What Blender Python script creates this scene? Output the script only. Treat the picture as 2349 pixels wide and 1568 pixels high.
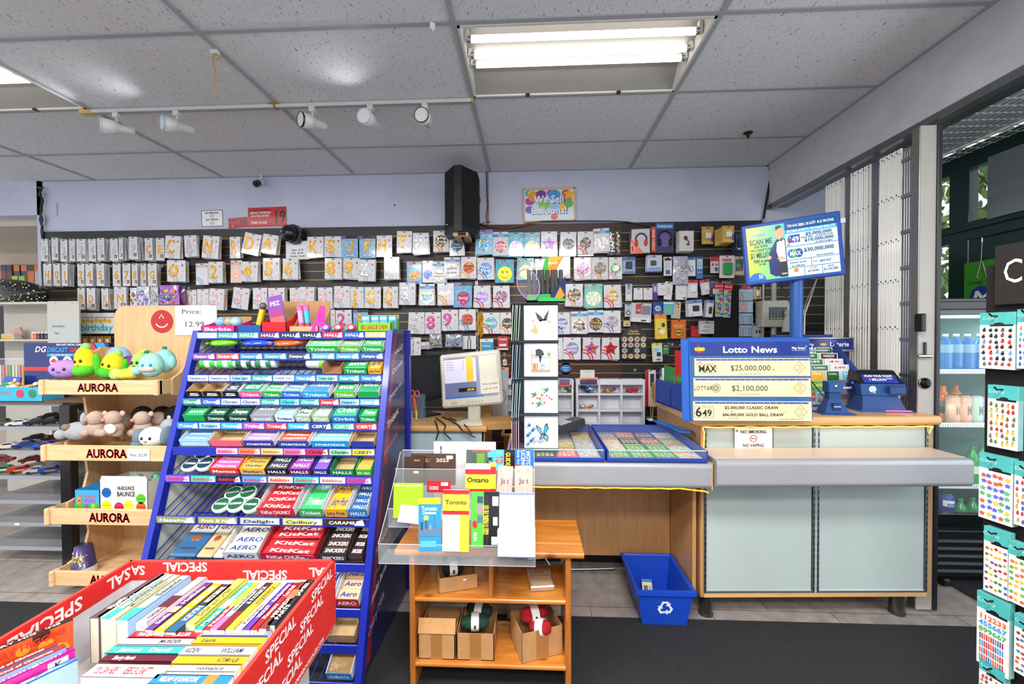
import bpy,math,random
from mathutils import Vector,Matrix,Euler
PI=math.pi;rnd=random.Random(7)
for o in list(bpy.data.objects):bpy.data.objects.remove(o)
S=bpy.context.scene;C=S.collection
# == camera
FPX,YAW,PIT,ROL,HC=952.0,.0445,-.0150,-.0040,1.42
cy_,sy_=math.cos(YAW),math.sin(YAW);cp_,sp_=math.cos(PIT),math.sin(PIT);cr_,sr_=math.cos(ROL),math.sin(ROL)
CF=Vector((-sy_*cp_,cy_*cp_,sp_));CR=Vector((cy_,sy_,0));CU=CR.cross(CF)
CR2=CR*cr_+CU*sr_;CU2=-CR*sr_+CU*cr_;CO=Vector((0,0,HC))
def at(u,v,Y=None,Z=None,X=None):
 """point of the room seen at photo pixel (u, v) on the plane Y=, Z= or X="""
 d=CR2*((u-1174.5)/FPX)-CU2*((v-784)/FPX)+CF
 t=(Y-CO.y)/d.y if Y is not None else((Z-CO.z)/d.z if Z is not None else(X-CO.x)/d.x)
 return CO+d*t
cam=bpy.data.cameras.new('camera');cam.sensor_width=36;cam.lens=FPX/2349*36;cam.clip_start=.02
camo=bpy.data.objects.new('camera',cam);C.objects.link(camo);S.camera=camo
camo.matrix_world=Matrix(((CR2.x,CU2.x,-CF.x,0),(CR2.y,CU2.y,-CF.y,0),(CR2.z,CU2.z,-CF.z,HC),(0,0,0,1)))
# == world, exposure, big lights
S.view_settings.view_transform='Standard';S.view_settings.look='None';S.view_settings.gamma=1
S.view_settings.use_curve_mapping=False;S.view_settings.exposure=0.12
w=bpy.data.worlds.new('world');S.world=w;w.use_nodes=True
bg=w.node_tree.nodes['Background'];bg.inputs[0].default_value=(.90,.93,1,1);bg.inputs[1].default_value=1.2
def area(name,x,y,z,sx,sy,power,col=(1,.97,.93),rot=(0,0,0)):
 l=bpy.data.lights.new(name,'AREA');l.shape='RECTANGLE';l.size=sx;l.size_y=sy;l.energy=power;l.color=col
 o=bpy.data.objects.new(name,l);o.location=(x,y,z);o.rotation_euler=rot;C.objects.link(o);return o
CZ=2.867
GX,GY=-2.790,1.9309
for i,(cx,cyy)in enumerate([(GX+.61-1.2192*0,.1),(GX+3*1.2192-.61,.1),(GX+.61-1.2192*2,.1),(GX+3*1.2192-.61,-1.2),(GX+.61,-1.2)]):
 area('ceiling_light_lamp',cx,cyy,CZ-.03,1.15,.55,80)
 # daylight that comes in by the street door side
area('door_daylight',3.05,1.2,1.5,1.6,2.0,26,(.86,.93,1),(0,PI/2,0))
# == materials
def lin(c):
 if isinstance(c,str):
  c=c.lstrip('#');c=[int(c[i:i+2],16)/255 for i in(0,2,4)]
 return[(x/12.92 if x<=.04045 else((x+.055)/1.055)**2.4)for x in c[:3]]+[1]
MT={}
def mat(name,rough=.5,metal=0,base=None,coat=0,bump=0,bscale=40,tint=0,trans=0,alpha=1,emit=0,spec=.5,ior=1.45,stretch=(1,1,1),vary=0,vscale=30,base2=None):
 m=bpy.data.materials.new(name);m.use_nodes=True;nt=m.node_tree;N=nt.nodes;L=nt.links
 b=N['Principled BSDF']
 b.inputs['Roughness'].default_value=rough;b.inputs['Metallic'].default_value=metal
 b.inputs['Coat Weight'].default_value=coat;b.inputs['Coat Roughness'].default_value=.08
 b.inputs['IOR'].default_value=ior;b.inputs['Specular IOR Level'].default_value=spec
 b.inputs['Transmission Weight'].default_value=trans;b.inputs['Alpha'].default_value=alpha
 tc=N.new('ShaderNodeTexCoord');mp=N.new('ShaderNodeMapping');mp.inputs['Scale'].default_value=stretch
 L.new(tc.outputs['Object'],mp.inputs[0])
 if base is None:
  a=N.new('ShaderNodeAttribute');a.attribute_name='Col';src=a.outputs['Color']
 else:
  a=N.new('ShaderNodeRGB');a.outputs[0].default_value=lin(base);src=a.outputs[0]
 if vary or base2:
  n=N.new('ShaderNodeTexNoise');n.inputs['Scale'].default_value=vscale;n.inputs['Detail'].default_value=4;n.inputs['Distortion'].default_value=.6
  L.new(mp.outputs[0],n.inputs[0])
  r=N.new('ShaderNodeValToRGB');r.color_ramp.elements[0].position=.32;r.color_ramp.elements[1].position=.68
  L.new(n.outputs['Fac'],r.inputs[0])
  mx=N.new('ShaderNodeMix');mx.data_type='RGBA';mx.inputs[7].default_value=(1,1,1,1)
  if base2:
   L.new(src,mx.inputs[6]);mx.inputs[7].default_value=lin(base2);L.new(r.outputs[0],mx.inputs[0])
  else:
   mx.blend_type='MULTIPLY';mx.inputs[0].default_value=vary;L.new(src,mx.inputs[6]);L.new(r.outputs[0],mx.inputs[7])
  src=mx.outputs[2]
 L.new(src,b.inputs['Base Color'])
 if emit:
  L.new(src,b.inputs['Emission Color']);b.inputs['Emission Strength'].default_value=emit
 if bump:
  n=N.new('ShaderNodeTexNoise');n.inputs['Scale'].default_value=bscale;n.inputs['Detail'].default_value=3
  L.new(mp.outputs[0],n.inputs[0]);bp=N.new('ShaderNodeBump');bp.inputs['Strength'].default_value=bump;bp.inputs['Distance'].default_value=.01
  L.new(n.outputs['Fac'],bp.inputs['Height']);L.new(bp.outputs[0],b.inputs['Normal'])
 MT[name]=m;return m
mat('paper',.62,vary=.06);mat('gloss',.28,coat=.35);mat('wrap',.22,coat=.9,bump=.35,bscale=18,vary=.05)
mat('foil',.25,metal=.35,bump=.5,bscale=30,coat=.4);mat('plastic',.38,vary=.04);mat('metal',.32,metal=.9,vary=.12)
mat('paint',.5,vary=.07,vscale=4);mat('enamel',.3,coat=.3,vary=.05);mat('fabric',.95,bump=.5,bscale=220,vary=.12,vscale=60)
mat('card',.85,vary=.14,vscale=25,bump=.08,bscale=60);mat('yarn',.9,bump=.8,bscale=60,vary=.35,vscale=50,stretch=(1,6,6))
mat('chrome',.15,metal=1);mat('emit',.5,emit=1.0);mat('screen',.2,emit=.28);mat('cool',.5,emit=2.2);mat('lamp',.5,emit=4.0);mat('bulb',.5,emit=14.0);mat('rope',.4,emit=2.2)
mat('clear',.04,alpha=.08,base='e8eef0',spec=.8);mat('tray',.3,alpha=.75,vary=.05);mat('glass',.02,alpha=.05,base='dfeeea',spec=1);mat('bottle',.08,alpha=.9,coat=.6)
mat('leaf',.55,vary=.4,vscale=9)
mat('frosted',.11,base='b1beba',vary=.08,vscale=2,coat=.3);mat('silver',.36,metal=.3,base='a8a9ad',vary=.10,vscale=12,stretch=(1,30,30))
mat('wall',.75,base='c9cde0',vary=.10,vscale=2.5,bump=.04,bscale=8);mat('plaster',.8,base='c6c6c9',vary=.13,vscale=5,bump=.15,bscale=30)
mat('beige',.8,base='cfc3b0',vary=.08,vscale=3);mat('tbar',.5,base='a9adb0');mat('slatblack',.42,base='26272b',vary=.3,vscale=2)
mat('slatgrey',.45,base='3b3936',vary=.3,vscale=3);mat('slatmaroon',.42,base='4b2f30',vary=.3,vscale=3);mat('gold',.4,metal=.35,base='b08a4c')
def woodmat(name,a,b,rough=.4,sc=(1.2,14,14),coat=.15,axis='X',knots=0):
 m=bpy.data.materials.new(name);m.use_nodes=True;nt=m.node_tree;N=nt.nodes;L=nt.links;p=N['Principled BSDF']
 p.inputs['Roughness'].default_value=rough;p.inputs['Coat Weight'].default_value=coat
 tc=N.new('ShaderNodeTexCoord');mp=N.new('ShaderNodeMapping');mp.inputs['Scale'].default_value=sc;L.new(tc.outputs['Object'],mp.inputs[0])
 n=N.new('ShaderNodeTexNoise');n.inputs['Scale'].default_value=2.2;n.inputs['Detail'].default_value=6;n.inputs['Distortion'].default_value=1.2;L.new(mp.outputs[0],n.inputs[0])
 r=N.new('ShaderNodeValToRGB');e=r.color_ramp.elements;e[0].position=.3;e[0].color=lin(a);e[1].position=.7;e[1].color=lin(b);L.new(n.outputs['Fac'],r.inputs[0]);src=r.outputs[0]
 if knots:
  v=N.new('ShaderNodeTexVoronoi');v.inputs['Scale'].default_value=3.2;mq=N.new('ShaderNodeMapping');mq.inputs['Scale'].default_value=(1.4,2.6,2.6)
  L.new(tc.outputs['Object'],mq.inputs[0]);L.new(mq.outputs[0],v.inputs[0]);k=N.new('ShaderNodeValToRGB');k.color_ramp.elements[0].position=.05;k.color_ramp.elements[0].color=(.28,.16,.10,1)
  k.color_ramp.elements[1].position=.14;k.color_ramp.elements[1].color=(1,1,1,1);L.new(v.outputs['Distance'],k.inputs[0])
  mx=N.new('ShaderNodeMix');mx.data_type='RGBA';mx.blend_type='MULTIPLY';mx.inputs[0].default_value=knots;L.new(src,mx.inputs[6]);L.new(k.outputs[0],mx.inputs[7]);src=mx.outputs[2]
 L.new(src,p.inputs['Base Color']);MT[name]=m
woodmat('maple','cc9a5e','dcae74',.35);woodmat('maplev','aa7c4e','bd8e5e',.45,(14,14,1.2));woodmat('pine','b0621e','d08a3a',.28,(1.5,12,12),.4,knots=.8)
woodmat('pinev','96541f','b97232',.35,(12,12,1.2),.3,knots=.5);woodmat('birch','c9a070','d9b788',.5,(16,16,1.0),0);woodmat('birchh','d0a878','e0c193',.5,(1.2,16,16),0)
# ceiling tiles: fissured mineral fibre
m=mat('tile',.9,base='b9b9bc');N=m.node_tree.nodes;L=m.node_tree.links;b=N['Principled BSDF']
tc=N.new('ShaderNodeTexCoord');mp=N.new('ShaderNodeMapping');mp.inputs['Rotation'].default_value=(0,0,.5);mp.inputs['Scale'].default_value=(150,48,1);L.new(tc.outputs['Object'],mp.inputs[0])
n=N.new('ShaderNodeTexNoise');n.inputs['Scale'].default_value=1;n.inputs['Detail'].default_value=3;n.inputs['Distortion'].default_value=1.0;L.new(mp.outputs[0],n.inputs[0])
r=N.new('ShaderNodeValToRGB');r.color_ramp.elements[0].position=.30;r.color_ramp.elements[0].color=lin('78736f');r.color_ramp.elements[1].position=.39;r.color_ramp.elements[1].color=lin('e4e3e6')
L.new(n.outputs['Fac'],r.inputs[0]);L.new(r.outputs[0],b.inputs['Base Color'])
# vinyl floor planks, carpet
m=mat('vinyl',.5,base='8d857f');N=m.node_tree.nodes;L=m.node_tree.links;b=N['Principled BSDF']
tc=N.new('ShaderNodeTexCoord');br=N.new('ShaderNodeTexBrick');br.inputs['Scale'].default_value=1;br.inputs['Brick Width'].default_value=.61;br.inputs['Row Height'].default_value=.31;br.inputs['Mortar Size'].default_value=.002
br.inputs['Color1'].default_value=lin('8b8480');br.inputs['Color2'].default_value=lin('9b938c');br.inputs['Mortar'].default_value=lin('4c4844');L.new(tc.outputs['Object'],br.inputs[0])
n=N.new('ShaderNodeTexNoise');n.inputs['Scale'].default_value=14;n.inputs['Detail'].default_value=6;L.new(tc.outputs['Object'],n.inputs[0])
mx=N.new('ShaderNodeMix');mx.data_type='RGBA';mx.blend_type='OVERLAY';mx.inputs[0].default_value=.5;L.new(br.outputs[0],mx.inputs[6]);L.new(n.outputs['Fac'],mx.inputs[7]);L.new(mx.outputs[2],b.inputs['Base Color'])
mat('carpet',.98,base='2b2d30',base2='1a1b1e',vscale=220,bump=.6,bscale=260);mat('ribmat',.95,base='2c2f33',base2='17191c',vscale=160,bump=.8,bscale=120)
# == glyphs
GL={}
def make_glyphs():
 for bold in(0,1):
  for ch in[chr(i)for i in range(33,127)]+['Û']:
   out=[]
   for body in(ch,ch+'|','|'):
    cu=bpy.data.curves.new('t','FONT');cu.body=body;cu.size=1;cu.resolution_u=2;cu.offset=.022*bold
    ob=bpy.data.objects.new('t',cu);C.objects.link(ob);out.append((cu,ob))
   dg=bpy.context.evaluated_depsgraph_get();dg.update();ms=[]
   for cu,ob in out:
    me=bpy.data.meshes.new_from_object(ob.evaluated_get(dg));ms.append(([tuple(v.co[:2])for v in me.vertices],[tuple(p.vertices)for p in me.polygons]))
    bpy.data.meshes.remove(me);bpy.data.objects.remove(ob);bpy.data.curves.remove(cu)
   (v,f),(va,fa),(vb,fb)=ms
   adv=max(p[0]for p in va)-max(p[0]for p in vb)
   GL[ch,bold]=(v,f,adv)
 GL[' ',0]=([],[],.3);GL[' ',1]=([],[],.3)
make_glyphs()
# == mesh builder
class MB:
 def __init__(s):s.v=[];s.f=[];s.m=[];s.c=[];s.mats=[];s.s=[];s.M=None
 def add(s,vs,fs,col='ffffff',mt='paper',smooth=False):
  n=len(s.v);M=s.M
  s.v+=[tuple(M@Vector(p))for p in vs]if M else[tuple(p)for p in vs]
  if mt not in s.mats:s.mats.append(mt)
  k=s.mats.index(mt);c=lin(col)
  for q in fs:s.f.append(tuple(i+n for i in q));s.m.append(k);s.c.append(c);s.s.append(smooth)
  return s
 def box(s,x0,x1,y0,y1,z0,z1,col='ffffff',mt='paper',b=0):
  if b<=0:
   v=[(x,y,z)for x in(x0,x1)for y in(y0,y1)for z in(z0,z1)]
   return s.add(v,[(0,1,3,2),(4,6,7,5),(0,4,5,1),(2,3,7,6),(0,2,6,4),(1,5,7,3)],col,mt)
  b=min(b,(x1-x0)/2.01,(y1-y0)/2.01,(z1-z0)/2.01)
  v=[];ix={}
  for i,x in enumerate((x0,x1)):
   for j,y in enumerate((y0,y1)):
    for k,z in enumerate((z0,z1)):
     a,c_,d=(b,-b)[i],(b,-b)[j],(b,-b)[k]
     ix[i,j,k]=len(v);v+=[(x,y+c_,z+d),(x+a,y,z+d),(x+a,y+c_,z)]
  I=lambda i,j,k,t:ix[i,j,k]+t
  f=[]
  for i in(0,1):
   q=[I(i,0,0,0),I(i,0,1,0),I(i,1,1,0),I(i,1,0,0)];f.append(q if i==0 else q[::-1])
   q=[I(0,i,0,1),I(1,i,0,1),I(1,i,1,1),I(0,i,1,1)];f.append(q if i==0 else q[::-1])
   q=[I(0,0,i,2),I(0,1,i,2),I(1,1,i,2),I(1,0,i,2)];f.append(q if i==0 else q[::-1])
   for j in(0,1):
    f.append([I(0,i,j,1),I(0,i,j,2),I(1,i,j,2),I(1,i,j,1)]);f.append([I(i,0,j,0),I(i,0,j,2),I(i,1,j,2),I(i,1,j,0)]);f.append([I(i,j,0,0),I(i,j,0,1),I(i,j,1,1),I(i,j,1,0)])
    for k in(0,1):f.append([I(i,j,k,0),I(i,j,k,1),I(i,j,k,2)])
  return s.add(v,f,col,mt)
 def quad(s,x0,x1,z0,z1,y=0,col='ffffff',mt='paper'):
  return s.add([(x0,y,z0),(x1,y,z0),(x1,y,z1),(x0,y,z1)],[(0,1,2,3)],col,mt)
 def poly(s,pts,y=0,col='ffffff',mt='paper'):
  return s.add([(p[0],y,p[1])for p in pts],[tuple(range(len(pts)))],col,mt)
 def disc(s,cx,cz,r,y=0,col='ffffff',mt='paper',n=24,rz=None,a0=0,a1=2*PI):
  rz=rz or r
  return s.poly([(cx+r*math.cos(a0+(a1-a0)*i/n),cz+rz*math.sin(a0+(a1-a0)*i/n))for i in range(n if a1-a0>6.2 else n+1)],y,col,mt)
 def ring(s,cx,cz,r0,r1,y=0,col='ffffff',mt='paper',a0=0,a1=2*PI,n=24):
  v=[];f=[]
  for i in range(n+1):
   a=a0+(a1-a0)*i/n
   v+=[(cx+r0*math.cos(a),y,cz+r0*math.sin(a)),(cx+r1*math.cos(a),y,cz+r1*math.sin(a))]
  return s.add(v,[(2*i,2*i+1,2*i+3,2*i+2)for i in range(n)],col,mt)
 def star(s,cx,cz,r,y=0,col='ffffff',mt='paper',k=.45,rot=PI/2):
  p=[(cx+(r if i%2==0 else r*k)*math.cos(rot+i*PI/5),cz+(r if i%2==0 else r*k)*math.sin(rot+i*PI/5))for i in range(10)]
  v=[(cx,y,cz)]+[(a,y,b)for a,b in p]
  return s.add(v,[(0,i+1,(i+1)%10+1)for i in range(10)],col,mt)
 def text(s,t,cx,cz,h,y=0,col='111111',mt='paper',bold=1,w=None,sh=0,al='c',rot=0,sq=1):
  """t centred on (cx, cz); h capital height; w = width to fit; rot turns it in the plane"""
  sc=h/.70;xs=0;parts=[]
  for ch in t:
   g=GL.get((ch,bold))or GL[' ',bold]
   parts.append((xs,g));xs+=g[2]
  tw=xs*sc*sq;fx=sc*sq
  if w:fx=w/max(xs,.01);tw=w
  x0=cx-tw/2 if al=='c' else cx
  if al=='r':x0=cx-tw
  cr,sr=math.cos(rot),math.sin(rot);V=[];F=[]
  for xo,(v,f,a)in parts:
   n=len(V)
   for p in v:
    lx=x0-cx+(xo+p[0])*fx+sh*p[1]*sc;lz=p[1]*sc-h/2
    V.append((cx+lx*cr-lz*sr,y,cz+lx*sr+lz*cr))
   F+=[tuple(i+n for i in q)for q in f]
  return s.add(V,F,col,mt)if F else s
 def prism(s,pts,y0,y1,col='ffffff',mt='paper'):
  n=len(pts);v=[(p[0],y0,p[1])for p in pts]+[(p[0],y1,p[1])for p in pts]
  return s.add(v,[tuple(range(n)),tuple(range(2*n-1,n-1,-1))]+[(i,i+n,(i+1)%n+n,(i+1)%n)for i in range(n)],col,mt)
 def tube(s,pts,r,col='ffffff',mt='plastic',n=8,cap=True,closed=False):
  pts=[Vector(p)for p in pts];rr=r if isinstance(r,(list,tuple))else[r]*len(pts);v=[];f=[];up=Vector((0,0,1));prev=None
  for i,p in enumerate(pts):
   a=pts[max(i-1,0)]if not closed else pts[i-1];b=pts[min(i+1,len(pts)-1)]if not closed else pts[(i+1)%len(pts)]
   d=(b-a).normalized()
   if prev is None:e=d.cross(up);e=e if e.length>.05 else d.cross(Vector((1,0,0)))
   else:e=prev-d*prev.dot(d)
   e.normalize();prev=e;g=d.cross(e)
   v+=[tuple(p+(e*math.cos(2*PI*k/n)+g*math.sin(2*PI*k/n))*rr[i])for k in range(n)]
  m_=len(pts)
  for i in range(m_ if closed else m_-1):
   j=(i+1)%m_
   f+=[(i*n+k,i*n+(k+1)%n,j*n+(k+1)%n,j*n+k)for k in range(n)]
  s.add(v,f,col,mt,True)
  if cap and not closed:s.add(v[:n],[tuple(range(n))[::-1]],col,mt);s.add(v[-n:],[tuple(range(n))],col,mt)
  return s
 def lathe(s,prof,cx=0,cy=0,cz=0,col='ffffff',mt='plastic',n=20,axis='Z',smooth=True):
  v=[];f=[]
  for r,z in prof:
   for k in range(n):
    a=2*PI*k/n;p=(r*math.cos(a),r*math.sin(a),z)
    if axis=='Y':p=(p[0],p[2],-p[1])
    if axis=='X':p=(p[2],p[0],p[1])
    v.append((p[0]+cx,p[1]+cy,p[2]+cz))
  for i in range(len(prof)-1):f+=[(i*n+k,i*n+(k+1)%n,(i+1)*n+(k+1)%n,(i+1)*n+k)for k in range(n)]
  s.add(v,f,col,mt,smooth)
  if prof[0][0]>1e-4:s.add(v[:n],[tuple(range(n))[::-1]],col,mt)
  if prof[-1][0]>1e-4:s.add(v[-n:],[tuple(range(n))],col,mt)
  return s
 def ell(s,c,r,col='ffffff',mt='plastic',n=14,m_=10,R=None,wob=0):
  v=[];f=[];R=R or Matrix.Identity(3)
  for i in range(m_+1):
   th=PI*i/m_
   for k in range(n):
    a=2*PI*k/n;q=1+wob*math.sin(3*a+i*1.7)*math.sin(th)
    v.append(tuple(Vector(c)+R@Vector((r[0]*math.sin(th)*math.cos(a)*q,r[1]*math.sin(th)*math.sin(a)*q,r[2]*math.cos(th)))))
  for i in range(m_):f+=[(i*n+k,(i+1)*n+k,(i+1)*n+(k+1)%n,i*n+(k+1)%n)for k in range(n)]
  return s.add(v,f,col,mt,True)
 def mesh(s,name):
  me=bpy.data.meshes.new(name);me.from_pydata(s.v,[],s.f)
  for k in s.mats:me.materials.append(MT[k])
  me.polygons.foreach_set('material_index',s.m);me.polygons.foreach_set('use_smooth',s.s)
  ca=me.color_attributes.new('Col','FLOAT_COLOR','CORNER');buf=[]
  for q,c in zip(s.f,s.c):buf+=c*len(q)
  ca.data.foreach_set('color',buf);me.update();return me
def link(name,data,parent=None,loc=None,rot=None):
 o=bpy.data.objects.new(name,data);C.objects.link(o)
 if parent:o.parent=parent
 if loc is not None:o.location=loc
 if rot is not None:o.rotation_euler=rot
 return o
def obj(name,mb,parent=None,loc=None,rot=None,label=None):
 o=link(name,mb.mesh(name)if isinstance(mb,MB)else mb,parent,loc,rot)
 if label:o['label']=label
 return o
def tag(o,label,cat,group=None):
 o['label']=label;o['category']=cat
 if group:o['group']=group
 return o
def thing(name,label,cat,loc=(0,0,0),rot=(0,0,0),group=None):return tag(link(name,None,None,loc,rot),label,cat,group)
def one(name,mb,label,cat,loc=(0,0,0),rot=(0,0,0),group=None):return tag(obj(name,mb,None,loc,rot),label,cat,group)
def struct(name,mb,parent=None,loc=None,rot=None):
 o=obj(name,mb,parent,loc,rot)
 if not parent:o['kind']='structure'
 return o
def dup(root,loc,rot=None,label=None,group=None):
 def cp(o,p):
  c=o.copy();C.objects.link(c)
  if p:c.parent=p
  for ch in list(o.children):cp(ch,c)
  return c
 r=cp(root,None);r.location=loc
 if rot is not None:r.rotation_euler=rot
 if label:r['label']=label
 if group:r['group']=group
 return r
def T3(loc,rot=(0,0,0)):return Matrix.Translation(loc)@Euler(rot).to_matrix().to_4x4()
# == the setting
WY=3.68;RX=2.04
WL=at(100,540,Y=WY).x
struct('floor',MB().box(-7.5,3.6,-1.6,5.2,-.05,0,'8d857f','vinyl'))
one('carpet_runner',MB().box(-5.0,2.35,-1.6,2.085,.0,.007,'2b2d30','carpet',b=.003),'black looped carpet covering the shop floor in front of the counter','carpet')
mb=MB();mb.M=T3((2.72,2.0,0),(0,0,.0))
mb.box(-.36,.8,-1.2,.9,.008,.014,'2c2f33','ribmat',b=.002)
for i in range(34):mb.box(-.35,.79,-1.19+i*.062,-1.165+i*.062,.014,.018,'24272b','ribmat')
one('entrance_mat',mb,'dark ribbed entrance mat beyond the counter end by the drinks cooler','mat')
# walls
struct('wall_back',MB().box(WL,3.3,WY,WY+.12,0,CZ+.05,'aeb4c8','wall'))
struct('wall_left',MB().box(WL-.06,WL,WY-.0,5.05,0,CZ+.05,'aeb4c8','wall'))
struct('wall_recess',MB().box(-7.5,WL-.06,5.05,5.15,0,CZ+.05,'cfc3b0','beige'))
struct('trim_1',MB().box(-7.5,WL-.001,WY+.0,WY+.14,2.56,CZ+.02,'aeb4c8','wall'))
struct('trim_2',MB().box(-7.5,WL-.06,WY+.14,5.05,2.50,2.56,'cfc3b0','beige'))
FX=[(GX-1.2192,GX),(GX+2*1.2192,GX+3*1.2192)];FY=(GY,GY+.6096)
def in_fix(cx,cyy):return any(a<cx<b for a,b in FX)and FY[0]<cyy<FY[1]
mb=MB()
for i in range(-5,4):
 for j in range(-6,4):
  x0,x1=GX+1.2192*i,GX+1.2192*(i+1);y0,y1=GY+.6096*j,GY+.6096*(j+1)
  x1=min(x1,RX);y1=min(y1,WY)
  if x1-x0<.05 or y1-y0<.05 or in_fix((x0+x1)/2,(y0+y1)/2):continue
  mb.box(x0+.001,x1-.001,y0+.001,y1-.001,CZ+.006,CZ+.021,'b9b9bc','tile')
struct('ceiling',mb)
mb=MB()
for i in range(-5,5):
 x=GX+1.2192*i
 if x<RX:mb.box(x-.012,x+.012,GY-.6096*6,WY,CZ-.001,CZ+.006,'a9adb0','tbar')
for j in range(-6,3):
 y=GY+.6096*j;mb.box(-8,RX,y-.012,y+.012,CZ-.0005,CZ+.0055,'a9adb0','tbar')
mb.box(WL,RX,WY-.02,WY,CZ-.002,CZ+.006,'a9adb0','tbar');mb.box(RX-.02,RX,-1.6,WY,CZ-.002,CZ+.006,'a9adb0','tbar')
struct('trim_3',mb)
# header beam over the folding gate, its steel track, ceiling of the entrance bay
struct('wall_right',MB().box(RX,RX+.16,-1.6,WY,2.53,CZ+.03,'b1b2b6','plaster',b=.004))
struct('trim_4',MB().box(RX-.004,RX+.05,-1.6,WY,2.49,2.53,'8d8e90','metal',b=.003).box(RX+.05,RX+.16,-1.6,WY,2.51,2.53,'77787a','metal'))
SX=3.16
struct('ceiling_bay',MB().box(RX+.16,SX,-1.6,WY,2.80,2.84,'b9bcc0','paint'))
mb=MB()
for i in range(25):x=RX+.18+i*.04;mb.box(x-.002,x+.002,2.25,WY,2.70,2.705,'d5d8da','paint')
for i in range(19):y=2.25+i*.078;mb.box(RX+.17,SX,y-.0025,y+.0025,2.705,2.71,'d5d8da','paint')
struct('trim_5',mb)
# storefront in dark green frames
GR='12382f'
mb=MB()
def zc(u,v):p=at(u,v,X=SX);return p
ys=[zc(u,600).y for u in(2150,2183,2229,2349)]
mb.box(SX-.03,SX+.05,1.0,3.7,2.60,2.75,GR,'enamel',b=.005)
mb.box(SX-.03,SX+.05,1.0,3.7,2.09,2.22,GR,'enamel',b=.005)
mb.box(SX-.05,SX+.03,1.0,3.7,2.16,2.19,GR,'enamel',b=.004)
for y0,y1 in((ys[2],ys[1]),(1.7,1.8),(3.55,3.68)):mb.box(SX-.025,SX+.045,y0,y1,0,2.62,GR,'enamel',b=.004)
yb=zc(2188,700).y;mb.box(SX-.02,SX+.04,yb-.18,yb,0,2.1,GR,'enamel');mb.box(SX-.02,SX+.04,1.0,3.6,0,.5,GR,'enamel');mb.box(SX-.01,SX+.02,1.0,yb-.1,.5,2.1,GR,'enamel')
struct('window_frame_1',mb);bpy.data.objects['window_frame_1'].name='trim_6'
struct('window_1',MB().box(SX+.0,SX+.006,1.8,3.55,.5,2.6,'dfeeea','glass'))
p=zc(2281,430);one('grey_board',MB().box(SX-.045,SX-.035,1.6,p.y,2.20,2.62,'8f979a','paper'),'grey board hung inside the storefront window above the lottery sign','board')
# slatwall
PITCH=.0762;ZT=2.398
def slat(name,x0,x1,mt,ztop,label,z0=.3,lip=.0):
 mb=MB();z=ztop;k=0
 first=.082
 while z>z0:
  h=first if k==0 else PITCH-.009
  mb.box(x0,x1,WY-.022,WY-.002,z-h,z,'222222',mt);mb.box(x0,x1,WY-.016,WY-.010,z-h-.009,z-h,'b08a4c','gold')
  z-=h+.009;k+=1
 return one(name,mb,label,'wall panel',group=None)
xA,xB,xC,xD=WL+.01,at(1094,600,Y=WY).x,at(1424,600,Y=WY).x,at(1747,600,Y=WY).x
slat('slatwall',xA,xB-.012,'slatgrey',ZT,'charcoal slatwall panel with brass grooves behind the balloon packs, left of the loudspeaker')
slat('slatwall',xB+.012,xC,'slatmaroon',ZT,'maroon slatwall panel under the balloon poster')
slat('slatwall',xC,xD-.012,'slatblack',ZT,'black slatwall panel behind the phone accessories')
slat('slatwall',xD+.014,2.9,'slatblack',2.06,'black slatwall panel behind the folding gate and alarm box')
for x,l in((xB,'slotted metal strip between the charcoal and maroon slatwall panels'),(xD,'slotted metal strip at the right end of the black slatwall')):
 mb=MB().box(x-.012,x+.012,WY-.03,WY-.001,.3,ZT+.01,'a8a9ab','metal')
 for i in range(40):mb.box(x-.004,x+.004,WY-.0306,WY-.03,.4+i*.05,.425+i*.05,'1d1d1d','plastic')
 one('standard_strip',mb,l,'metal strip')
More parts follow.
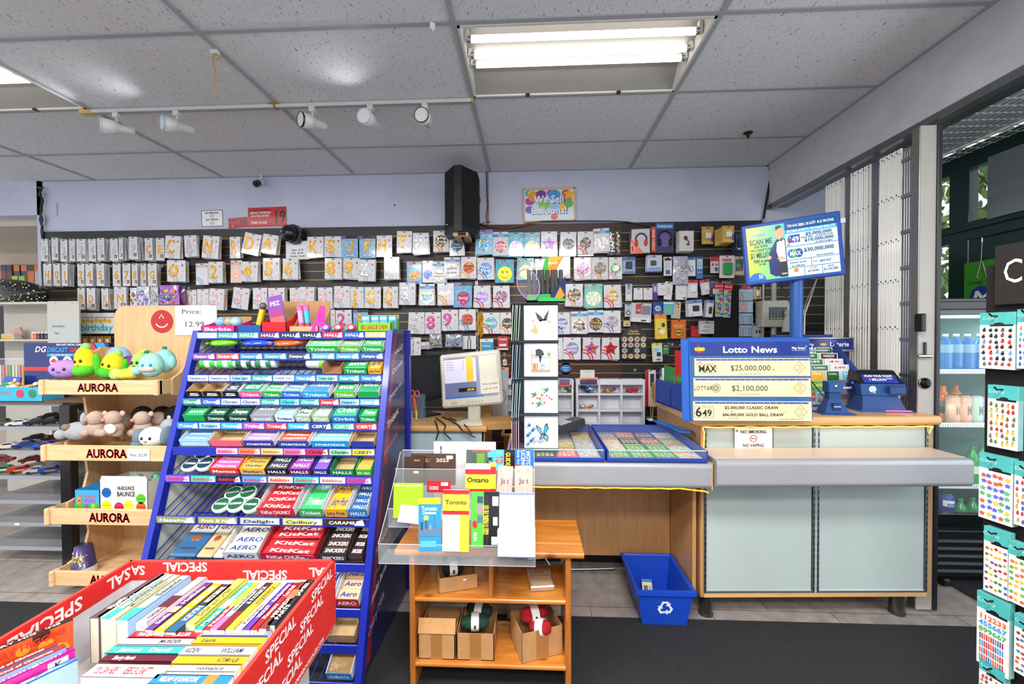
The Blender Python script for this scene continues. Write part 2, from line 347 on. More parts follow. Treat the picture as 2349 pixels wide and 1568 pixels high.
 # == lights on the ceiling
def troffer(label,x0,x1,y0,y1,dead=(2,)):
 t=thing('fluorescent_fixture',label,'ceiling light',((x0+x1)/2,(y0+y1)/2,CZ));hx,hy=(x1-x0)/2-.014,(y1-y0)/2-.014
 m=MB()
 m.box(-hx,hx,-hy,-hy+.012,-.004,.012,'e6e3dc','enamel').box(-hx,hx,hy-.012,hy,-.004,.012,'e6e3dc','enamel').box(-hx,-hx+.012,-hy,hy,-.004,.012,'e6e3dc','enamel').box(hx-.012,hx,-hy,hy,-.004,.012,'e6e3dc','enamel')
 obj('fixture_frame',m,t)
 m=MB();prof=[(-hy+.012,.006),(-hy+.10,.085),(-.14,.095),(-.085,.06),(0,.05),(.085,.06),(.14,.095),(hy-.10,.085),(hy-.012,.006)]
 for(a,za),(b,zb)in zip(prof,prof[1:]):
  m.add([(-hx+.012,a,za),(hx-.012,a,za),(hx-.012,b,zb),(-hx+.012,b,zb)],[(3,2,1,0)],'9a9893','paint')
  m.add([(-hx+.012,a,za+.004),(hx-.012,a,za+.004),(hx-.012,b,zb+.004),(-hx+.012,b,zb+.004)],[(0,1,2,3)],'b0b0b0','enamel')
 for sx in(-1,1):m.box(sx*(hx-.012)-.001,sx*(hx-.012)+.001,-hy,hy,.0,.1,'e8e5de','enamel')
 obj('reflector',m,t)
 for k,y in enumerate((-.16,-.04,.035,.19)):
  g=MB();e='f4f2ff' if k not in dead else '9a958c'
  g.tube([(-hx+.045,y,.028),(hx-.045,y,.028)],.0165,'fffaf2','lamp' if k not in dead else 'enamel',12)
  g.tube([(-hx+.03,y,.028),(-hx+.05,y,.028)],.017,'b9b9b9','metal',10);g.tube([(hx-.05,y,.028),(hx-.03,y,.028)],.017,'b9b9b9','metal',10)
  if k not in dead:obj('fluorescent_tube',g,t)
 for y in(-.16,-.04,.035):
  for sx in(-1,1):obj('lamp_holder',MB().box(sx*(hx-.026)-.008,sx*(hx-.026)+.008,y-.015,y+.015,.02,.075,'dedbd2','enamel'),t)
 for x in(-.27,.27):obj('latch',MB().box(x-.012,x+.012,hy-.02,hy+.001,-.008,.003,'33302c','plastic'),t,label='small dark latch')
 return t
troffer('open fluorescent ceiling light with three lit tubes over the counter',FX[1][0],FX[1][1],FY[0],FY[1],(3,))
troffer('open fluorescent ceiling light cut off by the left edge of the view',FX[0][0],FX[0][1],FY[0],FY[1],(3,))
# shallow lights
def pix_ceiling(u,v,dz=0):return at(u,v,Z=CZ-dz)
a=pix_ceiling(195,264,.02);b=pix_ceiling(1080,229,.02);ty=(a.y+b.y)/2+.005
t=thing('track_rail','white ceiling track rail with a yellowed left end carrying five spotlights','track rail',(a.x,ty,CZ-.001))
L_=b.x-a.x
m=MB().box(0.06,L_,-.018,.018,-.022,0,'d9d8d4','enamel',b=.002).box(.06,L_,-.010,-.004,-.0225,-.021,'6a6a68','plastic').box(.06,L_,.004,.010,-.0225,-.021,'6a6a68','plastic')
obj('rail',m,t);obj('end_feed',MB().box(0,.075,-.022,.022,-.026,0,'d3b25f','plastic',b=.003),t,label='yellowed plastic end feed');obj('end_cap',MB().box(L_,L_+.012,-.019,.019,-.023,0,'c9a95a','plastic',b=.002),t)
xm=at(633,243,Y=ty).x-a.x;obj('rail_joiner',MB().box(xm-.006,xm+.006,-.019,.019,-.024,0,'c4a048','metal').box(xm-.03,xm+.03,-.03,-.018,-.005,0,'c4a048','metal'),t,label='brass coloured joint clip')
def spot(u,label,yaw,pitch,lit,inner):
 x=at(u,250,Y=ty).x
 t=thing('track_spotlight',label,'spotlight',(x,ty,CZ-.023),group=None)
 obj('mounting_block',MB().box(-.018,.018,-.018,.018,-.03,0,'e1e0db','enamel',b=.003),t)
 obj('stem',MB().tube([(0,0,-.028),(0,0,-.075)],.007,'dcdbd6','enamel',10),t)
 R=Euler((pitch,0,yaw)).to_matrix().to_4x4();M=Matrix.Translation((0,0,-.095))@R
 m=MB();m.M=M
 m.lathe([(0,-.085),(.022,-.085),(.027,-.078),(.028,-.02),(.036,.0),(.043,.01),(.044,.075),(.0415,.075),(.040,.02),(.030,.012),(0,.012)],col='e4e3df',mt='enamel',n=24,axis='Y')
 m2=MB();m2.M=M@Matrix.Rotation(PI,4,'Z')
 m2.lathe([(0,-.085),(.022,-.085),(.027,-.078),(.028,-.02),(.036,.0),(.043,.01),(.044,.075),(.0405,.075)],col='e4e3df',mt='enamel',n=24,axis='Y')
 sh=obj('spotlight_housing',m2,t)
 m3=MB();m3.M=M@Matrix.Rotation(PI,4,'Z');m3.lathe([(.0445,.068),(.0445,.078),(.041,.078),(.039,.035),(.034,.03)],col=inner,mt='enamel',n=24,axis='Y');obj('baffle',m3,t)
 m4=MB();m4.M=M@Matrix.Rotation(PI,4,'Z');m4.lathe([(.034,.03),(.034,.046),(.030,.05),(0,.052)],col='f4f8ff' if lit else 'd8d9dc',mt='bulb' if lit else 'gloss',n=24,axis='Y')
 if not lit:m4.lathe([(.0,.0535),(.012,.0525),(.013,.05)],col='e8e2c0',mt='metal',n=16,axis='Y')
 obj('reflector_bulb',m4,t)
 if lit:
  l=bpy.data.lights.new('spot_lamp','SPOT');l.energy=3.0;l.spot_size=2.3;l.spot_blend=1.0;l.shadow_soft_size=.03;l.color=(.95,.97,1)
  o=bpy.data.objects.new('spot_lamp',l);C.objects.link(o);d=(M.to_3x3()@Vector((0,-1,0)));o.location=t.location+Vector(M.translation)+d*.085;o.rotation_euler=d.to_track_quat('-Z','Y').to_euler()
 return t
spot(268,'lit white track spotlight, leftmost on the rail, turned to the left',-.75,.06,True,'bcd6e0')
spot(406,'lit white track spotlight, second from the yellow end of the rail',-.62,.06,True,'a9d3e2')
spot(717,'unlit white track spotlight with a black rim, in the middle of the rail',-.62,.10,False,'16191c')
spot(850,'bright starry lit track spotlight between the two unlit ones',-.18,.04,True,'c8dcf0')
spot(975,'unlit track spotlight with a black rim, last one at the right end of the rail',-.05,.10,False,'16191c')
# odds and ends stuck to the ceiling
p=pix_ceiling(992,52);one('ceiling_hook',MB().box(-.012,.012,-.004,.004,-.03,0,'f0f0f0','plastic',b=.002).tube([(0,-.004,-.03),(.0,-.01,-.045),(.0,-.02,-.043),(0,-.024,-.033)],.004,'f0f0f0'),'small white adhesive hook on the ceiling left of the fluorescent light','hook',p,(0,0,.4))
p=pix_ceiling(493,115)
t=thing('hanging_string','yellowed string knotted to the ceiling grid above the track rail','string',p)
obj('clip',MB().box(-.02,.02,-.012,.012,-.02,0,'e2e0d8','plastic',b=.003),t);obj('string',MB().tube([(0,0,-.018),(-.012,0,-.05),(.0,.0,-.10),(-.006,0,-.16),(.004,.005,-.235)],.0032,'c9a24a','fabric',6).tube([(.0,0,-.02),(.03,0,-.04),(.0,.0,-.05)],.003,'c9a24a','fabric',6),t)
p=pix_ceiling(523,160);one('tape_scrap',MB().box(-.016,.016,-.01,.01,-.002,0,'eeeeee','paper'),'torn scrap of white tape stuck on a ceiling tile','tape',p)
p=pix_ceiling(1716,305)
t=thing('hanging_hook','dark metal ceiling hook with a dangling yellowed string near the right wall','hook',p)
obj('base_plate',MB().lathe([(0,-.004),(.03,-.004),(.032,0)],col='3c403f',mt='metal',n=14).tube([(0,0,0),(0,0,-.035)],[.014,.008],'2d302f','metal',10),t);obj('string',MB().tube([(0,0,-.03),(.006,0,-.08),(-.008,0,-.13),(-.014,0,-.165)],.003,'c4a050','fabric',6),t)
# == folding gate, post
def gate():
 X=2.10;t=thing('folding_gate','grey metal folding security gate bunched up in three stacks below the header beam','security gate',(X,0,0))
 def yof(u):return at(u,700,X=X).y
 for(u0,u1,n)in((1893,1937,9),(1950,1998,8),(2017,2068,9)):
  y0,y1=yof(u0),yof(u1);m=MB()
  for i in range(n):
   y=y0+(y1-y0)*(i+.5)/n;x=.002*(i%2)
   m.box(x-.010,x+.004,y-.0042,y+.0042,.03,2.47,'f0eee6','enamel',b=.003)
  for zz in(1.0,1.45,1.72,1.95,2.2,2.44):
   for i in range(n):y=y0+(y1-y0)*(i+.5)/n;m.tube([(-.0085,y+.005,zz+.012*(i%2)),(.0,y+.005,zz+.012*(i%2))],.004,'3b3733','metal',8)
  obj('gate_bars',m,t)
 for(u0,u1)in((1937,1950),(1998,2016)):
  a,b=yof(u0),yof(u1);obj('stile',MB().box(-.002,.03,b+.002,a-.002,.02,2.47,'9b9c9d','metal',b=.003),t)
 y0,y1=yof(2070),yof(2104);m=MB()
 for i in range(6):y=y0+(y1-y0)*(i+.5)/6;m.tube([(0,y,.03),(0,y,2.44)],.0075,'a3a5a8','metal',8)
 obj('round_bars',m,t)
 z=.18
 while z<2.45:obj('cross_strap',MB().box(-.012,-.006,y1-.004,y0+.004,z,z+.022,'b5b6b7','metal',b=.002),t);z+=.2
gate()
t=thing('gate_post','pale steel gate post with a round lock and black edge strip beside the folding gate','post',(at(2106,800,Y=2.2).x,2.20,0))
obj('post_body',MB().box(0,.075,.0,.05,.01,2.47,'a5a19a','metal',b=.004).box(-.001,.076,-.004,0,.01,2.47,'aaa69e','paint'),t)
obj('rubber_edge',MB().box(.077,.100,-.012,.02,.01,2.47,'1c1d1f','plastic',b=.004),t,label='black rubber edge strip')
obj('lock_cylinder',MB().lathe([(.028,0),(.028,.012),(.02,.02),(.0,.02)],.03,-.004,at(2119,878,Y=2.2).z,'2c2d2f','metal',18,'Y')and MB().lathe([(.027,0),(.027,-.012),(.018,-.022),(0,-.022)],.025,-.004,at(2119,878,Y=2.2).z,'1f2022','metal',18,'Y').lathe([(.028,-.0),(.029,-.008),(.026,-.01)],.025,-.004,at(2119,878,Y=2.2).z,'b8b8b8','chrome',18,'Y'),t)
zk=at(2115,816,Y=2.2).z
obj('latch_pull',MB().box(.02,.032,-.014,-.004,zk-.0,zk+.07,'1f2022','plastic',b=.002).tube([(-.02,-.02,zk),(.045,-.02,zk)],.009,'c3c3c3','chrome',10),t)
zk2=at(2112,958,Y=2.2).z;obj('bolt_knob',MB().tube([(-.02,-.012,zk2),(.02,-.012,zk2)],.012,'c3c3c3','chrome',10),t)
zh=at(2108,740,Y=2.2).z;obj('pull_handle',MB().box(-.026,-.004,-.05,-.004,zh-.045,zh+.045,'141516','plastic',b=.004),t)
# == drinks cooler beyond the gate
FXC,FYC=2.235,2.40
def cooler():
 W_,D_,H_=.60,.60,1.62
 t=thing('drinks_cooler','black glass door drinks cooler glowing beyond the counter end','cooler',(FXC,FYC,0))
 m=MB().box(0,.03,.03,D_,.05,H_,'17181a','enamel').box(W_-.03,W_,.03,D_,.05,H_,'17181a','enamel').box(0,W_,D_-.03,D_,.05,H_,'a4c4c2','enamel').box(0,W_,.03,D_,H_-.09,H_,'17181a','enamel',b=.004).box(0,W_,.03,D_,.05,.34,'17181a','enamel',b=.004)
 m.box(.03,.034,.05,D_-.03,.34,H_-.09,'a9cfcc','enamel').box(W_-.034,W_-.03,.05,D_-.03,.34,H_-.09,'a9cfcc','enamel')
 obj('cabinet',m,t)
 z0,z1=.36,H_-.02
 d=obj('door',MB().box(0,.028,0,.03,z0,z1,'111214','enamel',b=.004).box(W_-.028,W_,0,.03,z0,z1,'111214','enamel',b=.004).box(.028,W_-.028,0,.03,z0,z0+.06,'111214','enamel',b=.004).box(.028,W_-.028,0,.03,z1-.045,z1,'111214','enamel',b=.004),t)
 obj('glass_pane',MB().box(.028,W_-.028,.012,.016,z0+.06,z1-.045,'dfeeea','glass'),d)
 m=MB().box(0.01,W_-.01,.01,.03,.06,.32,'15171a','plastic',b=.004)
 for i in range(5):m.box(.03,W_-.03,.004,.012,.09+i*.042,.104+i*.042,'55595c','plastic')
 obj('vent_grille',m,t)
 shelf_v=(850,972,1112,1228);zs=[]
 for v in shelf_v:
  z=at(2200,v,Y=FYC+.06).z;zs.append(z)
  m=MB();m.box(.035,W_-.035,.05,D_-.05,z-.012,z-.006,'cfe0df','enamel').box(.035,W_-.035,.045,.052,z-.016,z+.01,'f2fbfb','enamel',b=.002)
  for i in range(40):m.box(.04+i*.0131,.042+i*.0131,.044,.045,z-.012,z+.006,'7fa5a5','enamel')
  obj('shelf',m,t)
 obj('lamp_strip',MB().box(.06,W_-.06,.05,.07,H_-.11,H_-.095,'e4fbff','cool').tube([(.045,.05,.42),(.045,.05,H_-.12)],.007,'e0fbff','cool',8),t)
 obj('caster',MB().tube([(.08,.03,.025),(.11,.03,.025)],.025,'1b1b1b','plastic',12),t)
 return zs
zs=cooler()
area('cooler_lamp',FXC+.3,FYC+.2,1.50,.4,.1,1.2,(.80,1,.98));area('cooler_lamp_low',FXC+.09,FYC+.09,1.0,.03,.9,.3,(.8,1,.98),(0,-PI/2,.6))
def can(col,band,txt,tc,h=.155,r=.030,ac=None):
 m=MB();m.lathe([(.022,0),(r,.012),(r,h-.014),(.024,h),(.022,h-.003),(0,h-.003)],col=col,mt='enamel',n=20)
 m.lathe([(.0245,h-.001),(.0255,h+.001),(.0235,h+.001)],col='c9cccd',mt='chrome',n=20)
 def wrap(a0,a1,z0,z1,c):m.add([(math.sin(a)*(r+.0005),-math.cos(a)*(r+.0005),z)for a in[a0+(a1-a0)*i/8 for i in range(9)]for z in(z0,z1)],[(2*i,2*i+2,2*i+3,2*i+1)for i in range(8)],c,'enamel')
 if band:wrap(-1.2,1.2,band[1],band[2],band[0])
 if txt:
  k=MB().text(txt,0,h*.5,.02 if len(txt)>1 else .05,0,tc,'enamel',1,w=min(.042,.012*len(txt)+.012))
  m.add([(math.sin(p[0]/r)*(r+.0012),-math.cos(p[0]/r)*(r+.0012),p[2])for p in k.v],k.f,tc,'enamel')
 return m
def bott(liquid,lab,h,r,cap,txt='',tc='ffffff',mt='bottle',z0=.42,z1=.62):
 m=MB();m.lathe([(r*.8,0),(r,.01),(r*.96,h*.2),(r,h*.3),(r,h*.66),(r*.75,h*.78),(r*.36,h*.88),(r*.34,h*.93)],col=liquid,mt=mt,n=18)
 m.lathe([(r*.38,h*.93),(r*.4,h*.935),(r*.4,h),(0,h)],col=cap,mt='plastic',n=14)
 if lab:m.lathe([(r+.0008,h*z0),(r+.0008,h*z1)],col=lab,mt='gloss',n=18)
 if txt:
  k=MB().text(txt,0,h*(z0+z1)/2,.016,0,tc,'enamel',1,w=.04);m.add([(math.sin(p[0]/r)*(r+.0018),-math.cos(p[0]/r)*(r+.0018),p[2])for p in k.v],k.f,tc,'enamel')
 return m
def on_shelf(k,u,mb,name,label,cat,dy=.10,group=None):
 Y=FYC+dy;x=at(u,900,Y=Y).x;return one(name,mb,label,cat,(x,Y,zs[k]-.0055),group=group)
blue=bott('1f86d0','8fbcd8',.215,.033,'e8eef2',z0=.5,z1=.72)
for k,(u,dy)in enumerate(((2167,.09),(2192,.11),(2218,.09),(2246,.11))):
 on_shelf(0,u,blue,'water_bottle',['tinted blue water bottle at the left end of the top cooler shelf','second blue water bottle on the top cooler shelf','third blue water bottle on the top cooler shelf','rightmost blue water bottle on the top cooler shelf'][k],'bottle',dy,'blue bottles on the top cooler shelf')
on_shelf(1,2163,bott('e87a35','2b2422',.21,.035,'f0782a','G','ffffff',z0=.25,z1=.6),'sports_drink_bottle','orange sports drink bottle at the left of the second cooler shelf','bottle',.16)
on_shelf(1,2192,bott('e8903f','2b2422',.205,.035,'f0782a',z0=.25,z1=.6),'sports_drink_bottle','orange capped sports drink bottle behind the peach tall cans','bottle',.24)
for k,(u,c,bc,l)in enumerate(((2186,'e0a98c','8a5a46','peach coloured tall energy drink can, left one of the peach pair'),(2212,'dfae90','805443','peach coloured tall energy drink can beside the pale green can'),(2238,'b8d8c8','4e7d6e','pale green tall energy drink can'),(2262,'b58bb8','6d4b74','lilac tall energy drink can at the right of the second cooler shelf'))):
 m=can(c,(c,.03,.12),'M',bc,.165,.032);on_shelf(1,u,m,'tall_can',l,'can',.09,'tall cans on the second cooler shelf')
on_shelf(2,2176,can('3fae4a',('59c464',.04,.125),'Spr','ffffff',.16,.034),'soda_can','green lemon-lime soda can with white lettering on the third cooler shelf','can',.09)
on_shelf(2,2206,can('27357f',('b9c4d8',.05,.10),'R','c8323a',.16,.026),'energy_can','slim dark blue and silver energy can on the third cooler shelf','can',.12)
for k,(u,l)in enumerate(((2232,'tall green bottle with a pale label on the third cooler shelf'),(2254,'green bottle at the right end of the third cooler shelf'))):on_shelf(2,u,bott('2fa552','d8efd8',.22,.031,'2a8f49',z0=.3,z1=.5),'soda_bottle',l,'bottle',.10+.02*k,'green bottles on the third cooler shelf')
on_shelf(3,2174,can('6a3c96',('7d4aa8',.02,.10),'Crush','ffffff',.118,.033),'soda_can','purple grape soda can on the lowest cooler shelf','can',.09)
m=can('20409a',('f2f2f4',.05,.085),'PEPSI','20409a',.118,.033);x=at(2174,900,Y=FYC+.09).x;one('soda_can',m,'blue cola can stacked on top of the purple grape can','can',(x,FYC+.09,zs[3]-.0055+.119))
for k,(u,l)in enumerate(((2206,'green glass bottle beside the purple can on the lowest cooler shelf'),(2234,'second green glass bottle on the lowest cooler shelf'),(2258,'rightmost green glass bottle on the lowest cooler shelf'))):on_shelf(3,u,bott('1f9a5c','2f9f3f',.205,.034,'2a8f49','Per','ffffff',z0=.28,z1=.45),'soda_bottle',l,'bottle',.10+.02*k,'green bottles on the lowest cooler shelf')
# green lottery poster and sign beyond
p0,p1=at(2212,602,X=SX-.07),at(2276,716,X=SX-.07)
m=MB();m.M=T3((SX-.07,0,0),(0,0,-PI/2))
def LX(u,v):q=at(u,v,X=SX-.07);return(-q.y,q.z)
x0,z1=LX(2212,604);x1,z0=LX(2300,716);m.box(x0,x1,0,.006,z0,z1,'3f9a2c','gloss')
cx,cz=LX(2249,683);r=abs(LX(2275,683)[0]-cx)*1.0;m.disc(cx,cz,r,-.001,'1f3f9a','gloss',28,rz=.085)
m.text('M',cx,cz,.10,-.002,'f0f2f4','gloss',1,w=.13,sh=.25);m.text('Lotto',cx-.03,cz+.11,.028,-.002,'16301c','gloss',0)
one('lottery_poster',m,'green lottery poster with a white M on a blue ball, hung behind the cooler','poster')
q=at(2253,545,X=SX-.09)
t=thing('cable_loop','thin steel cable loop hanging from an eye hook on the green window bar','cable',q)
obj('eye_hook',MB().tube([(0,0,0),(0,0,-.03)],.006,'b0a890','chrome',8),t);obj('cable',MB().tube([(0,0,-.03),(0,.005,-.16),(0,.03,-.26),(0,0,-.30),(0,-.03,-.27),(0,-.004,-.16)],.0022,'b9bcbc','metal',6),t)
# trees outside the storefront
def bush(name,x,y,z,r,label,n=420,c=('6f9a45','8fb85a','4f7a38')):
 t=thing(name,label,'tree',(x,y,0));R=random.Random(int(x*10+y*7))
 tr=MB().tube([(0,0,0),(.05,.05,z*.6),(.0,0,z)],[.07,.05,.03],'4a3b2c','card',8)
 for k in range(7):a=R.uniform(0,6.28);tr.tube([(0,0,z*.5),(math.cos(a)*r*.5,math.sin(a)*r*.5,z+R.uniform(-.1,.4)*r),(math.cos(a)*r,math.sin(a)*r,z+R.uniform(-.3,.7)*r)],[.03,.02,.006],'5a4634','card',6)
 obj('trunk',tr,t);m=MB()
 for k in range(n):
  d=Vector((R.gauss(0,1),R.gauss(0,1),R.gauss(0,1))).normalized()*r*R.uniform(.45,1);p=d+Vector((0,0,z+.1));s=R.uniform(.04,.075)
  Mx=Euler((R.uniform(0,6),R.uniform(0,6),R.uniform(0,6))).to_matrix()
  m.add([tuple(p+Mx@Vector(q)*s)for q in((-1,0,0),(-.3,.5,.1),(.6,.45,0),(1.1,0,-.1),(.6,-.45,0),(-.3,-.5,.1))],[(0,1,2,3,4,5)],R.choice(c),'leaf')
 f=obj('foliage',m,t);f['kind']='stuff'
bush('street_tree',5.3,4.6,2.6,1.3,'leafy green tree seen through the upper left storefront pane',1500);bush('street_tree',5.6,5.6,1.5,1.2,'leafy green tree seen through the lower storefront pane beside the gate post',1100);bush('street_tree',5.5,3.6,2.5,1.0,'leafy tree seen through the storefront pane beside the grey board',1000)
one('street_awning',MB().box(3.4,3.9,3.0,8,3.1,3.3,'d9d2c0','paint'),'cream soffit outside above the storefront','awning')
struct('floor_street',MB().box(3.7,9,0,9,-.1,-.04,'7a7a78','card'))
# == service counter
def px_prof(m,prof,x0,x1,col,mt,smooth=False):
 n=len(prof);v=[(x0,y,z)for y,z in prof]+[(x1,y,z)for y,z in prof]
 return m.add(v,[tuple(range(n)),tuple(range(2*n-1,n-1,-1))]+[(i,i+n,(i+1)%n+n,(i+1)%n)for i in range(n)],col,mt,smooth)
def nose(y0,y1,z0,z1,r,k=5):
 a=[(y0+r-r*math.sin(PI/2*i/k),z1-r+r*math.cos(PI/2*i/k))for i in range(k+1)]
 b=[(y0+r-r*math.cos(PI/2*i/k),z0+r-r*math.sin(PI/2*i/k))for i in range(k+1)]
 return[(y1,z1)]+a+b+[(y1,z0)]
KR=.045;CO_=(.84,2.085,0)
def CT(x,y,z=0):
 c,s=math.cos(KR),math.sin(KR);return(CO_[0]+x*c-y*s,CO_[1]+x*s+y*c,z)
t=thing('service_counter','wood veneer service counter with frosted glass doors and a raised top, right of the alcove','counter',CO_,(0,0,KR));CW=1.145
obj('countertop',px_prof(MB(),nose(-.035,.64,.975,1.02,.018),-.025,CW+.01,'d5ae7e','maple'),t)
m=MB().box(0,.018,0,.62,.115,.974,'b98f64','maplev',b=.002).box(CW-.018,CW,0,.62,.115,.974,'b98f64','maplev',b=.002).box(.018,CW-.018,.0,.6,.115,.135,'d5ae7e','maple').box(.018,CW-.018,.58,.6,.135,.974,'b98f64','maplev')
obj('carcass',m,t)
for(x0,x1,l)in((.03,.555,'left'),(.59,CW-.03,'right')):
 d=obj('frosted_door',MB().box(x0,x1,.004,.012,.14,.965,'a9bcc0','frosted',b=.002),t)
 obj('door_rail',MB().box(x0,x1,-.001,.006,.135,.148,'c9ced0','metal',b=.001),d)
for x in(.0235,.562,.583,CW-.0235):
 m=MB().box(x-.005,x+.005,-.002,.010,.138,.97,'8f9698','metal')
 for i in range(25):m.box(x-.002,x+.002,-.0026,-.002,.15+i*.032,.168+i*.032,'141516','plastic')
 obj('slotted_strip',m,t)
obj('centre_stile',MB().box(.567,.578,-.002,.008,.138,.97,'9aa9ab','enamel'),t)
for x,y in((.05,.05),(CW-.12,.05),(.05,.5),(CW-.12,.5)):obj('leg',MB().tube([(x,y,.0),(x,y,.115)],[.032,.03],'6b6a68','metal',16).tube([(x,y,.002),(x,y,.012)],.035,'35322f','plastic',16),t)
obj('ledge',px_prof(MB(),nose(-.205,-.0,.735,.86,.022),-.02,CW-.02,'a5a6aa','silver').box(-.02,CW-.02,-.17,-.002,.8595,.8615,'cdbba6','plastic'),t,label='silver fronted ledge shelf')
pts=[(x,-.02+.001*math.sin(x*90),.968+.0012*math.sin(x*60))for x in[i*.01 for i in range(0,114)]]
obj('rope_light',MB().tube([(.008,-.008,.74),(.006,-.012,.82),(.012,-.012,.94)]+pts+[(1.125,-.012,.95),(1.12,-.01,.93)],.0032,'ffb43c','rope',6),t,label='glowing amber rope light')
sx=at(1676,1000,Y=2.12).x-CO_[0];sx2=at(1768,1000,Y=2.12).x-CO_[0]
def nosmoke(w,h,two=False):
 m=MB().box(0,w,0,.002,0,h,'f1f1ee','gloss')
 for(a,b,c,d)in((0,w,0,.004),(0,w,h-.004,h),(0,.004,0,h),(w-.004,w,0,h)):m.quad(a,b,c,d,-.0006,'16181a','gloss')
 cx=w/2
 def sym(z,r):m.ring(cx,z,r*.82,r,-.0008,'c3282c','gloss').quad(cx-r*.6,cx+r*.5,z-r*.1,z+r*.08,-.0007,'333333','gloss').text('/',cx,z,r*1.3,-.0012,'c3282c','gloss',0,rot=PI/2+.1)
 if not two:m.text('NO SMOKING',cx,h*.80,h*.14,-.001,'101214','gloss',1,w=w*.66).text('NO VAPING',cx,h*.20,h*.14,-.001,'101214','gloss',1,w=w*.54).text('(e-cigarettes)',cx,h*.08,h*.03,-.001,'101214','gloss',0);sym(h*.5,h*.16);m.ring(w*.08,h*.84,.003,.006,-.0008,'333333','gloss')
 else:m.text('NO SMOKING',cx,h*.84,h*.10,-.001,'101214','gloss',1,w=w*.66).text('NO VAPING',cx,h*.42,h*.10,-.001,'101214','gloss',1,w=w*.6);sym(h*.64,h*.12);sym(h*.20,h*.12)
 return m
p=CT(sx,-.003,.852);one('no_smoking_sign',nosmoke(sx2-sx,.112),'white NO SMOKING NO VAPING sign stuck on the frosted counter door','sign',p,(0,0,KR))
p=CT(.0,-.0365,.94)
m=MB().box(-.0262,-.0256,.05,.12,.992,1.005,'eeeeee','paper');o=obj('price_sticker',m,t)
# left counter with kneehole
XL=-.12
t=thing('cash_counter','wood veneer cash counter with a silver front edge over an open kneehole','counter',(0,0,0))
obj('countertop',px_prof(MB(),nose(1.90,2.45,.722,.84,.022),XL,.815,'a5a6aa','silver').box(XL,.80,1.93,2.45,.8395,.8425,'d5ae7e','maple'),t,label='silver edged countertop')
obj('plinth',MB().box(XL,1.9,2.60,2.62,0,.14,'1a1a1c','plastic'),t);obj('end_cap',MB().box(.8155,.819,1.90,2.08,.72,.842,'a9834f','maple'),t,label='tan edge strip')
obj('back_panel',MB().box(XL-.4,.80,2.42,2.438,.14,.72,'b98f64','maplev'),t)
obj('side_panel',MB().box(.803,.821,2.09,2.437,.115,.722,'b98f64','maplev',b=.001),t);obj('side_panel',MB().box(XL,XL+.018,2.05,2.42,.0,.722,'b98f64','maplev',b=.001),t)
pts=[(XL+.02+i*.012,1.925+.001*math.sin(i),.716+.001*math.sin(i*.8))for i in range(66)]
obj('rope_light',MB().tube(pts+[(.80,1.94,.70),(.82,1.95,.69)],.0032,'ff9c28','rope',6),t,label='glowing amber rope light')
l=bpy.data.lights.new('rope_glow','AREA');l.shape='RECTANGLE';l.size=.8;l.size_y=.02;l.energy=.25;l.color=(1,.6,.2);o=bpy.data.objects.new('rope_glow',l);o.location=(.4,1.93,.705);C.objects.link(o)
l=bpy.data.lights.new('rope_glow','AREA');l.shape='RECTANGLE';l.size=1.0;l.size_y=.02;l.energy=.12;l.color=(1,.65,.25);o=bpy.data.objects.new('rope_glow',l);o.location=CT(.57,-.02,.962);o.rotation_euler=(0,0,KR);C.objects.link(o)
# rear desk with the till monitor
t=thing('rear_desk','wooden topped rear desk with a pale blue panel carrying the till monitor','desk',(0,0,0))
obj('desk_top',px_prof(MB(),nose(2.50,3.0,.832,.872,.016),-1.25,-.27,'d5ae7e','maple'),t)
obj('desk_panel',MB().box(-1.25,-.29,2.53,2.54,.02,.832,'b4cdd6','enamel'),t);obj('desk_side',MB().box(-.30,-.282,2.53,3.0,.0,.832,'c59a68','maplev'),t);obj('desk_side',MB().box(-1.25,-1.232,2.545,3.0,.0,.832,'c59a68','maplev'),t)
one('low_cabinet',MB().box(-.2,1.1,3.05,3.6,0,.70,'c59a68','maplev',b=.003).box(-.22,1.12,3.03,3.62,.68,.70,'d5ae7e','maple',b=.003),'low wooden cabinet against the slatwall under the white sorting trays','cabinet')
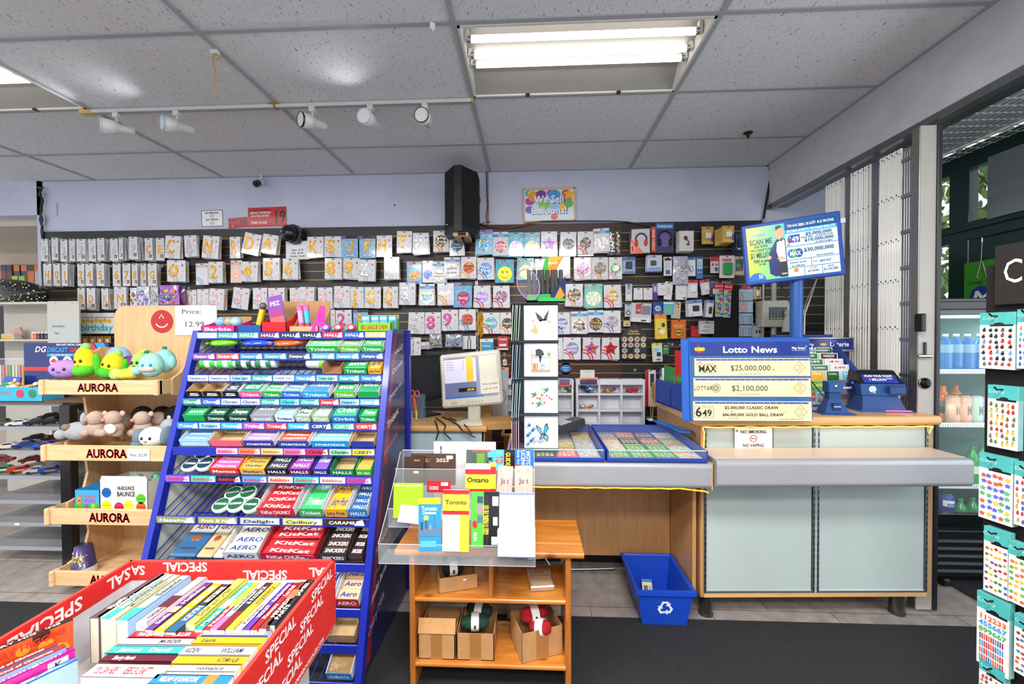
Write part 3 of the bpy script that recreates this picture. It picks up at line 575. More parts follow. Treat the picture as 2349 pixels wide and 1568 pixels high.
# == ticket cases
BL='17399b'
def ticket_case(x0,x1,label,tickets,grp):
 t=thing('ticket_case',label,'display case',(x0,1.905,.8435));W_=x1-x0;D=.50;h=.052;tilt=.008
 def Z(y):return tilt*y/D
 m=MB()
 px_prof(m,[(0,0),(D,0),(D,tilt+.01),(0,.012)],0,W_,BL,'plastic')
 obj('case_tray',m,t)
 m=MB()
 for a,b in((0,.008),(W_-.008,W_)):px_prof(m,[(0,.0),(D,.0),(D,h+tilt),(0,h)],a,b,BL,'plastic')
 px_prof(m,[(D-.008,0),(D,0),(D,h+tilt+.004),(D-.008,h+tilt+.004)],0,W_,BL,'plastic');m.box(0,W_,-.002,.006,0,.016,BL,'plastic',b=.002)
 obj('case_frame',m,t)
 obj('front_glass',MB().box(.008,W_-.008,-.001,.002,.016,h,'dfeeea','glass'),t)
 m=MB();px_prof(m,[(0,h),(D-.008,h+tilt),(D-.008,h+tilt+.003),(0,h+.003)],.008,W_-.008,'dfeeea','glass');m.box(.008,W_-.008,-.0025,.001,h-.001,h+.0035,'9fd0c0','gloss');obj('glass_lid',m,t)
 R=random.Random(int(x1*100));n=len(tickets[0]);hh=(D-.03)/len(tickets)
 for r,row in enumerate(tickets):
  ww=(W_-.03)/len(row)
  for c,(col,c2,tx,lb)in enumerate(row):
   k=MB();w,d=ww*.96,hh*.97
   k.box(0,w,0,d,0,.001,col,'gloss')
   V=[];top=lambda m2:m2
   q=MB();q.quad(w*.06,w*.94,d*.68,d*.95,0,c2,'gloss').text(tx,w/2,d*.82,d*.15,.0001,'fff6e0' if c2!='f4e7d0' else 'b3272b','gloss',1,w=w*.78)
   for i in range(3):
    for j in range(4):q.quad(w*(.1+.21*j),w*(.26+.21*j),d*(.1+.19*i),d*(.22+.19*i),0,('f3e9a8','f7f3df','e8c86a')[(i+j+c)%3],'gloss')
   k.add([(p[0],p[2],.0012+.0002*(i_>3))for i_,p in enumerate(q.v)],q.f,'ffffff','gloss')
   nn=len(q.f);k.c[-nn:]=q.c
   y=.018+hh*r;ang=math.atan(tilt/D)
   one('scratch_ticket',k,lb,'lottery ticket',(x0+.016+ww*c,1.905+y,.8435+.0135+Z(y)*.97),(ang,0,R.uniform(-.02,.02)),grp)
 return t
g_,y_,p_,o_,w_,k_='3aa860','e9c94a','d7668f','e8792c','e6ddd8','2f2c3c'
ticket_case(.347,.80,'blue framed glass ticket case at the right end of the silver counter',[
[(g_,'2f8f50','CASH','green scratch ticket at the front left of the right ticket case'),(g_,'2f8f50','CASH','second green scratch ticket from the left in the front row of the right case'),(g_,'2f8f50','CASH','third green scratch ticket in the front row of the right case'),('dcd8d0','e8662c','HOT','pale scratch ticket with an orange title at the front right of the right case')],
[(w_,'f0dcd0','egg','white scratch ticket with egg in the second row of the right case'),(g_,'49b06a','CRAZY','green scratch ticket, second in the second row of the right case'),(g_,'49b06a','CASH','green scratch ticket, third in the second row of the right case'),('cfe0ea','e8662c','Coffee','pale blue scratch ticket at the right of the second row in the right case')],
[('dcd6cc','c85a4a','WIN','cream scratch ticket in the third row of the right case'),(k_,'3b3430','SKYLINE','dark skyline scratch ticket in the third row of the right case'),('cf5d86','7a3f8a','X','pink and violet scratch ticket in the third row of the right case'),('9fc3a8','6fa98c','LUCK','mint scratch ticket at the right of the third row in the right case')],
[('9aa7b5','5a4f8a','BINGO','grey violet scratch ticket in the back row of the right case'),(o_,'e8922c','CRAZY','orange scratch ticket in the back row of the right case'),('55506a','2c2733','WORD','dark scratch ticket in the back row of the right case'),('e2dce0','d5cdd8','PLUS','pale pink scratch ticket at the back right of the right case')]],'scratch tickets in the right glass case')
ticket_case(-.10,.34,'blue framed glass ticket case behind the greeting card column',[
[(k_,'204048','Pot','dark scratch ticket at the front left of the left ticket case'),('4a3440','5a2430','RED','dark red scratch ticket in the front row of the left case'),('e85f8a','f0b83c','FUN','pink and yellow scratch ticket in the front row of the left case'),('c9c4d8','b4b0cc','SPIN','pale lilac scratch ticket at the front right of the left case')],
[(k_,'303030','GO','black scratch ticket in the second row of the left case'),('b3372e','8c2a24','HOT','red scratch ticket in the second row of the left case'),('f0dc3c','e85f8a','LUCK','yellow scratch ticket in the second row of the left case'),('bfc9dc','9fb0d0','CASH','pale blue scratch ticket in the second row of the left case')],
[('8a3a44','5a2430','RED','maroon scratch ticket in the back row of the left case'),('d8472e','a82f20','HOT','orange red scratch ticket in the back row of the left case'),('2d5a68','204850','MONEY','teal scratch ticket titled MONEY in the back row of the left case'),('e8c23c','e08a2c','GOLD','gold scratch ticket at the back right of the left case')]],'scratch tickets in the left glass case')
t=thing('ticket_magnifier','blue plastic clip loop lying over the right end of the ticket case','clip',(.70,2.28,.935))
obj('loop',MB().tube([(-.02,.12,.0),(.0,.05,.0),(.035,-.04,.0),(.055,-.15,-.004),(.10,-.17,-.004),(.115,-.15,-.004),(.06,-.03,0),(.03,.06,0)],.006,'1d5fae','plastic',8,closed=True),t);obj('tag',MB().box(-.03,.0,.10,.15,-.002,.006,'8fb4d8','plastic',b=.002),t)
# card terminal
t=thing('card_terminal','dark grey card payment terminal lying behind the card column','card terminal',(at(1300,990,Y=2.3).x,2.26,.93),(.12,0,-.9))
obj('terminal_body',MB().box(-.045,.045,-.10,.10,-.02,.025,'34363a','plastic',b=.008),t)
for i in range(12):obj('key',MB().box(-.03+.022*(i%3),-.014+.022*(i%3),-.07+.02*(i//3),-.056+.02*(i//3),.025,.029,('c9ccd0' if i else 'd8c23c'),'plastic'),t)
# == recycling bin
BX0,BX1,BY0,BY1,BH=.505,.79,2.0,2.36,.19
t=thing('recycling_bin','blue plastic recycling bin on the floor under the counter','bin',(0,0,0))
m=MB();i0=.022
def ringv(dx,z):return[(BX0+dx,BY0+dx,z),(BX1-dx,BY0+dx,z),(BX1-dx,BY1-dx,z),(BX0+dx,BY1-dx,z)]
L0=[ringv(.035,.008),ringv(.012,BH-.02),ringv(.0,BH-.02),ringv(.0,BH),ringv(.012,BH+.002),ringv(.018,BH-.006),ringv(.04,.014)]
v=sum(L0,[]);f=[]
for a in range(len(L0)-1):
 for k in range(4):f.append((a*4+k,a*4+(k+1)%4,a*4+4+(k+1)%4,a*4+4+k))
f+=[(3,2,1,0),tuple(range((len(L0)-1)*4,len(L0)*4))]
m.add(v,f,'1743b4','plastic');obj('bin_body',m,t)
m=MB();s=.030;cx,cz=(BX0+BX1)/2+.0,.105
for k in range(3):
 a=PI/2+k*2*PI/3
 q=MB();q.poly([(-.011,.018),(.009,.018),(.014,.010),(.019,.013),(.016,-.004),(.001,.002),(.006,.006),(.003,.010),(-.005,.010),(-.011,.0),(-.017,.004)],0,'f0f4ff');
 R=Matrix.Rotation(a-PI/2,3,'Y')
 m.add([tuple(R@Vector((p[0],0,p[2]+.008))*1.35)for p in q.v],q.f,'dfe8ff','paper')
o=obj('recycling_symbol',m,t);o.location=(cx,BY0+.0200,.100);o.rotation_euler=(.141,0,0)
one('paper_slip',MB().box(0,.055,0,.002,0,.08,'e4dcb0','paper').quad(.0,.055,.065,.08,-.0005,'3f7fb8').quad(.008,.03,.01,.05,-.0005,'6a6a58').quad(.035,.05,.01,.05,-.0005,'b8b088'),'cream ticket slip standing in the blue recycling bin','paper',(.60,2.24,.02),(-.5,.1,.1))
m=MB().ell((0,0,.014),(.022,.02,.013),'d8c0cc','paper',7,5,wob=.5);one('crumpled_paper',m,'crumpled pinkish paper in the blue recycling bin','paper',(.575,2.20,.018))
# cables in the kneehole
one('floor_cable',MB().tube([(at(1300,1318,Z=.01).x,2.62,.012),(.18,2.60,.012),(.30,2.66,.05),(.42,2.70,.06),(.56,2.68,.05)],.008,'c9c0a8','plastic',8),'beige power cable snaking over the floor inside the kneehole','cable')
one('armoured_hose',MB().tube([(-.05,2.50,.012),(.2,2.49,.012),(.40,2.50,.014),(.50,2.50,.02)],.008,'8d8c88','metal',8),'grey armoured cable lying on the floor behind the blue bin','cable')
one('thin_cable',MB().tube([(-.02,2.30,.03),(.08,2.30,.06),(.12,2.34,.10),(.08,2.38,.14),(-.02,2.40,.12)],.004,'d8d4c8','plastic',6),'thin white cable looping beside the wooden table leg','cable')
# == balloon packs on the slatwall
GO,SI,PK,HP='e0a01e','c3c2cc','d9aeb4','d44a96'
CN={GO:'gold',SI:'silver',PK:'rose pink',HP:'hot pink'}
def pack_base(w,h,bg,y=.006):return MB().box(-w/2,w/2,-y,0,-h,0,bg,'wrap',b=.0015)
F_=-.0066
def slot(m,w):m.quad(-.012,.012,-.0135,-.0085,F_-.0002,'2a2a2c','plastic').disc(0,-.009,.005,F_-.0002,'2a2a2c','plastic',10)
def arcs(m,w,h,c):
 for k in range(2):m.ring(-w/2,-h,w*(.36+.16*k),w*(.44+.17*k),F_,c,'wrap',0,PI/2,10)
def lines(m,x0,x1,z,n,c='b4b4b8',dz=.007):
 for i in range(n):m.quad(x0,x1-(i%2)*.2*(x1-x0),z-i*dz-.0014,z-i*dz,F_,c,'wrap')
def bal(m,cx,cz,r,c,c2,seed,tail=True,rz=None,pat=14):
 m.disc(cx,cz,r,F_,c,'foil',26,rz=rz);R=random.Random(seed)
 for i in range(pat):
  a=R.uniform(0,6.28);q=r*math.sqrt(R.uniform(.25,.82));s=r*R.uniform(.07,.16)
  m.disc(cx+q*math.cos(a),cz+q*math.sin(a)*(rz or r)/r,s,F_-.0003-.00001*i,R.choice(c2),'foil',7)
 if tail:m.poly([(cx-.006,cz-(rz or r)-.008),(cx+.006,cz-(rz or r)-.008),(cx,cz-(rz or r)+.004)],F_,c,'foil').quad(cx-.0007,cx+.0007,cz-(rz or r)-.028,cz-(rz or r)-.008,F_,'909090','wrap')
def pack(kind,w,h,ch='',c=GO,seed=1,**k):
 if kind=='N':
  m=pack_base(w,h,'dcdcdf');m.text(ch,-w*.14,-h*.47,h*.60,F_,{GO:'b97a12',SI:'9a99a4',PK:'b98890',HP:'a62f72'}[c],'foil',1,w=w*.56 if ch not in '1IJ' else w*.34)
  m.text(ch,-w*.145,-h*.465,h*.56,F_-.0006,c,'foil',1,w=w*.50 if ch not in '1IJ' else w*.28)
  m.disc(w*.34,-h*.24,w*.062,F_,'d2433f','wrap',12);arcs(m,w,h,'b3b6ba');lines(m,w*.18,w*.42,-h*.66,4);lines(m,-w*.05,w*.42,-h*.84,2);m.quad(w*.33,w*.37,-h*.56,-h*.46,F_,'8fa3b3','wrap')
 elif kind=='S':
  m=pack_base(w,h,'d4d4d6');m.text(ch,-.0,-h*.50,h*.36,F_,{GO:'b97a12',SI:'908f98'}.get(c,c),'foil',1,w=w*.62);m.text(ch,-.001,-h*.495,h*.33,F_-.0006,c,'foil',1,w=w*.56)
  m.quad(w*.05,w*.42,-h*.88,-h*.73,F_,'6a4636','wrap');m.quad(w*.12,w*.30,-h*.85,-h*.77,F_-.0003,'c99a5a','wrap');lines(m,-w*.38,w*.3,-h*.16,3,'a9a9ad');lines(m,-w*.42,-w*.0,-h*.72,5,'b4b4b8',.006)
 elif kind=='U':
  m=pack_base(w,h,'7fb6dc');m.quad(-w/2,w/2,-h*.13,0,F_,'1e2026','wrap').quad(-w/2,-w*.24,-h*.14,0,F_-.0003,'7a4fa3','wrap')
  for i in range(6):m.disc(w*(-.35+.14*i),-h*(.3+.1*(i%3)),w*.13,F_-.00005*i-.0001,'9fcae6','wrap',10,rz=.008)
  m.text(ch,0,-h*.46,h*.50,F_-.0006,'a8730f','foil',1,w=w*.46).text(ch,-.001,-h*.455,h*.47,F_-.001,GO,'foil',1,w=w*.42)
  m.disc(0,-h*.88,w*.32,F_-.0004,'20242c','wrap',20,rz=h*.055).disc(0,-h*.88,w*.29,F_-.0007,'dfe6ea','wrap',20,rz=h*.042).text('anagram',0,-h*.88,h*.04,F_-.001,'20242c','wrap',1)
 else:
  bg=k.get('bg','e0e0e3');m=pack_base(w,h,bg);a=k.get('arc');hd=k.get('head');cz=-h*(.50 if not hd else .62);r=w*k.get('r',.37)
  if a:arcs(m,w,h,a)
  if hd=='blue':m.quad(-w/2,w/2,-h*.22,-h*.10,F_,'2f97d3','wrap').disc(-w*.3,-h*.16,w*.06,F_-.0003,'d8432f','wrap',8).text('Qualatex',w*.05,-h*.16,h*.05,F_-.0004,'f4f8fb','wrap',1,sh=.2);m.disc(w*.38,-h*.36,w*.05,F_,'edc23c','wrap',10)
  if hd=='purple':m.quad(-w/2,w/2,-h*.17,0,F_,'8f7fc8','wrap').disc(-w*.2,-h*.12,w*.2,F_-.0003,'b6abdf','wrap',14,rz=h*.05)
  if hd=='corner':m.quad(-w/2,w/2,-h*.13,0,F_,'23252c','wrap').quad(-w/2,-w*.2,-h*.15,0,F_-.0003,'8a5bb0','wrap').disc(0,-h*.93,w*.35,F_,k.get('oval','5b3a78'),'wrap',18,rz=h*.045)
  if hd=='word':
   for i,q in enumerate('BALLOON'):m.text(q,-w*.39+i*w*.13,-h*.13,h*.11,F_,('d8423a','e8a03a','4a9fd0','d8608a','5fb05a','e8823a','7a5fb0')[i],'wrap',1,w=w*.115)
  if kind=='R':bal(m,0,cz,r,c,k.get('c2',['ffffff','f2d24a','5fb0e0']),seed,pat=k.get('pat',16))
  elif kind=='T':
   m.star(0,cz,r*1.25,F_,c,'foil',.5);R=random.Random(seed)
   for i in range(k.get('pat',12)):a_=R.uniform(0,6.28);q=r*R.uniform(.1,.6);m.disc(q*math.cos(a_),cz+q*math.sin(a_),r*.1,F_-.0003-.00001*i,R.choice(k.get('c2',['f0c040','4fa0d8','ffffff'])),'foil',6)
   m.quad(-.0007,.0007,cz-r*1.5,cz-r*.6,F_,'909090','wrap')
  elif kind=='H':
   pts=[(16*math.sin(t_)**3/17*r,cz+(13*math.cos(t_)-5*math.cos(2*t_)-2*math.cos(3*t_)-math.cos(4*t_))/17*r)for t_ in[2*PI*i/28 for i in range(28)]]
   m.poly(pts,F_,c,'foil');R=random.Random(seed)
   for i in range(8):m.disc(R.uniform(-.5,.5)*r,cz-R.uniform(-.1,.5)*r,r*.09,F_-.0003-.00001*i,R.choice(k.get('c2',['d8a850'])),'foil',6)
   m.quad(-.0007,.0007,cz-r*1.6,cz-r*.9,F_,'909090','wrap')
  elif kind=='D':m.poly([(0,cz-r*1.2),(r*1.2,cz),(r*.9,cz+r*.7),(0,cz+r),(-r*.9,cz+r*.7),(-r*1.2,cz)],F_,c,'foil');R=random.Random(3);[m.disc(R.uniform(-.6,.6)*r,cz+R.uniform(-.4,.5)*r,r*.15,F_-.0003-.0001*i,R.choice(['e9b8c8','b8d8a0','e8d488']),'foil',7)for i in range(9)]
  tx=k.get('tx',[]);n=len(tx)
  for i,s_ in enumerate(tx):m.text(s_,0,cz+(n-1)*r*.27-i*r*.54,r*.40,F_-.0012,k.get('tc','ffffff'),'wrap',1,w=min(r*1.62,.024*len(s_))if kind!='T' else min(r*1.1,.02*len(s_)))
  if k.get('smile'):
   m.disc(-r*.3,cz+r*.25,r*.09,F_-.001,'222222','wrap',10,rz=r*.17).disc(r*.3,cz+r*.25,r*.09,F_-.001,'222222','wrap',10,rz=r*.17).ring(0,cz,r*.56,r*.62,F_-.001,'222222','wrap',PI*1.1,PI*1.9,14)
  if k.get('cat'):
   m.disc(0,cz,r*.55,F_-.0006,'f4f2f4','foil',16).poly([(-r*.5,cz+r*.2),(-r*.45,cz+r*.75),(-r*.1,cz+r*.45)],F_-.0006,'f4f2f4','foil').poly([(r*.5,cz+r*.2),(r*.1,cz+r*.45),(r*.45,cz+r*.75)],F_-.0006,'f4f2f4','foil').disc(0,cz-r*.1,r*.07,F_-.001,'d86a8a','wrap',6)
   for s_ in(-1,1):m.ring(s_*r*.25,cz+.002,r*.08,r*.12,F_-.001,'333333','wrap',PI,2*PI,6)
  lines(m,w*.1,w*.42,-h*.86,2)
 slot(m,w);return m
hookc={}
def hook(px_,pz,yf,label,grp='chrome hooks on the slatwall'):
 L=WY-.024-yf;key=round(L,2)
 if key not in hookc:hookc[key]=MB().tube([(0,0,0),(0,-L-.012,0),(0,-L-.022,.006),(0,-L-.026,.016)],.0017,'c9cbcd','chrome',6).box(-.010,.010,-.003,.001,-.010,.012,'b9bbbd','metal').mesh('slatwall_hook')
 o=link('slatwall_hook',hookc[key],None,(px_,WY-.0225,pz));tag(o,label,'hook',grp);return o
def hang(x0,y0,x1,y1,m,name,label,cat,n=0,rot=0,dep=None,back=None,back_label=None,bgrp=None,grp=None,jit=1,hooked=True,step=.009):
 """a pack whose front face covers the photo box, n more behind it on the same hook"""
 yf=WY-.024-.02-(dep if dep is not None else .03+n*step)
 a=at((x0+x1)/2,y0,Y=yf)
 mm=m if not isinstance(m,MB)else m.mesh(name)
 o=tag(link(name,mm,None,(a.x,yf,a.z),(0,rot,rnd.uniform(-.05,.05))),label,cat,grp)
 if n and back:
  for i in range(n):
   b=link(name,back,None,(a.x+rnd.uniform(-.004,.004)*jit,yf+step*(i+1),a.z+rnd.uniform(-.006,.002)*jit),(0,rot+rnd.uniform(-.07,.07)*jit,rnd.uniform(-.05,.05)*jit))
   tag(b,back_label,cat,bgrp)
 if hooked:hook(a.x,a.z-.009,yf,'chrome hook holding the '+' '.join(label.split()[:12]))
 return o,a,yf
def wh(x0,y0,x1,y1,yf):a=at(x0,y0,Y=yf);b=at(x1,y1,Y=yf);return abs(b.x-a.x),abs(a.z-b.z)
backs={}
def backmesh(w,h,bg,ec,kind='b'):
 k=(round(w,2),round(h,2),bg)
 if k not in backs:
  m=MB().box(-w/2,w/2,-.005,0,-h,0,bg,'wrap',b=.001).box(w/2-.0005,w/2+.0006,-.0045,-.001,-h*.75,-h*.25,ec,'wrap');m.disc(w*.3,-h*.24,w*.062,-.0056,'d2433f','wrap',8);backs[k]=m.mesh('balloon_pack')
 return backs[k]
ROWN={1:'top row',2:'second row',3:'third row',4:'fourth row',5:'lowest row'}
ORD=['first','second','third','fourth','fifth','sixth','seventh','eighth','ninth','tenth','eleventh','twelfth']
DG='zero one two three four five six seven eight nine'.split()
def NP(row,kind,x0,y0,x1,y1,ch,c,n,rot=0,extra=''):
 step=.011 if kind=='S' else .008;yf=WY-.044-(.03+n*step);w,h=wh(x0,y0,x1,y1,yf);m=pack(kind,w,h,ch,c)
 what='number '+DG[int(ch)]if ch.isdigit()else 'letter '+ch;st={'N':'white','S':'narrow silver','U':'sky blue'}[kind]
 lb=f'{st} balloon pack showing a {CN[c]} {what} in the {ROWN[row]}{extra}'
 bl=f'pack hanging behind the {st} pack with {CN[c]} {what} in the {ROWN[row]}'
 o,a,yf=hang(x0,y0,x1,y1,m,'balloon_pack',lb,'balloon pack',n,rot,dep=.03+n*step,back=backmesh(w,h,'d2d3d8' if kind!='U' else '8fb8d8',c,kind),back_label=bl,bgrp=f'packs behind the {st} {CN[c]} {what} in the {ROWN[row]}',step=step)
 # narrow silver packs, upper left
for x0,x1,y0,ch in((94,111,548,'0'),(119,134,545,'1'),(139,155,549,'3'),(159,173,548,'8'),(176,197,548,'2'),(203,221,548,'4'),(223,241,546,'5'),(253,271,547,'6'),(273,283,544,'7'),(296,316,543,'9')):
 NP(1,'S',x0,y0,x1,y0+51,ch,SI,5 if ch in '379' else 4)
NP(1,'S',332,546,351,597,'C',GO,3);NP(1,'S',358,546,377,597,'E',GO,2)
for x0,x1,ch,n in((100,118,'H',3),(123,139,'0',3),(143,156,'1',5),(178,194,'2',2),(197,214,'4',3),(222,240,'5',4),(259,277,'6',1),(281,300,'7',2),(303,316,'8',3),(322,336,'9',1),(339,361,'G',4)):
 NP(2,'S',x0,604,x1,656,ch,GO,n)
NP(3,'S',178,660,196,710,'B',GO,1);NP(3,'S',199,660,220,710,'D',GO,4);NP(3,'S',233,661,250,709,'K',GO,4);NP(3,'S',262,658,291,708,'N',GO,2)
# letters and numbers
for a in((1,381,541,416,592,'C',GO,3,.07),(1,422,540,452,588,'A',SI,4,-.03),(1,467,541,505,592,'N',GO,4,.10),(1,527,543,552,592,'R',GO,3,.0),(1,563,536,602,584,'D',GO,3,.20),(1,605,538,640,581,'A',GO,5,.16),
(1,705,543,743,590,'K',GO,1,.02),(1,745,542,783,589,'S',GO,1,0),(1,864,540,900,589,'H',GO,1,0),(1,911,530,946,578,'T',GO,1,.03),(1,947,534,984,582,'P',SI,3,.02),
(2,384,597,426,645,'0',GO,4,.0),(2,478,600,512,648,'2',GO,4,0),(2,554,600,594,645,'4',GO,4,.05),(2,604,592,642,642,'5',GO,2,.02),(2,649,593,684,639,'6',GO,3,0),(2,745,592,785,639,'8',GO,3,.02),
(2,787,592,826,638,'9',GO,1,.02),(2,823,595,862,644,'Z',SI,3,.04),(2,881,589,916,640,'N',SI,3,.0),(3,426,665,452,712,'0',PK,1,0),(3,453,663,479,710,'1',PK,1,0),(3,482,662,515,710,'2',PK,5,.05),(3,536,660,575,708,'3',PK,1,.12),
(3,580,660,614,708,'4',PK,1,0),(3,615,660,654,708,'5',PK,4,0),(3,665,660,697,708,'6',PK,1,0),(3,688,658,722,706,'7',PK,4,.02),(3,729,659,763,708,'8',PK,2,0),(3,767,656,803,705,'9',PK,2,.02),(3,804,658,835,706,'J',GO,1,0),
(3,837,658,874,706,'G',GO,1,0),(3,879,657,914,706,'Q',GO,1,.02),(3,916,648,954,699,'S',SI,3,.02),(4,770,711,807,757,'2',HP,1,0),(4,938,716,974,765,'Y',SI,1,0),(4,975,716,1012,765,'8',HP,1,0),(4,1013,710,1051,758,'9',HP,1,.0),(4,737,710,769,757,'0',HP,1,0),(5,926,774,966,822,'H',SI,1,0)):
 NP(a[0],'N',*a[1:])
NP(1,'U',784,541,822,591,'U',GO,1);NP(1,'U',824,541,862,591,'F',GO,1);NP(4,'U',810,710,845,758,'B',GO,0)
def RP(x0,y0,x1,y1,kind,c,label,n=2,rot=0,**k):
 yf=WY-.044-(.03+n*.008);w,h=wh(x0,y0,x1,y1,yf);m=pack(kind,w,h,'',c,seed=int(x0),**k)
 hang(x0,y0,x1,y1,m,'balloon_pack',label,'balloon pack',n,rot,dep=.03+n*.008,back=backmesh(w,h,k.get('bg','d6d6da')if k.get('bg')else 'd6d6da',k.get('arc')or c),back_label='pack hidden behind the '+' '.join(label.split()[:12]),bgrp='packs behind the '+' '.join(label.split()[:12]),step=.008)
OR,BLU,RD,PUR,TL='f0a23c','5bb0cf','e0524f','9a7fc8','4fb8c0'
RP(994,529,1030,577,'R','26262b','white balloon pack with a black and gold speckled Congrats balloon',arc=OR,c2=['d8b25a','e8e0c8','8a7a4a'],pat=40,tx=['Congrats'])
RP(1031,540,1066,586,'R','232830','balloon pack with a black Retirement balloon under the loudspeaker',arc=BLU,c2=['4f6f9a'],pat=4,tx=['Happy','Retirement'],tc='9fd0f0')
RP(1091,527,1129,583,'R','58a8d8','pale blue balloon pack with a purple header at the left of the maroon panel',bg='9fd0ea',head='purple',c2=['f2b84a','e86a4a','f6e27a'],pat=22)
RP(1131,532,1166,586,'R','d84a7a','balloon pack with a Welcome Home balloon and blue header',head='blue',c2=['f2d24a','5fb05a','4f8fd0'],tx=['WELCOME','HOME'],pat=22)
RP(1166,533,1201,588,'R','f2f6f8','turquoise BALLOON pack reading Get Well Soon',bg='58bfe0',head='word',tx=['GET','WELL','SOON'],tc='e0609a',pat=8,r=.42)
RP(1202,533,1239,588,'R','e8b8a0','turquoise BALLOON pack with a peach congratulations balloon',bg='7fc8e0',head='word',tx=['Congrats'],c2=['c9dca0','f0d8a0'],r=.42)
RP(1241,531,1278,588,'T','9a5fc0','white balloon pack with a multicoloured star balloon in the top row',arc=BLU,c2=['f0c040','e8823a','4fb0c0'],pat=18)
RP(1286,532,1322,587,'R','35557a','white balloon pack with a navy Happy Birthday balloon and sports balls',c2=['e8823a','f2f2f2','58a8d8'],tx=['HAPPY','B-DAY'],tc='f0a030')
RP(1325,531,1361,583,'R','8a8276','white balloon pack with a grey and brown animal striped balloon',arc=RD,c2=['5a5148','d8cfc0','3a3430'],pat=26)
RP(1361,524,1397,577,'D','d8d4d8','white balloon pack with a pale diamond shaped balloon',head='blue',tx=['JOY'],rot=-.05)
m_=None
yf=WY-.09;w_,h_=wh(1394,525,1425,585,yf);m=pack_base(w_,h_,'1f2023');m.text('HAPPY',-w_*.18,-h_*.5,w_*.34,F_,'dcdcdc','foil',1,rot=PI/2)
for i in range(12):m.disc(w_*(.2+.05*(i%3)),-h_*(.15+.065*i),w_*.09,F_-.0001*i,['e8823a','4fa0d8','f0d040','d84a5a','5fb05a'][i%5],'foil',6)
slot(m,w_);hang(1394,525,1425,585,m,'balloon_pack','black bag with HAPPY in silver letters running up its front','balloon pack',1,0,back=backmesh(w_,h_,'2a2a2e','d84a5a'),back_label='pack hidden behind the black HAPPY bag',bgrp='packs behind the black HAPPY bag')
RP(933,601,968,651,'H','ef8a3a','sky blue pack with an orange heart and couple picture',bg='6fb8e0',head='corner',c2=['2a2a2a','f0c8a0'])
RP(969,598,994,648,'R','5a6fc8','balloon pack with a blue confetti balloon beside the couple pack',head='blue',c2=['e07ab0','6ad0d0','b07ae0'],pat=22,r=.42)
RP(991,600,1022,648,'R','f2eee4','white pack with a plain cream Happy Anniversary balloon',head='blue',tx=['Happy','Anniversary'],tc='77705f',c2=['d8c8a0'],r=.40)
RP(1019,590,1055,638,'R','ece8e4','white pack with a dotted HAPPY Anniversary balloon',head='blue',tx=['HAPPY','Anniversary'],tc='4a4a4a',c2=['e8a0a0','a0c8e0','e8d080'],pat=26,r=.42)
RP(1058,589,1093,638,'R','d8442f','white pack with a rainbow striped Thinking of you balloon',arc='e8b83c',tx=['THINKING','of you'],c2=['e8b83c','4fae4a','e8823a'],tc='20221f',pat=24)
RP(1095,591,1133,641,'R','3a86c8','white pack with a blue flowered Get Well balloon',arc=BLU,tx=['Get','Well'],c2=['f2f2f2','f0d04a','e87aa8'])
RP(1137,595,1179,648,'R','f4e02a','turquoise BALLOON pack with a yellow smiley face',bg='48b0cf',head='word',smile=True,pat=0,r=.40)
RP(1187,592,1225,641,'R','e6e29a','pale mint BALLOON pack with a yellow balloon left of the markers',bg='8fd0cf',head='word',c2=['b8dc8a','f0c890'],r=.40)
RP(1227,593,1252,641,'R','eb8f9c','white pack with a pink balloon partly behind the markers',c2=['f6c8d0'],r=.40)
RP(1270,588,1308,637,'R','d9dbe0','plain white pack edge showing right of the markers',pat=0)
RP(1317,590,1356,640,'R','a87aa8','white pack with a pink and blue diagonal striped balloon',arc='e57f86',c2=['d86a5a','6a8fc8','e8c8c8'],pat=26)
RP(1358,590,1395,640,'R','8a8378','white pack with a dull grey gold balloon in the second row',arc=OR,c2=['a09888'],tx=['CONGRATS'],tc='d8d0c0')
RP(1397,590,1427,640,'R','4fae4a','white pack with a white cat face balloon',arc='e08ac0',c2=['f0d04a','5fc0d8','e86a9a'],cat=True,r=.40)
RP(962,651,997,700,'R','d5ecf2','white pack with a pale blue baby BOY balloon',head='blue',tx=['BABY','BOY'],tc='3a9fc0',c2=['e8c86a','8fcfe0'],r=.42)
RP(1003,649,1042,699,'H','c9cad4','white pack with a silver heart balloon with gold flecks',arc=OR,c2=['d8a850','c89030'])
RP(1043,648,1083,704,'R','8a2f55','sky blue pack with a pink Baby banner balloon',bg='5fb0e0',head='corner',oval='d8609a',c2=['c84a80'],tx=['Baby'],tc='ffd0e4')
RP(1087,655,1125,705,'R','a888d0','white pack with a lilac floral Birthday balloon',arc=RD,c2=['f2f2f2','6ac0d0','e890b8'],tx=['BIRTHDAY'],pat=22)
RP(1131,655,1169,705,'R','8a6a80','white pack with a dark pink patterned balloon left of the card column',arc=RD,c2=['d86a9a','c8b0d0','5a5068'],pat=26)
RP(1297,651,1337,701,'R','3a3a3c','white pack with a black and silver Happy Birthday balloon',arc=OR,c2=['d8d4c8','a89868'],tx=['HAPPY','Birthday'],tc='e0c060',pat=34)
RP(1341,651,1382,705,'R','cfd8a8','aqua BALLOON pack with a pale green and gold balloon',bg='7fd0c0',head='word',c2=['e8e0b0','8ac8a0'],tx=['Happy','Birthday'],r=.42)
RP(1385,653,1424,705,'R','e8a02f','white pack with a rainbow HAPPY birthday balloon',arc='e0524f',tx=['HAPPY','birthday'],c2=['4fae4a','3a8fd0','d84a3a'],pat=20)
RP(1053,709,1091,757,'R','e8634a',"white pack with a You're Awesome balloon in coral and aqua",arc=BLU,tx=["YOU'RE",'SOME','AWESOME'],tc='232323',c2=['5fc8b8','f08a6a'])
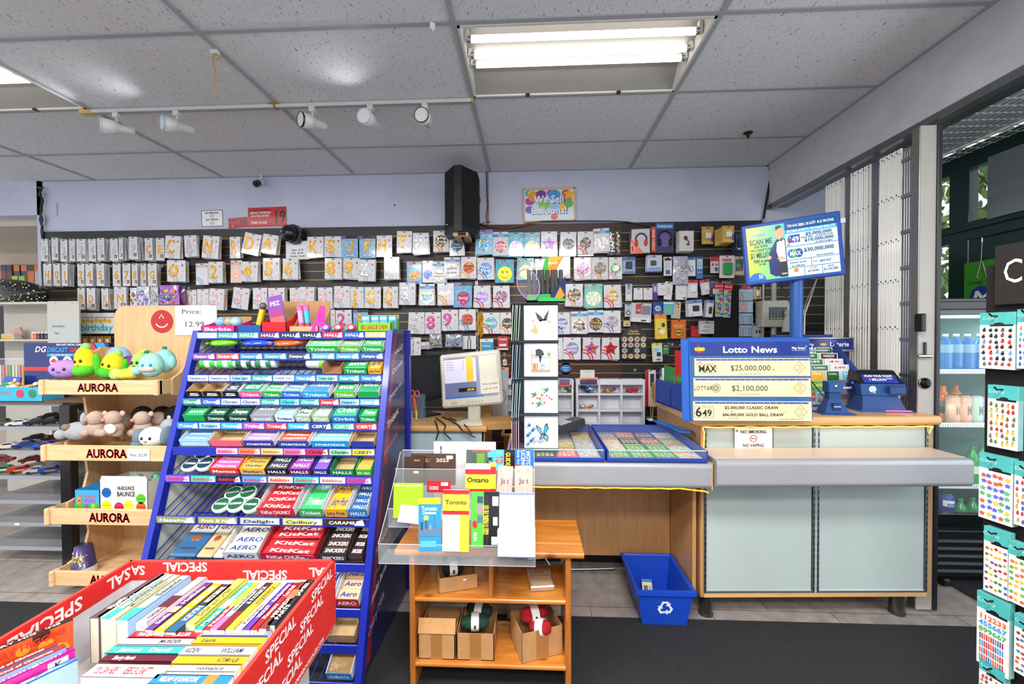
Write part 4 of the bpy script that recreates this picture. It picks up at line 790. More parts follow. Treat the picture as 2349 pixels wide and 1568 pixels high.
RP(1107,717,1146,765,'R','6ab8b0','white pack with a pastel DANCE balloon behind the gold beads',arc=RD,tx=['DANCE'],c2=['e87a9a','f0c84a','6a9fd8','b08ad8'],pat=26)
RP(1147,717,1180,765,'R','463c36','white pack with a dark brown balloon cut off by the card column',arc=OR,c2=['c8a870','8a7050'],tx=['Happy'],pat=20)
RP(1270,717,1307,766,'R','8a86b8','white pack with a violet leaf patterned balloon right of the card column',arc=BLU,c2=['4a4a78','d8d8ec'],tx=['HAPPY','Birthday'],pat=26)
RP(1310,714,1347,765,'R','efe6d4','white pack with a floral black and cream balloon in the fourth row',head='blue',tx=['Happy','Birthday'],tc='1c1c1c',c2=['d86a7a','7aa86a','2a2a2a'],pat=30,r=.42)
RP(1349,711,1384,762,'R','2c2a26','white pack with a black confetti balloon with gold lettering',head='blue',tx=['Happy','Birthday'],tc='e0b83c',c2=['d8a83c','6a9fb8','c87a9a'],pat=34,r=.42)
RP(1385,712,1423,763,'R','b8a8c0','white pack with a rainbow lotus petal balloon',arc=PUR,c2=['d85a9a','6ab85a','4f8fd0','e8c83c'],pat=30)
RP(1262,774,1290,824,'R','dfe0e4','blank white pack edge right of the card column in the lowest row',pat=0)
RP(1293,774,1332,824,'R','8a78c0','white pack with a purple balloon of birthday candles',arc=RD,tx=['HAPPY','BIRTHDAY'],c2=['e8a03a','5fb0d0','d85a8a'],pat=26)
RP(1337,774,1377,824,'T','d85a8a','white pack with a pink and green HAPPY star balloon',arc=RD,tx=['HAPPY'],c2=['4fae4a','3a6fc0','f0c84a'],pat=18,tc='8a1f3a')
RP(1381,774,1420,824,'T','d8383a','white pack with a plain red Birthday star balloon',arc=RD,tx=['BIRTH','DAY!'],pat=0,tc='7a1218')
RP(449,604,479,653,'R','f4f0e6','small BALLOON pack with a tiny gold number 1',head='word',pat=0,r=.01,tx=[],arc='8ab8d0',n=1);RP(529,597,556,648,'R','f0b8a8','peach BALLOON pack with a small gold number 3',bg='f0cdbf',head='word',pat=3,r=.30,tx=['3'],tc=GO,n=1)
# bags of loose balloons, third row left
def bag(x0,y0,x1,y1,cols,label,n=1,bg='dcdce4',tx='',tc='d8408a',rot=0,name='balloon_bag',cat='bag',dep=.06,mt='wrap'):
 yf=WY-.044-dep;w,h=wh(x0,y0,x1,y1,yf);m=MB();R=random.Random(int(x0+y0))
 nx,nz=6,8;V=[];
 for j in range(nz+1):
  for i in range(nx+1):
   u_,v_=i/nx,j/nz;bulge=math.sin(PI*u_)*min(1,3*(1-v_)*1.0)*math.sin(PI*min(1,v_*.9+.1));V.append(((u_-.5)*w*(1-.06*math.sin(6*v_)),-.004-bulge*.018-R.uniform(0,.003),-h*v_))
 m.add(V,[(j*(nx+1)+i,(j+1)*(nx+1)+i,(j+1)*(nx+1)+i+1,j*(nx+1)+i+1)for j in range(nz)for i in range(nx)],bg,mt,True)
 m.add([(p[0],.002,p[2])for p in V[:nx+1]+V[-nx-1:]],[tuple(range(nx+1))+tuple(range(2*nx+1,nx,-1))],bg,mt)
 m.add([(-w/2,0.002,0),(-w/2,.002,-h),(-w/2,-.005,-h),(-w/2,-.005,0),(w/2,.002,0),(w/2,.002,-h),(w/2,-.005,-h),(w/2,-.005,0)],[(0,1,2,3),(4,7,6,5)],bg,mt)
 for k in range(26):
  a,b=R.uniform(-.40,.40),R.uniform(.25,.94);y=-.004-math.sin(PI*(a+.5))*math.sin(PI*min(1,b*.9+.1))*.018*min(1,3*(1-b))-.0035
  m.ell((a*w,y,-b*h),(w*.11,.003,h*.055),R.choice(cols),mt,7,4,Euler((0,R.uniform(0,3),0)).to_matrix())
 if tx:m.text(tx,0,-h*.16,h*.12,-.012,tc,'wrap',1,w=w*.7)
 slot(m,w)
 hang(x0,y0,x1,y1,m,name,label,cat,0,rot,dep=dep);return m
bag(299,660,315,700,['6a2f8a','e8408a','f0d03a','4fae4a'],'small bag of mixed party balloons with yellow print',tx='PARTY');bag(314,657,345,700,['9a7fd0','b8a0e0','8a6ac8'],'bag of lilac party balloons with green and pink lettering',tx='PARTY',tc='3aa83a')
bag(346,657,364,700,['b8b8c0','d0d0d8','9a9aa4'],'crinkled bag of silver balloons between two colourful bags',bg='c8c8cc');bag(366,654,412,698,['f0d03a','3a6fd0','d83a4a','6a2fa0','f28a3a','3ab0c0'],'large bag of purple, yellow and blue balloons in the third row',bg='b06ac8',dep=.09);bag(407,657,426,698,['8a2f6a','5a2a7a','c83a8a'],'dark violet balloon bag at the right of the mixed bags',bg='5a3a78')
# price notice, signs, poster
def plate(x0,y0,x1,y1,Y,draw,name,label,cat,col='f2f3f5',th=.002,mt='paper',rot=0,tilt=0):
 a=at(x0,y1,Y=Y);b=at(x1,y0,Y=Y);w,h=b.x-a.x,b.z-a.z;m=MB().box(0,w,0,th,0,h,col,mt);draw(m,w,h)
 return one(name,m,label,cat,(a.x,Y,a.z),(tilt,rot,0))
def dr(m,w,h):
 for i,(t_,s_)in enumerate((('Balloons',.11),('',.1),('Latex  $1.99',.10),('Foil  $6.99',.10),('Number  $15.49',.10))):
  if t_:m.text(t_,w/2,h*(.86-.17*i),h*s_,-.0006,'33506a' if i==0 else '2a2a2c','paper',1,w=w*(.34 if i==0 else .5 if i<4 else .62))
plate(656,552,709,595,WY-.055,dr,'price_notice','white paper listing latex, foil and number balloon prices','notice',tilt=-.0,rot=0)
a=at(463,520,Y=WY-.004);b=at(511,482,Y=WY-.004);one('no_smoking_sign',nosmoke(b.x-a.x,b.z-a.z,True),'small white NO SMOKING NO VAPING sign on the lilac wall','sign',a,(0,-.02,0))
def dr(m,w,h):
 m.mats;m.text('19',w*.82,h*.5,h*.62,-.0008,'15181a','gloss',1,w=w*.32).text('KEEP OUT OF EVERYDAY',w*.33,h*.72,h*.11,-.0007,'f4e8e6','gloss',1,w=w*.55).text('LONG-TERM SMOKERS',w*.31,h*.56,h*.10,-.0007,'f4e8e6','gloss',1,w=w*.5).text('YEARS OF AGE',w*.28,h*.22,h*.14,-.0007,'f4e8e6','gloss',1,w=w*.42).quad(w*.06,w*.6,h*.84,h*.88,-.0006,'2a1414','gloss')
plate(570,475,657,521,WY-.004,dr,'age_limit_poster','larger glossy red 19 years of age poster on the lilac wall','poster','c0202a',.0015,'gloss',rot=-.02)
def dr(m,w,h):m.text('19',w*.74,h*.5,h*.55,-.0008,'15181a','gloss',1,w=w*.34).quad(w*.05,w*.45,h*.7,h*.8,-.0006,'5a1416','gloss').text('19',w*.2,h*.2,h*.12,-.0007,'ffffff','gloss')
plate(525,500,569,524,WY-.004,dr,'age_limit_poster','smaller red 19 sign leaning beside the larger red poster','poster','b01c26',.0015,'gloss',rot=-.07)
def dr(m,w,h):
 m.quad(w*.02,w*.97,h*.03,h*.96,-.001,'d3e3f2','gloss');R=random.Random(4)
 for cx,cz,r,c in((.05,.88,.10,'2f9fc8'),(.16,.92,.12,'cfe03a'),(.20,.76,.16,'f0963a'),(.34,.92,.14,'7a3fa0'),(.52,.96,.1,'d83a7a'),(.60,.80,.17,'3a9fe0'),(.82,.85,.11,'e8503a'),(.12,.62,.13,'b04aa8'),(.06,.36,.12,'6a6ac8'),(.40,.52,.17,'8fd06a'),(.62,.45,.15,'9ac8f0'),(.85,.62,.12,'e8604a'),(.78,.42,.13,'f2c03a'),(.95,.52,.12,'5fb85a'),(.30,.30,.1,'e0e8f4')):
  cx=min(max(cx,.03+r*.72),.96-r*.72);cz=min(max(cz,.04+r*.95),.95-r*.95);m.disc(w*cx,h*cz,w*r*.72,-.0012-.00003*int(cx*60),c,'gloss',20,rz=h*r*.95)
 m.quad(w*.02,w*.97,h*.03,h*.20,-.0034,'d3e3f2','gloss').star(w*.88,h*.80,w*.12,-.0036,'f2b52a','gloss',.5).disc(w*.59,h*.14,w*.07,-.0036,'e8563a','gloss',16,rz=h*.1)
 m.text('We Sell',w*.5,h*.66,h*.24,-.004,'5a3f9a','gloss',1,w=w*.60).text('We Sell',w*.49,h*.67,h*.22,-.0046,'f0f2fa','gloss',1,w=w*.58)
 m.text('Balloons!',w*.5,h*.32,h*.22,-.004,'5a3f9a','gloss',1,w=w*.72).text('Balloons!',w*.49,h*.33,h*.20,-.0046,'f0f2fa','gloss',1,w=w*.70)
 for q in((-.004,w*.02,0,h),(w*.97,w+.004,0,h),(0,w,-.004,h*.03),(0,w,h*.96,h+.004)):m.box(q[0],q[1],-.008,.002,q[2],q[3],'d9b98c','birchh',b=.001)
plate(1202,431,1320,509,WY-.012,dr,'balloon_poster','framed We Sell Balloons poster with colourful balloons on the back wall','poster','e8eef4',.006,'gloss',rot=-.01)
a=at(1098,457,Y=WY-.003);one('red_tape_scrap',MB().prism([(-.02,-.03),(.014,-.034),(.02,.0),(.0,.034),(-.018,.02)],-.002,.001,'c8264f','paper'),'small scrap of pink tape on the wall right of the loudspeaker','tape',a)
a=at(905,470,Y=WY-.003);one('blue_tack',MB().disc(0,0,.008,-.001,'2a3f8a','plastic',10).box(-.004,.004,-.004,0,-.004,.004,'2a3f8a','plastic'),'tiny blue pushpin in the lilac wall','pin',a)
a=at(123,480,Y=WY-.003);one('wall_cover_plate',MB().box(-.035,.035,-.004,.001,-.06,.06,'b2b8cc','wall',b=.002),'blank cover plate painted over on the lilac wall','cover plate',a)
# loudspeaker on its bracket
SPY=WY-.34;a=at(1015,520,Y=SPY);b=at(1091,410,Y=SPY);cx=(a.x+b.x)/2;hw=(b.x-a.x)/2
t=thing('loudspeaker','tall black woodgrain loudspeaker hung at the ceiling above the slatwall','loudspeaker',(cx,SPY,a.z))
H_=at(1050,380,Y=SPY-.04).z-a.z;H_=min(H_,CZ-a.z-.012)
pl=[(-hw,.10),(-.03,-.05),(.03,-.05),(hw,.10),(hw,.26),(-hw,.26)]
m=MB();n=len(pl);m.add([(x,y,0)for x,y in pl]+[(x,y,H_)for x,y in pl],[tuple(range(n))[::-1],tuple(range(n,2*n))]+[(i,(i+1)%n,(i+1)%n+n,i+n)for i in range(n)],'1b1c1e','fabric')
obj('cabinet',m,t);m=MB().add([(x*1.02,y-.006 if y<0 else y,z)for z in(0,H_)for x,y in((-.03,-.0505),(.03,-.0505),(.0,-.0506))],[(0,1,4,3)],'2c2b29','slatblack');obj('front_strip',m,t,label='black woodgrain front strip')
m=MB();m.add([(x*1.03,y,-.045)for x,y in pl]+[(x*1.03,y-.008,0.0)for x,y in pl],[tuple(range(n))[::-1],tuple(range(n,2*n))]+[(i,(i+1)%n,(i+1)%n+n,i+n)for i in range(n)],'26272a','slatblack');obj('base',m,t)
obj('badge',MB().box(-hw+.02,-hw+.04,.055,.06,.03,.036,'c8b070','metal'),t)
obj('bracket',MB().box(-.05,.07,.0,.24,-.075,-.046,'c79a5c','birchh').box(-.01,.055,-.004,0,-.072,-.05,'3a2f24','card'),t,label='bare wood block under the cabinet');obj('wall_arm',MB().tube([(.02,.05,-.08),(.02,.15,-.11),(.03,.33,-.12)],.012,'1c1d1f','metal',8),t)
# small cameras
a=at(592,420,Y=WY-.08)
t=thing('security_camera','white and black bullet security camera under the ceiling edge','camera',(a.x,WY-.08,a.z));obj('camera_body',MB().tube([(0,.05,.03),(0,-.0,.0)],[.028,.03],'d8d6d2','enamel',16),t);obj('lens_face',MB().tube([(0,.0,0),(.0,-.03,-.018)],[.0305,.029],'141517','gloss',16).tube([(0,-.03,-.018),(0,-.034,-.02)],.012,'2a2f34','chrome',12),t);obj('mount',MB().tube([(0,.04,.03),(0,.05,at(592,398,Y=WY-.05).z-a.z)],.012,'d8d6d2','enamel',8),t)
a=at(662,534,Y=WY-.13)
t=thing('dome_camera','black dome security camera fixed on the slatwall above the price notice','camera',(a.x,WY-.13,a.z));obj('dome',MB().ell((0,.02,0),(.075,.075,.075),'141517','gloss',22,14),t);obj('lens',MB().tube([(-.02,-.045,.0),(-.026,-.062,.0)],.02,'2b2f35','gloss',16).tube([(-.026,-.06,0),(-.027,-.066,0)],.009,'8a8f96','chrome',12),t);obj('base_ring',MB().lathe([(.082,0),(.085,.03),(.08,.08),(0,.08)],.02,.02,0,'1b1c1e','plastic',24,'Y'),t)
# cables along the wall
def wire(name,pts,r,col,label,Y,cat='cable',mt='plastic'):return one(name,MB().tube([tuple(at(u,v,Z=.879)if q==[0]else at(u,v,Y=Y if len(q)==0 else q[0]))for u,v,*q in pts],r,col,mt,6),label,cat)
wire('speaker_cable',[(1116,393),(1117,440),(1119,470),(1116,500),(1119,512)],.004,'1b1c20','black speaker cable running down the wall beside the loudspeaker',WY-.012);wire('speaker_cable',[(1119,393),(1120,440),(1121,512)],.003,'8a4a2a','brown speaker cable running down the wall beside the loudspeaker',WY-.010)
wire('cable_bundle',[(1093,512),(1120,518),(1150,520),(1185,519),(1210,513),(1240,508),(1285,507),(1330,507),(1400,507),(1440,509),(1480,517),(1540,528)],.006,'4a2f24','brown and black cable bundle sagging along the top of the maroon panel',WY-.035);wire('cable_bundle',[(1100,513),(1125,508),(1112,519),(1160,523),(1200,517),(1245,507)],.004,'a05a2c','orange wire twisted around the cable bundle',WY-.045)
wire('black_cable',[(1766,382),(1767,410),(1762,440),(1755,480),(1748,520)],.009,'121315','thick black cable hanging down the corner right of the balloon poster wall',WY-.02)
for k,(c,r,dx,l)in enumerate((('15161a',.010,0,'black cable of the bundle hanging at the left end of the lilac wall'),('1f3f8a',.006,4,'blue network cable hanging at the left end of the lilac wall'),('c9c6c0',.005,-4,'white cable hanging at the left end of the lilac wall'),('2a2b30',.006,7,'thin black cable in the hanging bundle by the slatwall edge'))):
 wire('hanging_cable',[(92+dx,428),(95-dx,445),(97+dx*.4,460),(94,480),(98-dx,505),(96+dx*.5,530),(99-dx*.6,560),(97+dx*.3,610),(100-dx*.3,660),(101,700)],r,c,l,WY-.03)
wire('white_cable',[(107,527),(130,529),(165,535),(200,538)],.003,'d0cfca','thin white cable drooping from the bundle along the slatwall top',WY-.01)
# == phone accessories and sundries on the black slatwall
def draw(m,w,h,prog,mt='gloss',y0=-.0066):
 for i,p in enumerate(prog):
  k=p[0];y=y0-.0002*(i+1)
  if k=='q':m.quad((p[1]-.5)*w,(p[2]-.5)*w,(p[3]-1)*h,(p[4]-1)*h,y,p[5],mt)
  elif k=='d':m.disc((p[1]-.5)*w,(p[2]-1)*h,p[3]*w,y,p[4],mt,16,rz=(p[5]*h if len(p)>5 else None))
  elif k=='t':m.text(p[1],(p[2]-.5)*w,(p[3]-1)*h,p[4]*h,y,p[5],mt,1,w=(p[6]*w if len(p)>6 and p[6]else None),rot=(p[7]if len(p)>7 else 0))
  elif k=='b':m.box((p[1]-.5)*w,(p[2]-.5)*w,y-p[5],y,(p[3]-1)*h,(p[4]-1)*h,p[6],p[7]if len(p)>7 else mt,b=min(.004,p[5]*.4))
  elif k=='l':m.tube([((a-.5)*w,y-.002,(b-1)*h)for a,b in p[1]],p[2],p[3],'plastic',6)
def CARD(box,bg,prog,label,n=0,name='accessory_pack',cat='accessory pack',rot=0,dep=None,mt='gloss',thick=.006,grp=None,step=.012,bl=None,hooked=True):
 x0,y0,x1,y1=box;d=dep if dep is not None else .03+n*step;yf=WY-.044-d;w,h=wh(x0,y0,x1,y1,yf)
 m=MB().box(-w/2,w/2,-.006,-.006+thick,-h,0,bg,mt,b=.001);draw(m,w,h,prog,mt);slot(m,w)
 bm=None
 if n:b_=MB().box(-w/2,w/2,-.006,0,-h,0,bg,mt,b=.001);draw(b_,w,h,prog[:2],mt);bm=b_.mesh(name)
 return hang(x0,y0,x1,y1,m,name,label,cat,n,rot,dep=d,back=bm,back_label=bl or('pack hanging behind the '+' '.join(label.split()[:12])),bgrp='packs behind the '+' '.join(label.split()[:10]),step=step,jit=.6,hooked=hooked,grp=grp)
def headband(m,cx,cz,r,c1,c2,y=-.02):
 m.tube([(cx+r*math.cos(a),y,cz+r*1.15*math.sin(a))for a in[PI*-.15+i*PI*1.3/14 for i in range(15)]],.006,c1,'plastic',8)
 for s in(-1,1):m.ell((cx+s*r*.85,y,cz-r*.6),(.014,.016,.028),c2,'plastic',12,8)
 # headphone box
x0,y0,x1,y1=1447,525,1491,582;yf=WY-.17;w_,h_=wh(x0,y0,x1,y1,yf);a=at(x0,y1,Y=yf)
m=MB().box(0,w_,0,.13,0,h_,'1d1c1e','gloss',b=.002);m.quad(.006,w_-.006,.006,h_-.006,-.0003,'b9bcc0','gloss').poly([(0,0),(w_*.7,0),(0,h_*.62)],-.0006,'e04a24','gloss').quad(w_*.05,w_*.1,h_*.1,h_*.3,-.0009,'1d1c1e')
headband(m,w_*.52,h_*.55,w_*.28,'2a2a2c','d8482a',-.006);m.add([(-.0006,.004,.004),(-.0006,.126,.004),(-.0006,.126,h_-.004),(-.0006,.004,h_-.004)],[(3,2,1,0)],'d8421f','gloss')
k=MB().text('STEREO HEADSET',-.045,h_/2,.022,0,'f0e0d8','gloss',1,w=h_*.86,rot=PI/2).text('FOLDABLE SERIES',-.09,h_/2,.022,0,'f0e0d8','gloss',1,w=h_*.86,rot=PI/2)
m.add([(-.0012,-p[0],p[2])for p in k.v],k.f,'f6e8e0','gloss');one('headphone_box',m,'black and red foldable headphone box with an orange cushioned headset','box',(a.x,yf,a.z),(0,0,-.12));hook(a.x+w_/2,a.z+h_-.005,yf+.02,'black hook above the red headphone box')
x0,y0,x1,y1=1493,519,1502,578;a=at(x0,y1,Y=WY-.16);w_,h_=wh(x0,y0,x1,y1,WY-.16);m=MB().box(0,w_+.012,0,.12,0,h_,'d8421f','gloss',b=.002).text('STEREO SERIES',w_*.6,h_/2,.018,-.0006,'f6e8e0','gloss',1,w=h_*.8,rot=PI/2);one('headphone_box',m,'narrow red side of a second headphone box beside the clear headset pack','box',(a.x+.004,WY-.15,a.z))
x0,y0,x1,y1=1503,511,1546,580;yf=WY-.16;w_,h_=wh(x0,y0,x1,y1,yf);m=MB().box(-w_/2,w_/2,-.004,.04,-h_,0,'3c3a5e','gloss',b=.004).quad(-w_/2+.004,w_/2-.004,-h_*.20,-.006,-.0046,'3a78b8','gloss').text('WIRELESS',0,-h_*.12,.016,-.0052,'e8f0f8','gloss',1,w=w_*.8).disc(0,-h_*.55,w_*.36,-.0046,'6a5a9a','gloss',20,rz=h_*.25);headband(m,0,-h_*.52,w_*.34,'1a1a20','15151a',-.014);hang(x0,y0,x1,y1,m,'headset_pack','clear pack with a black wireless headset on a violet card','headphones',dep=.10)
for k in range(4):
 x0,y0,x1,y1=1559,529,1592,575;yf=WY-.19+.022*k;w_,h_=wh(x0,y0,x1,y1,yf);a=at(1575 if k==0 else 1575,y0,Y=WY-.19)
 m=MB().box(-w_/2,w_/2,0,.02,-h_,0,'d9d8d4','card',b=.001)
 if k==0:m.ell((-.008,-.002,-h_*.36),(.016,.003,.018),'2c2c30','gloss',12,6).tube([(-.002,-.001,-h_*.42),(.02,-.001,-h_*.55),(.01,-.001,-h_*.66)],.005,'2c2c30','gloss',8).disc(.012,-h_*.68,.016,-.0006,'2c2c30','gloss',14,rz=.006)
 one('phone_mount_box',m,'white phone mount box, front one with a picture of the mount' if k==0 else 'white phone mount box stacked behind the front one on its hook','box',(a.x,yf,a.z),(0,0,0),'phone mount boxes behind the front one' if k else None)
hook(at(1575,529,Y=WY-.19).x,at(1575,529,Y=WY-.19).z-.002,WY-.19,'chrome hook with the white phone mount boxes')
gold=[('q',0,1,.80,1,'c8a23c'),('q',.02,.98,.05,.2,'e0c050'),('q',.8,1,.12,.5,'7a3fa0'),('b',.3,.8,.32,.66,.012,'ececf0'),('t','mobifoto',.5,.76,.07,'f4f0e0',.7),('d',.14,.12,.07,'e8923a')]
CARD((1609,520,1636,560),'c9a84a',gold,'gold card with a white wall charger, left of the stacked ones',0);CARD((1657,518,1683,556),'c9a84a',gold,'front gold charger card of the long stack on one hook',7,dep=.20,step=.02)
CARD((1687,536,1704,574),'2f4a6e',[('b',.2,.9,.2,.7,.012,'1b1e24'),('q',.3,.6,.06,.14,'dfe6ee')],'dark blue pack of black car chargers behind the lottery screen',3,step=.02)
ble=[('q',0,1,.78,1,'4a6fa8'),('b',.28,.72,.28,.70,.014,'26282e'),('q',.1,.9,.04,.12,'3a5a98'),('d',.25,.2,.06,'e86a4a')]
CARD((1429,589,1457,627),'93a8cc',ble,'pale blue pack with a black charger cube next to the maroon panel',2)
CARD((1484,585,1518,622),'c5cde0',[('b',.22,.6,.36,.66,.012,'4a4a4e'),('q',0,1,.0,.14,'8aa8dc'),('q',.1,.9,.16,.22,'7a8ab0'),('d',.72,.22,.04,'d8504a'),('d',.85,.22,.04,'d8504a'),('q',.1,.5,.86,.9,'7a86a8')],'lilac grey pack with a dark power adapter, front one of its stack',4,step=.014)
CARD((1522,589,1541,632),'e2e4e8',[('q',.1,.9,.80,.92,'2b2c30'),('q',.3,.36,.35,.75,'8a8a90'),('q',.6,.66,.35,.75,'8a8a90'),('q',.25,.75,.08,.30,'3a6a8a')],'slim white pack of a phone cable with a window',1)
bag(1544,588,1577,652,['c8c8cc','e0dccc','a8a8b0'],'crinkled clear bag with a lilac base hanging among the cables',bg='b9b4cc')
CARD((1573,590,1595,633),'e6ebf0',[('q',0,1,.86,1,'3a8fc0'),('l',[(.3,.6),(.35,.3),(.6,.2),(.75,.35),(.6,.55),(.4,.45),(.5,.25)],.003,'8d959c')],'white and blue pack with a coiled grey cable',0);CARD((1597,589,1612,639),'3f6fae',[('q',.1,.9,.45,.9,'c9d6e4'),('q',.3,.36,.5,.8,'3a3a40'),('q',.6,.66,.5,.8,'3a3a40'),('t','Type-C',.5,.3,.05,'f0f4f8',.7)],'narrow blue pack with two small cable plugs',0)
CARD((1629,589,1648,626),'d0d0d4',[('q',0,1,.72,1,'c8283a'),('q',.15,.4,.45,.6,'c8283a'),('q',.6,.85,.45,.6,'c8283a'),('q',.5,.9,.12,.35,'2a4fa0')],'red topped white pack of batteries below the gold cards',0)
CARD((1650,586,1684,637),'e6d4da',[('b',.2,.78,.14,.66,.03,'1fa04c','plastic'),('q',.2,.8,.72,.86,'c06a80')],'blister pack with a bright green plastic case',0)
CARD((1685,588,1706,630),'c2b394',[('q',.1,.9,.2,.85,'3a4a5a'),('d',.4,.5,.25,'3a9a4a'),('d',.65,.3,.2,'b8402f')],'comic coloured small pack tucked against the lottery screen',0)
CARD((1434,651,1450,690),'c3c8d8',[('q',.2,.8,.1,.5,'e8e8ec'),('d',.5,.45,.18,'d88a6a'),('q',.3,.7,.7,.9,'8a90a8')],'narrow grey blue card with a copper ring',0)
for i,(x,l)in enumerate(((1454,'left one of two white earphone boxes with a faint cable drawing'),(1476,'right one of two white earphone boxes with a faint cable drawing'))):CARD((x,660,x+20,687),'e4e3e0',[('l',[(.3,.3),(.5,.6),(.7,.4),(.6,.2)],.0008,'a0a0a0')],l,1,mt='paper',thick=.02)
CARD((1496,650,1508,688),'8a88b0',[('q',0,1,0,.45,'5a3fa0'),('b',.3,.7,.5,.8,.01,'d0d4dc')],'slim purple pack with a clear plastic plug',0);CARD((1509,649,1529,677),'e8e7e4',[('d',.35,.5,.08,'b8b8b8'),('d',.65,.5,.08,'b8b8b8')],'small square white cable box',1,mt='paper',thick=.02)
CARD((1526,646,1544,687),'e9e8e6',[('l',[(.4,.7),(.5,.3),(.7,.35),(.6,.7),(.4,.7)],.0015,'b0b0b0')],'tilted white card with a looped grey cable',0,rot=.1,mt='paper');CARD((1550,645,1575,687),'e8e9e8',[('q',.1,.4,.80,.90,'c83a3a'),('q',.45,.8,.80,.90,'3a9a7a'),('l',[(.3,.5),(.5,.3),(.8,.4)],.001,'b0b0b0'),('q',.65,.9,.05,.12,'333333')],'white box with small red and green print on the third row',0,mt='paper',thick=.02)
CARD((1577,642,1600,682),'dadadf',[('q',0,1,.82,1,'c8384a'),('b',.25,.85,.3,.7,.012,'f2f2f4')],'red topped pack with a white charger cube on the third row',1,mt='gloss');CARD((1605,641,1627,675),'d6d6dc',[('q',0,1,.8,1,'c2384a'),('b',.35,.85,.25,.65,.01,'eeeeee')],'tilted red topped pack with white earbuds',1,rot=-.15)
CARD((1627,642,1650,680),'1d2226',[('q',.1,.9,.55,.8,'2a6a8a'),('b',.3,.8,.15,.5,.01,'c9ccd0'),('t','FOCUS',.5,.86,.08,'c8d8e0',.7)],'black and teal pack with a grey gadget',1);CARD((1655,642,1682,655),'1d2226',[('t','FOCUS',.4,.6,.3,'9ac8d8',.7)],'black card top showing above the pencil packs',0)
CARD((1433,697,1449,726),'b8bcc4',[('d',.5,.3,.35,'3a3f46'),('d',.5,.3,.22,'b8bcc4'),('q',.4,.6,.5,.6,'c85a3a')],'grey card with a black watch strap ring',0)
CARD((1449,695,1495,738),'c9cbd2',[('q',.2,.48,.42,.95,'b8404e'),('q',.5,.95,.40,.86,'8a7f88'),('q',0,1,0,.22,'e2e2e6'),('q',.5,.75,.04,.12,'2a2a2e'),('t','CAR',.34,.62,.1,'f0e0e0',.2)],'wide grey and red pack with a car photo, slightly tilted',1,rot=.05)
CARD((1498,692,1519,722),'2c4f9c',[('d',.5,.5,.3,'dfe8f2'),('d',.5,.5,.2,'6a9ad0')],'dark blue pack with a white disc beside the toothpick pack',1);CARD((1521,691,1545,722),'4fb0d8',[('q',.2,.3,.15,.7,'8ad04a'),('q',.45,.55,.15,.7,'8ad04a'),('q',.7,.8,.15,.7,'8ad04a'),('q',.05,.95,.8,.92,'e0f0f4')],'aqua card holding lime green brushes',0)
CARD((1541,692,1562,730),'cdbba0',[('d',.7,.85,.09,'3a342c'),('d',.7,.68,.07,'3a342c'),('d',.4,.80,.05,'5a5248')],'beige phone case hanging upside between aqua and white packs',0,rot=.06,mt='plastic',hooked=True)
CARD((1578,688,1609,725),'dadce4',[('q',0,1,.80,.98,'6f8ec4'),('b',.3,.75,.32,.66,.015,'25324e','plastic'),('q',.1,.35,.08,.2,'b8c0d0')],'white blister pack with a navy earbud case, front of the stack',5,step=.014,rot=-.06);CARD((1622,688,1638,727),'d4d6de',[('q',0,1,.82,1,'7a8ec0'),('b',.3,.75,.2,.6,.012,'30343c','plastic')],'white blister packs fanned beside the black postcard board',4,step=.014,rot=.1)
CARD((1502,720,1528,777),'eed03a',[('q',0,1,.82,1,'e8923a'),('d',.55,.30,.26,'f4f0d8',.10),('d',.68,.56,.16,'2c3a34',.09),('d',.3,.4,.12,'7ab83a'),('d',.25,.2,.14,'f0b02a')],'yellow lemon air freshener pack with an orange top',2,rot=-.05);CARD((1540,733,1573,776),'e0762a',[('t','BICYCLE',.5,.70,.08,'f6d8b0',.7),('t','PLAYING CARDS',.5,.60,.05,'f6d8b0',.6),('d',.5,.30,.30,'2c3230',.18),('d',.5,.30,.26,'e8b83c',.15),('q',.3,.7,.26,.34,'3a5a4a')],'orange playing card box hanging with a bicycle emblem',0,mt='card',thick=.03)
CARD((1585,748,1607,772),'c8282e',[('q',.1,.9,.7,.85,'a81c24'),('d',.7,.4,.1,'7a1218')],'small red box by the blue lottery stand',0,mt='paper',thick=.02);CARD((1604,736,1638,765),'b9bec4',[('q',.05,.95,.78,.92,'8a9298'),('t','TOOL',.5,.55,.12,'5a6268',.5),('q',.1,.7,.2,.3,'8a9298')],'grey blister pack above the blue lottery stand',2)
CARD((1495,787,1518,829),'cfe2e4',[('q',0,1,.85,1,'eed83a'),('q',0,.12,0,1,'eed83a'),('b',.42,.82,.30,.52,.01,'2a4652','plastic'),('d',.4,.66,.3,'8fd0e0',.12),('d',.6,.12,.25,'b8623a',.06)],'yellow edged air freshener pack with a dark teal clip',1,rot=-.04);CARD((1520,788,1534,812),'2f8f4a',[('q',0,1,.68,1,'1e2a28'),('d',.5,.5,.4,'5ab85a',.1),('t','Hyde',.5,.82,.12,'dfe8e0',.7)],'small green and black air freshener pack',0)
CARD((1561,790,1570,808),'9fd0cc',[('q',.2,.8,.1,.6,'c9e6e2')],'tiny aqua packet beside the empty hooks',0);
for i,x in enumerate((1540,1549)):a=at(x,790,Y=WY-.1);hook(a.x,a.z,WY-.09,'empty chrome hook beside the small green pack' if i==0 else 'empty chrome hook left of the tiny aqua packet')
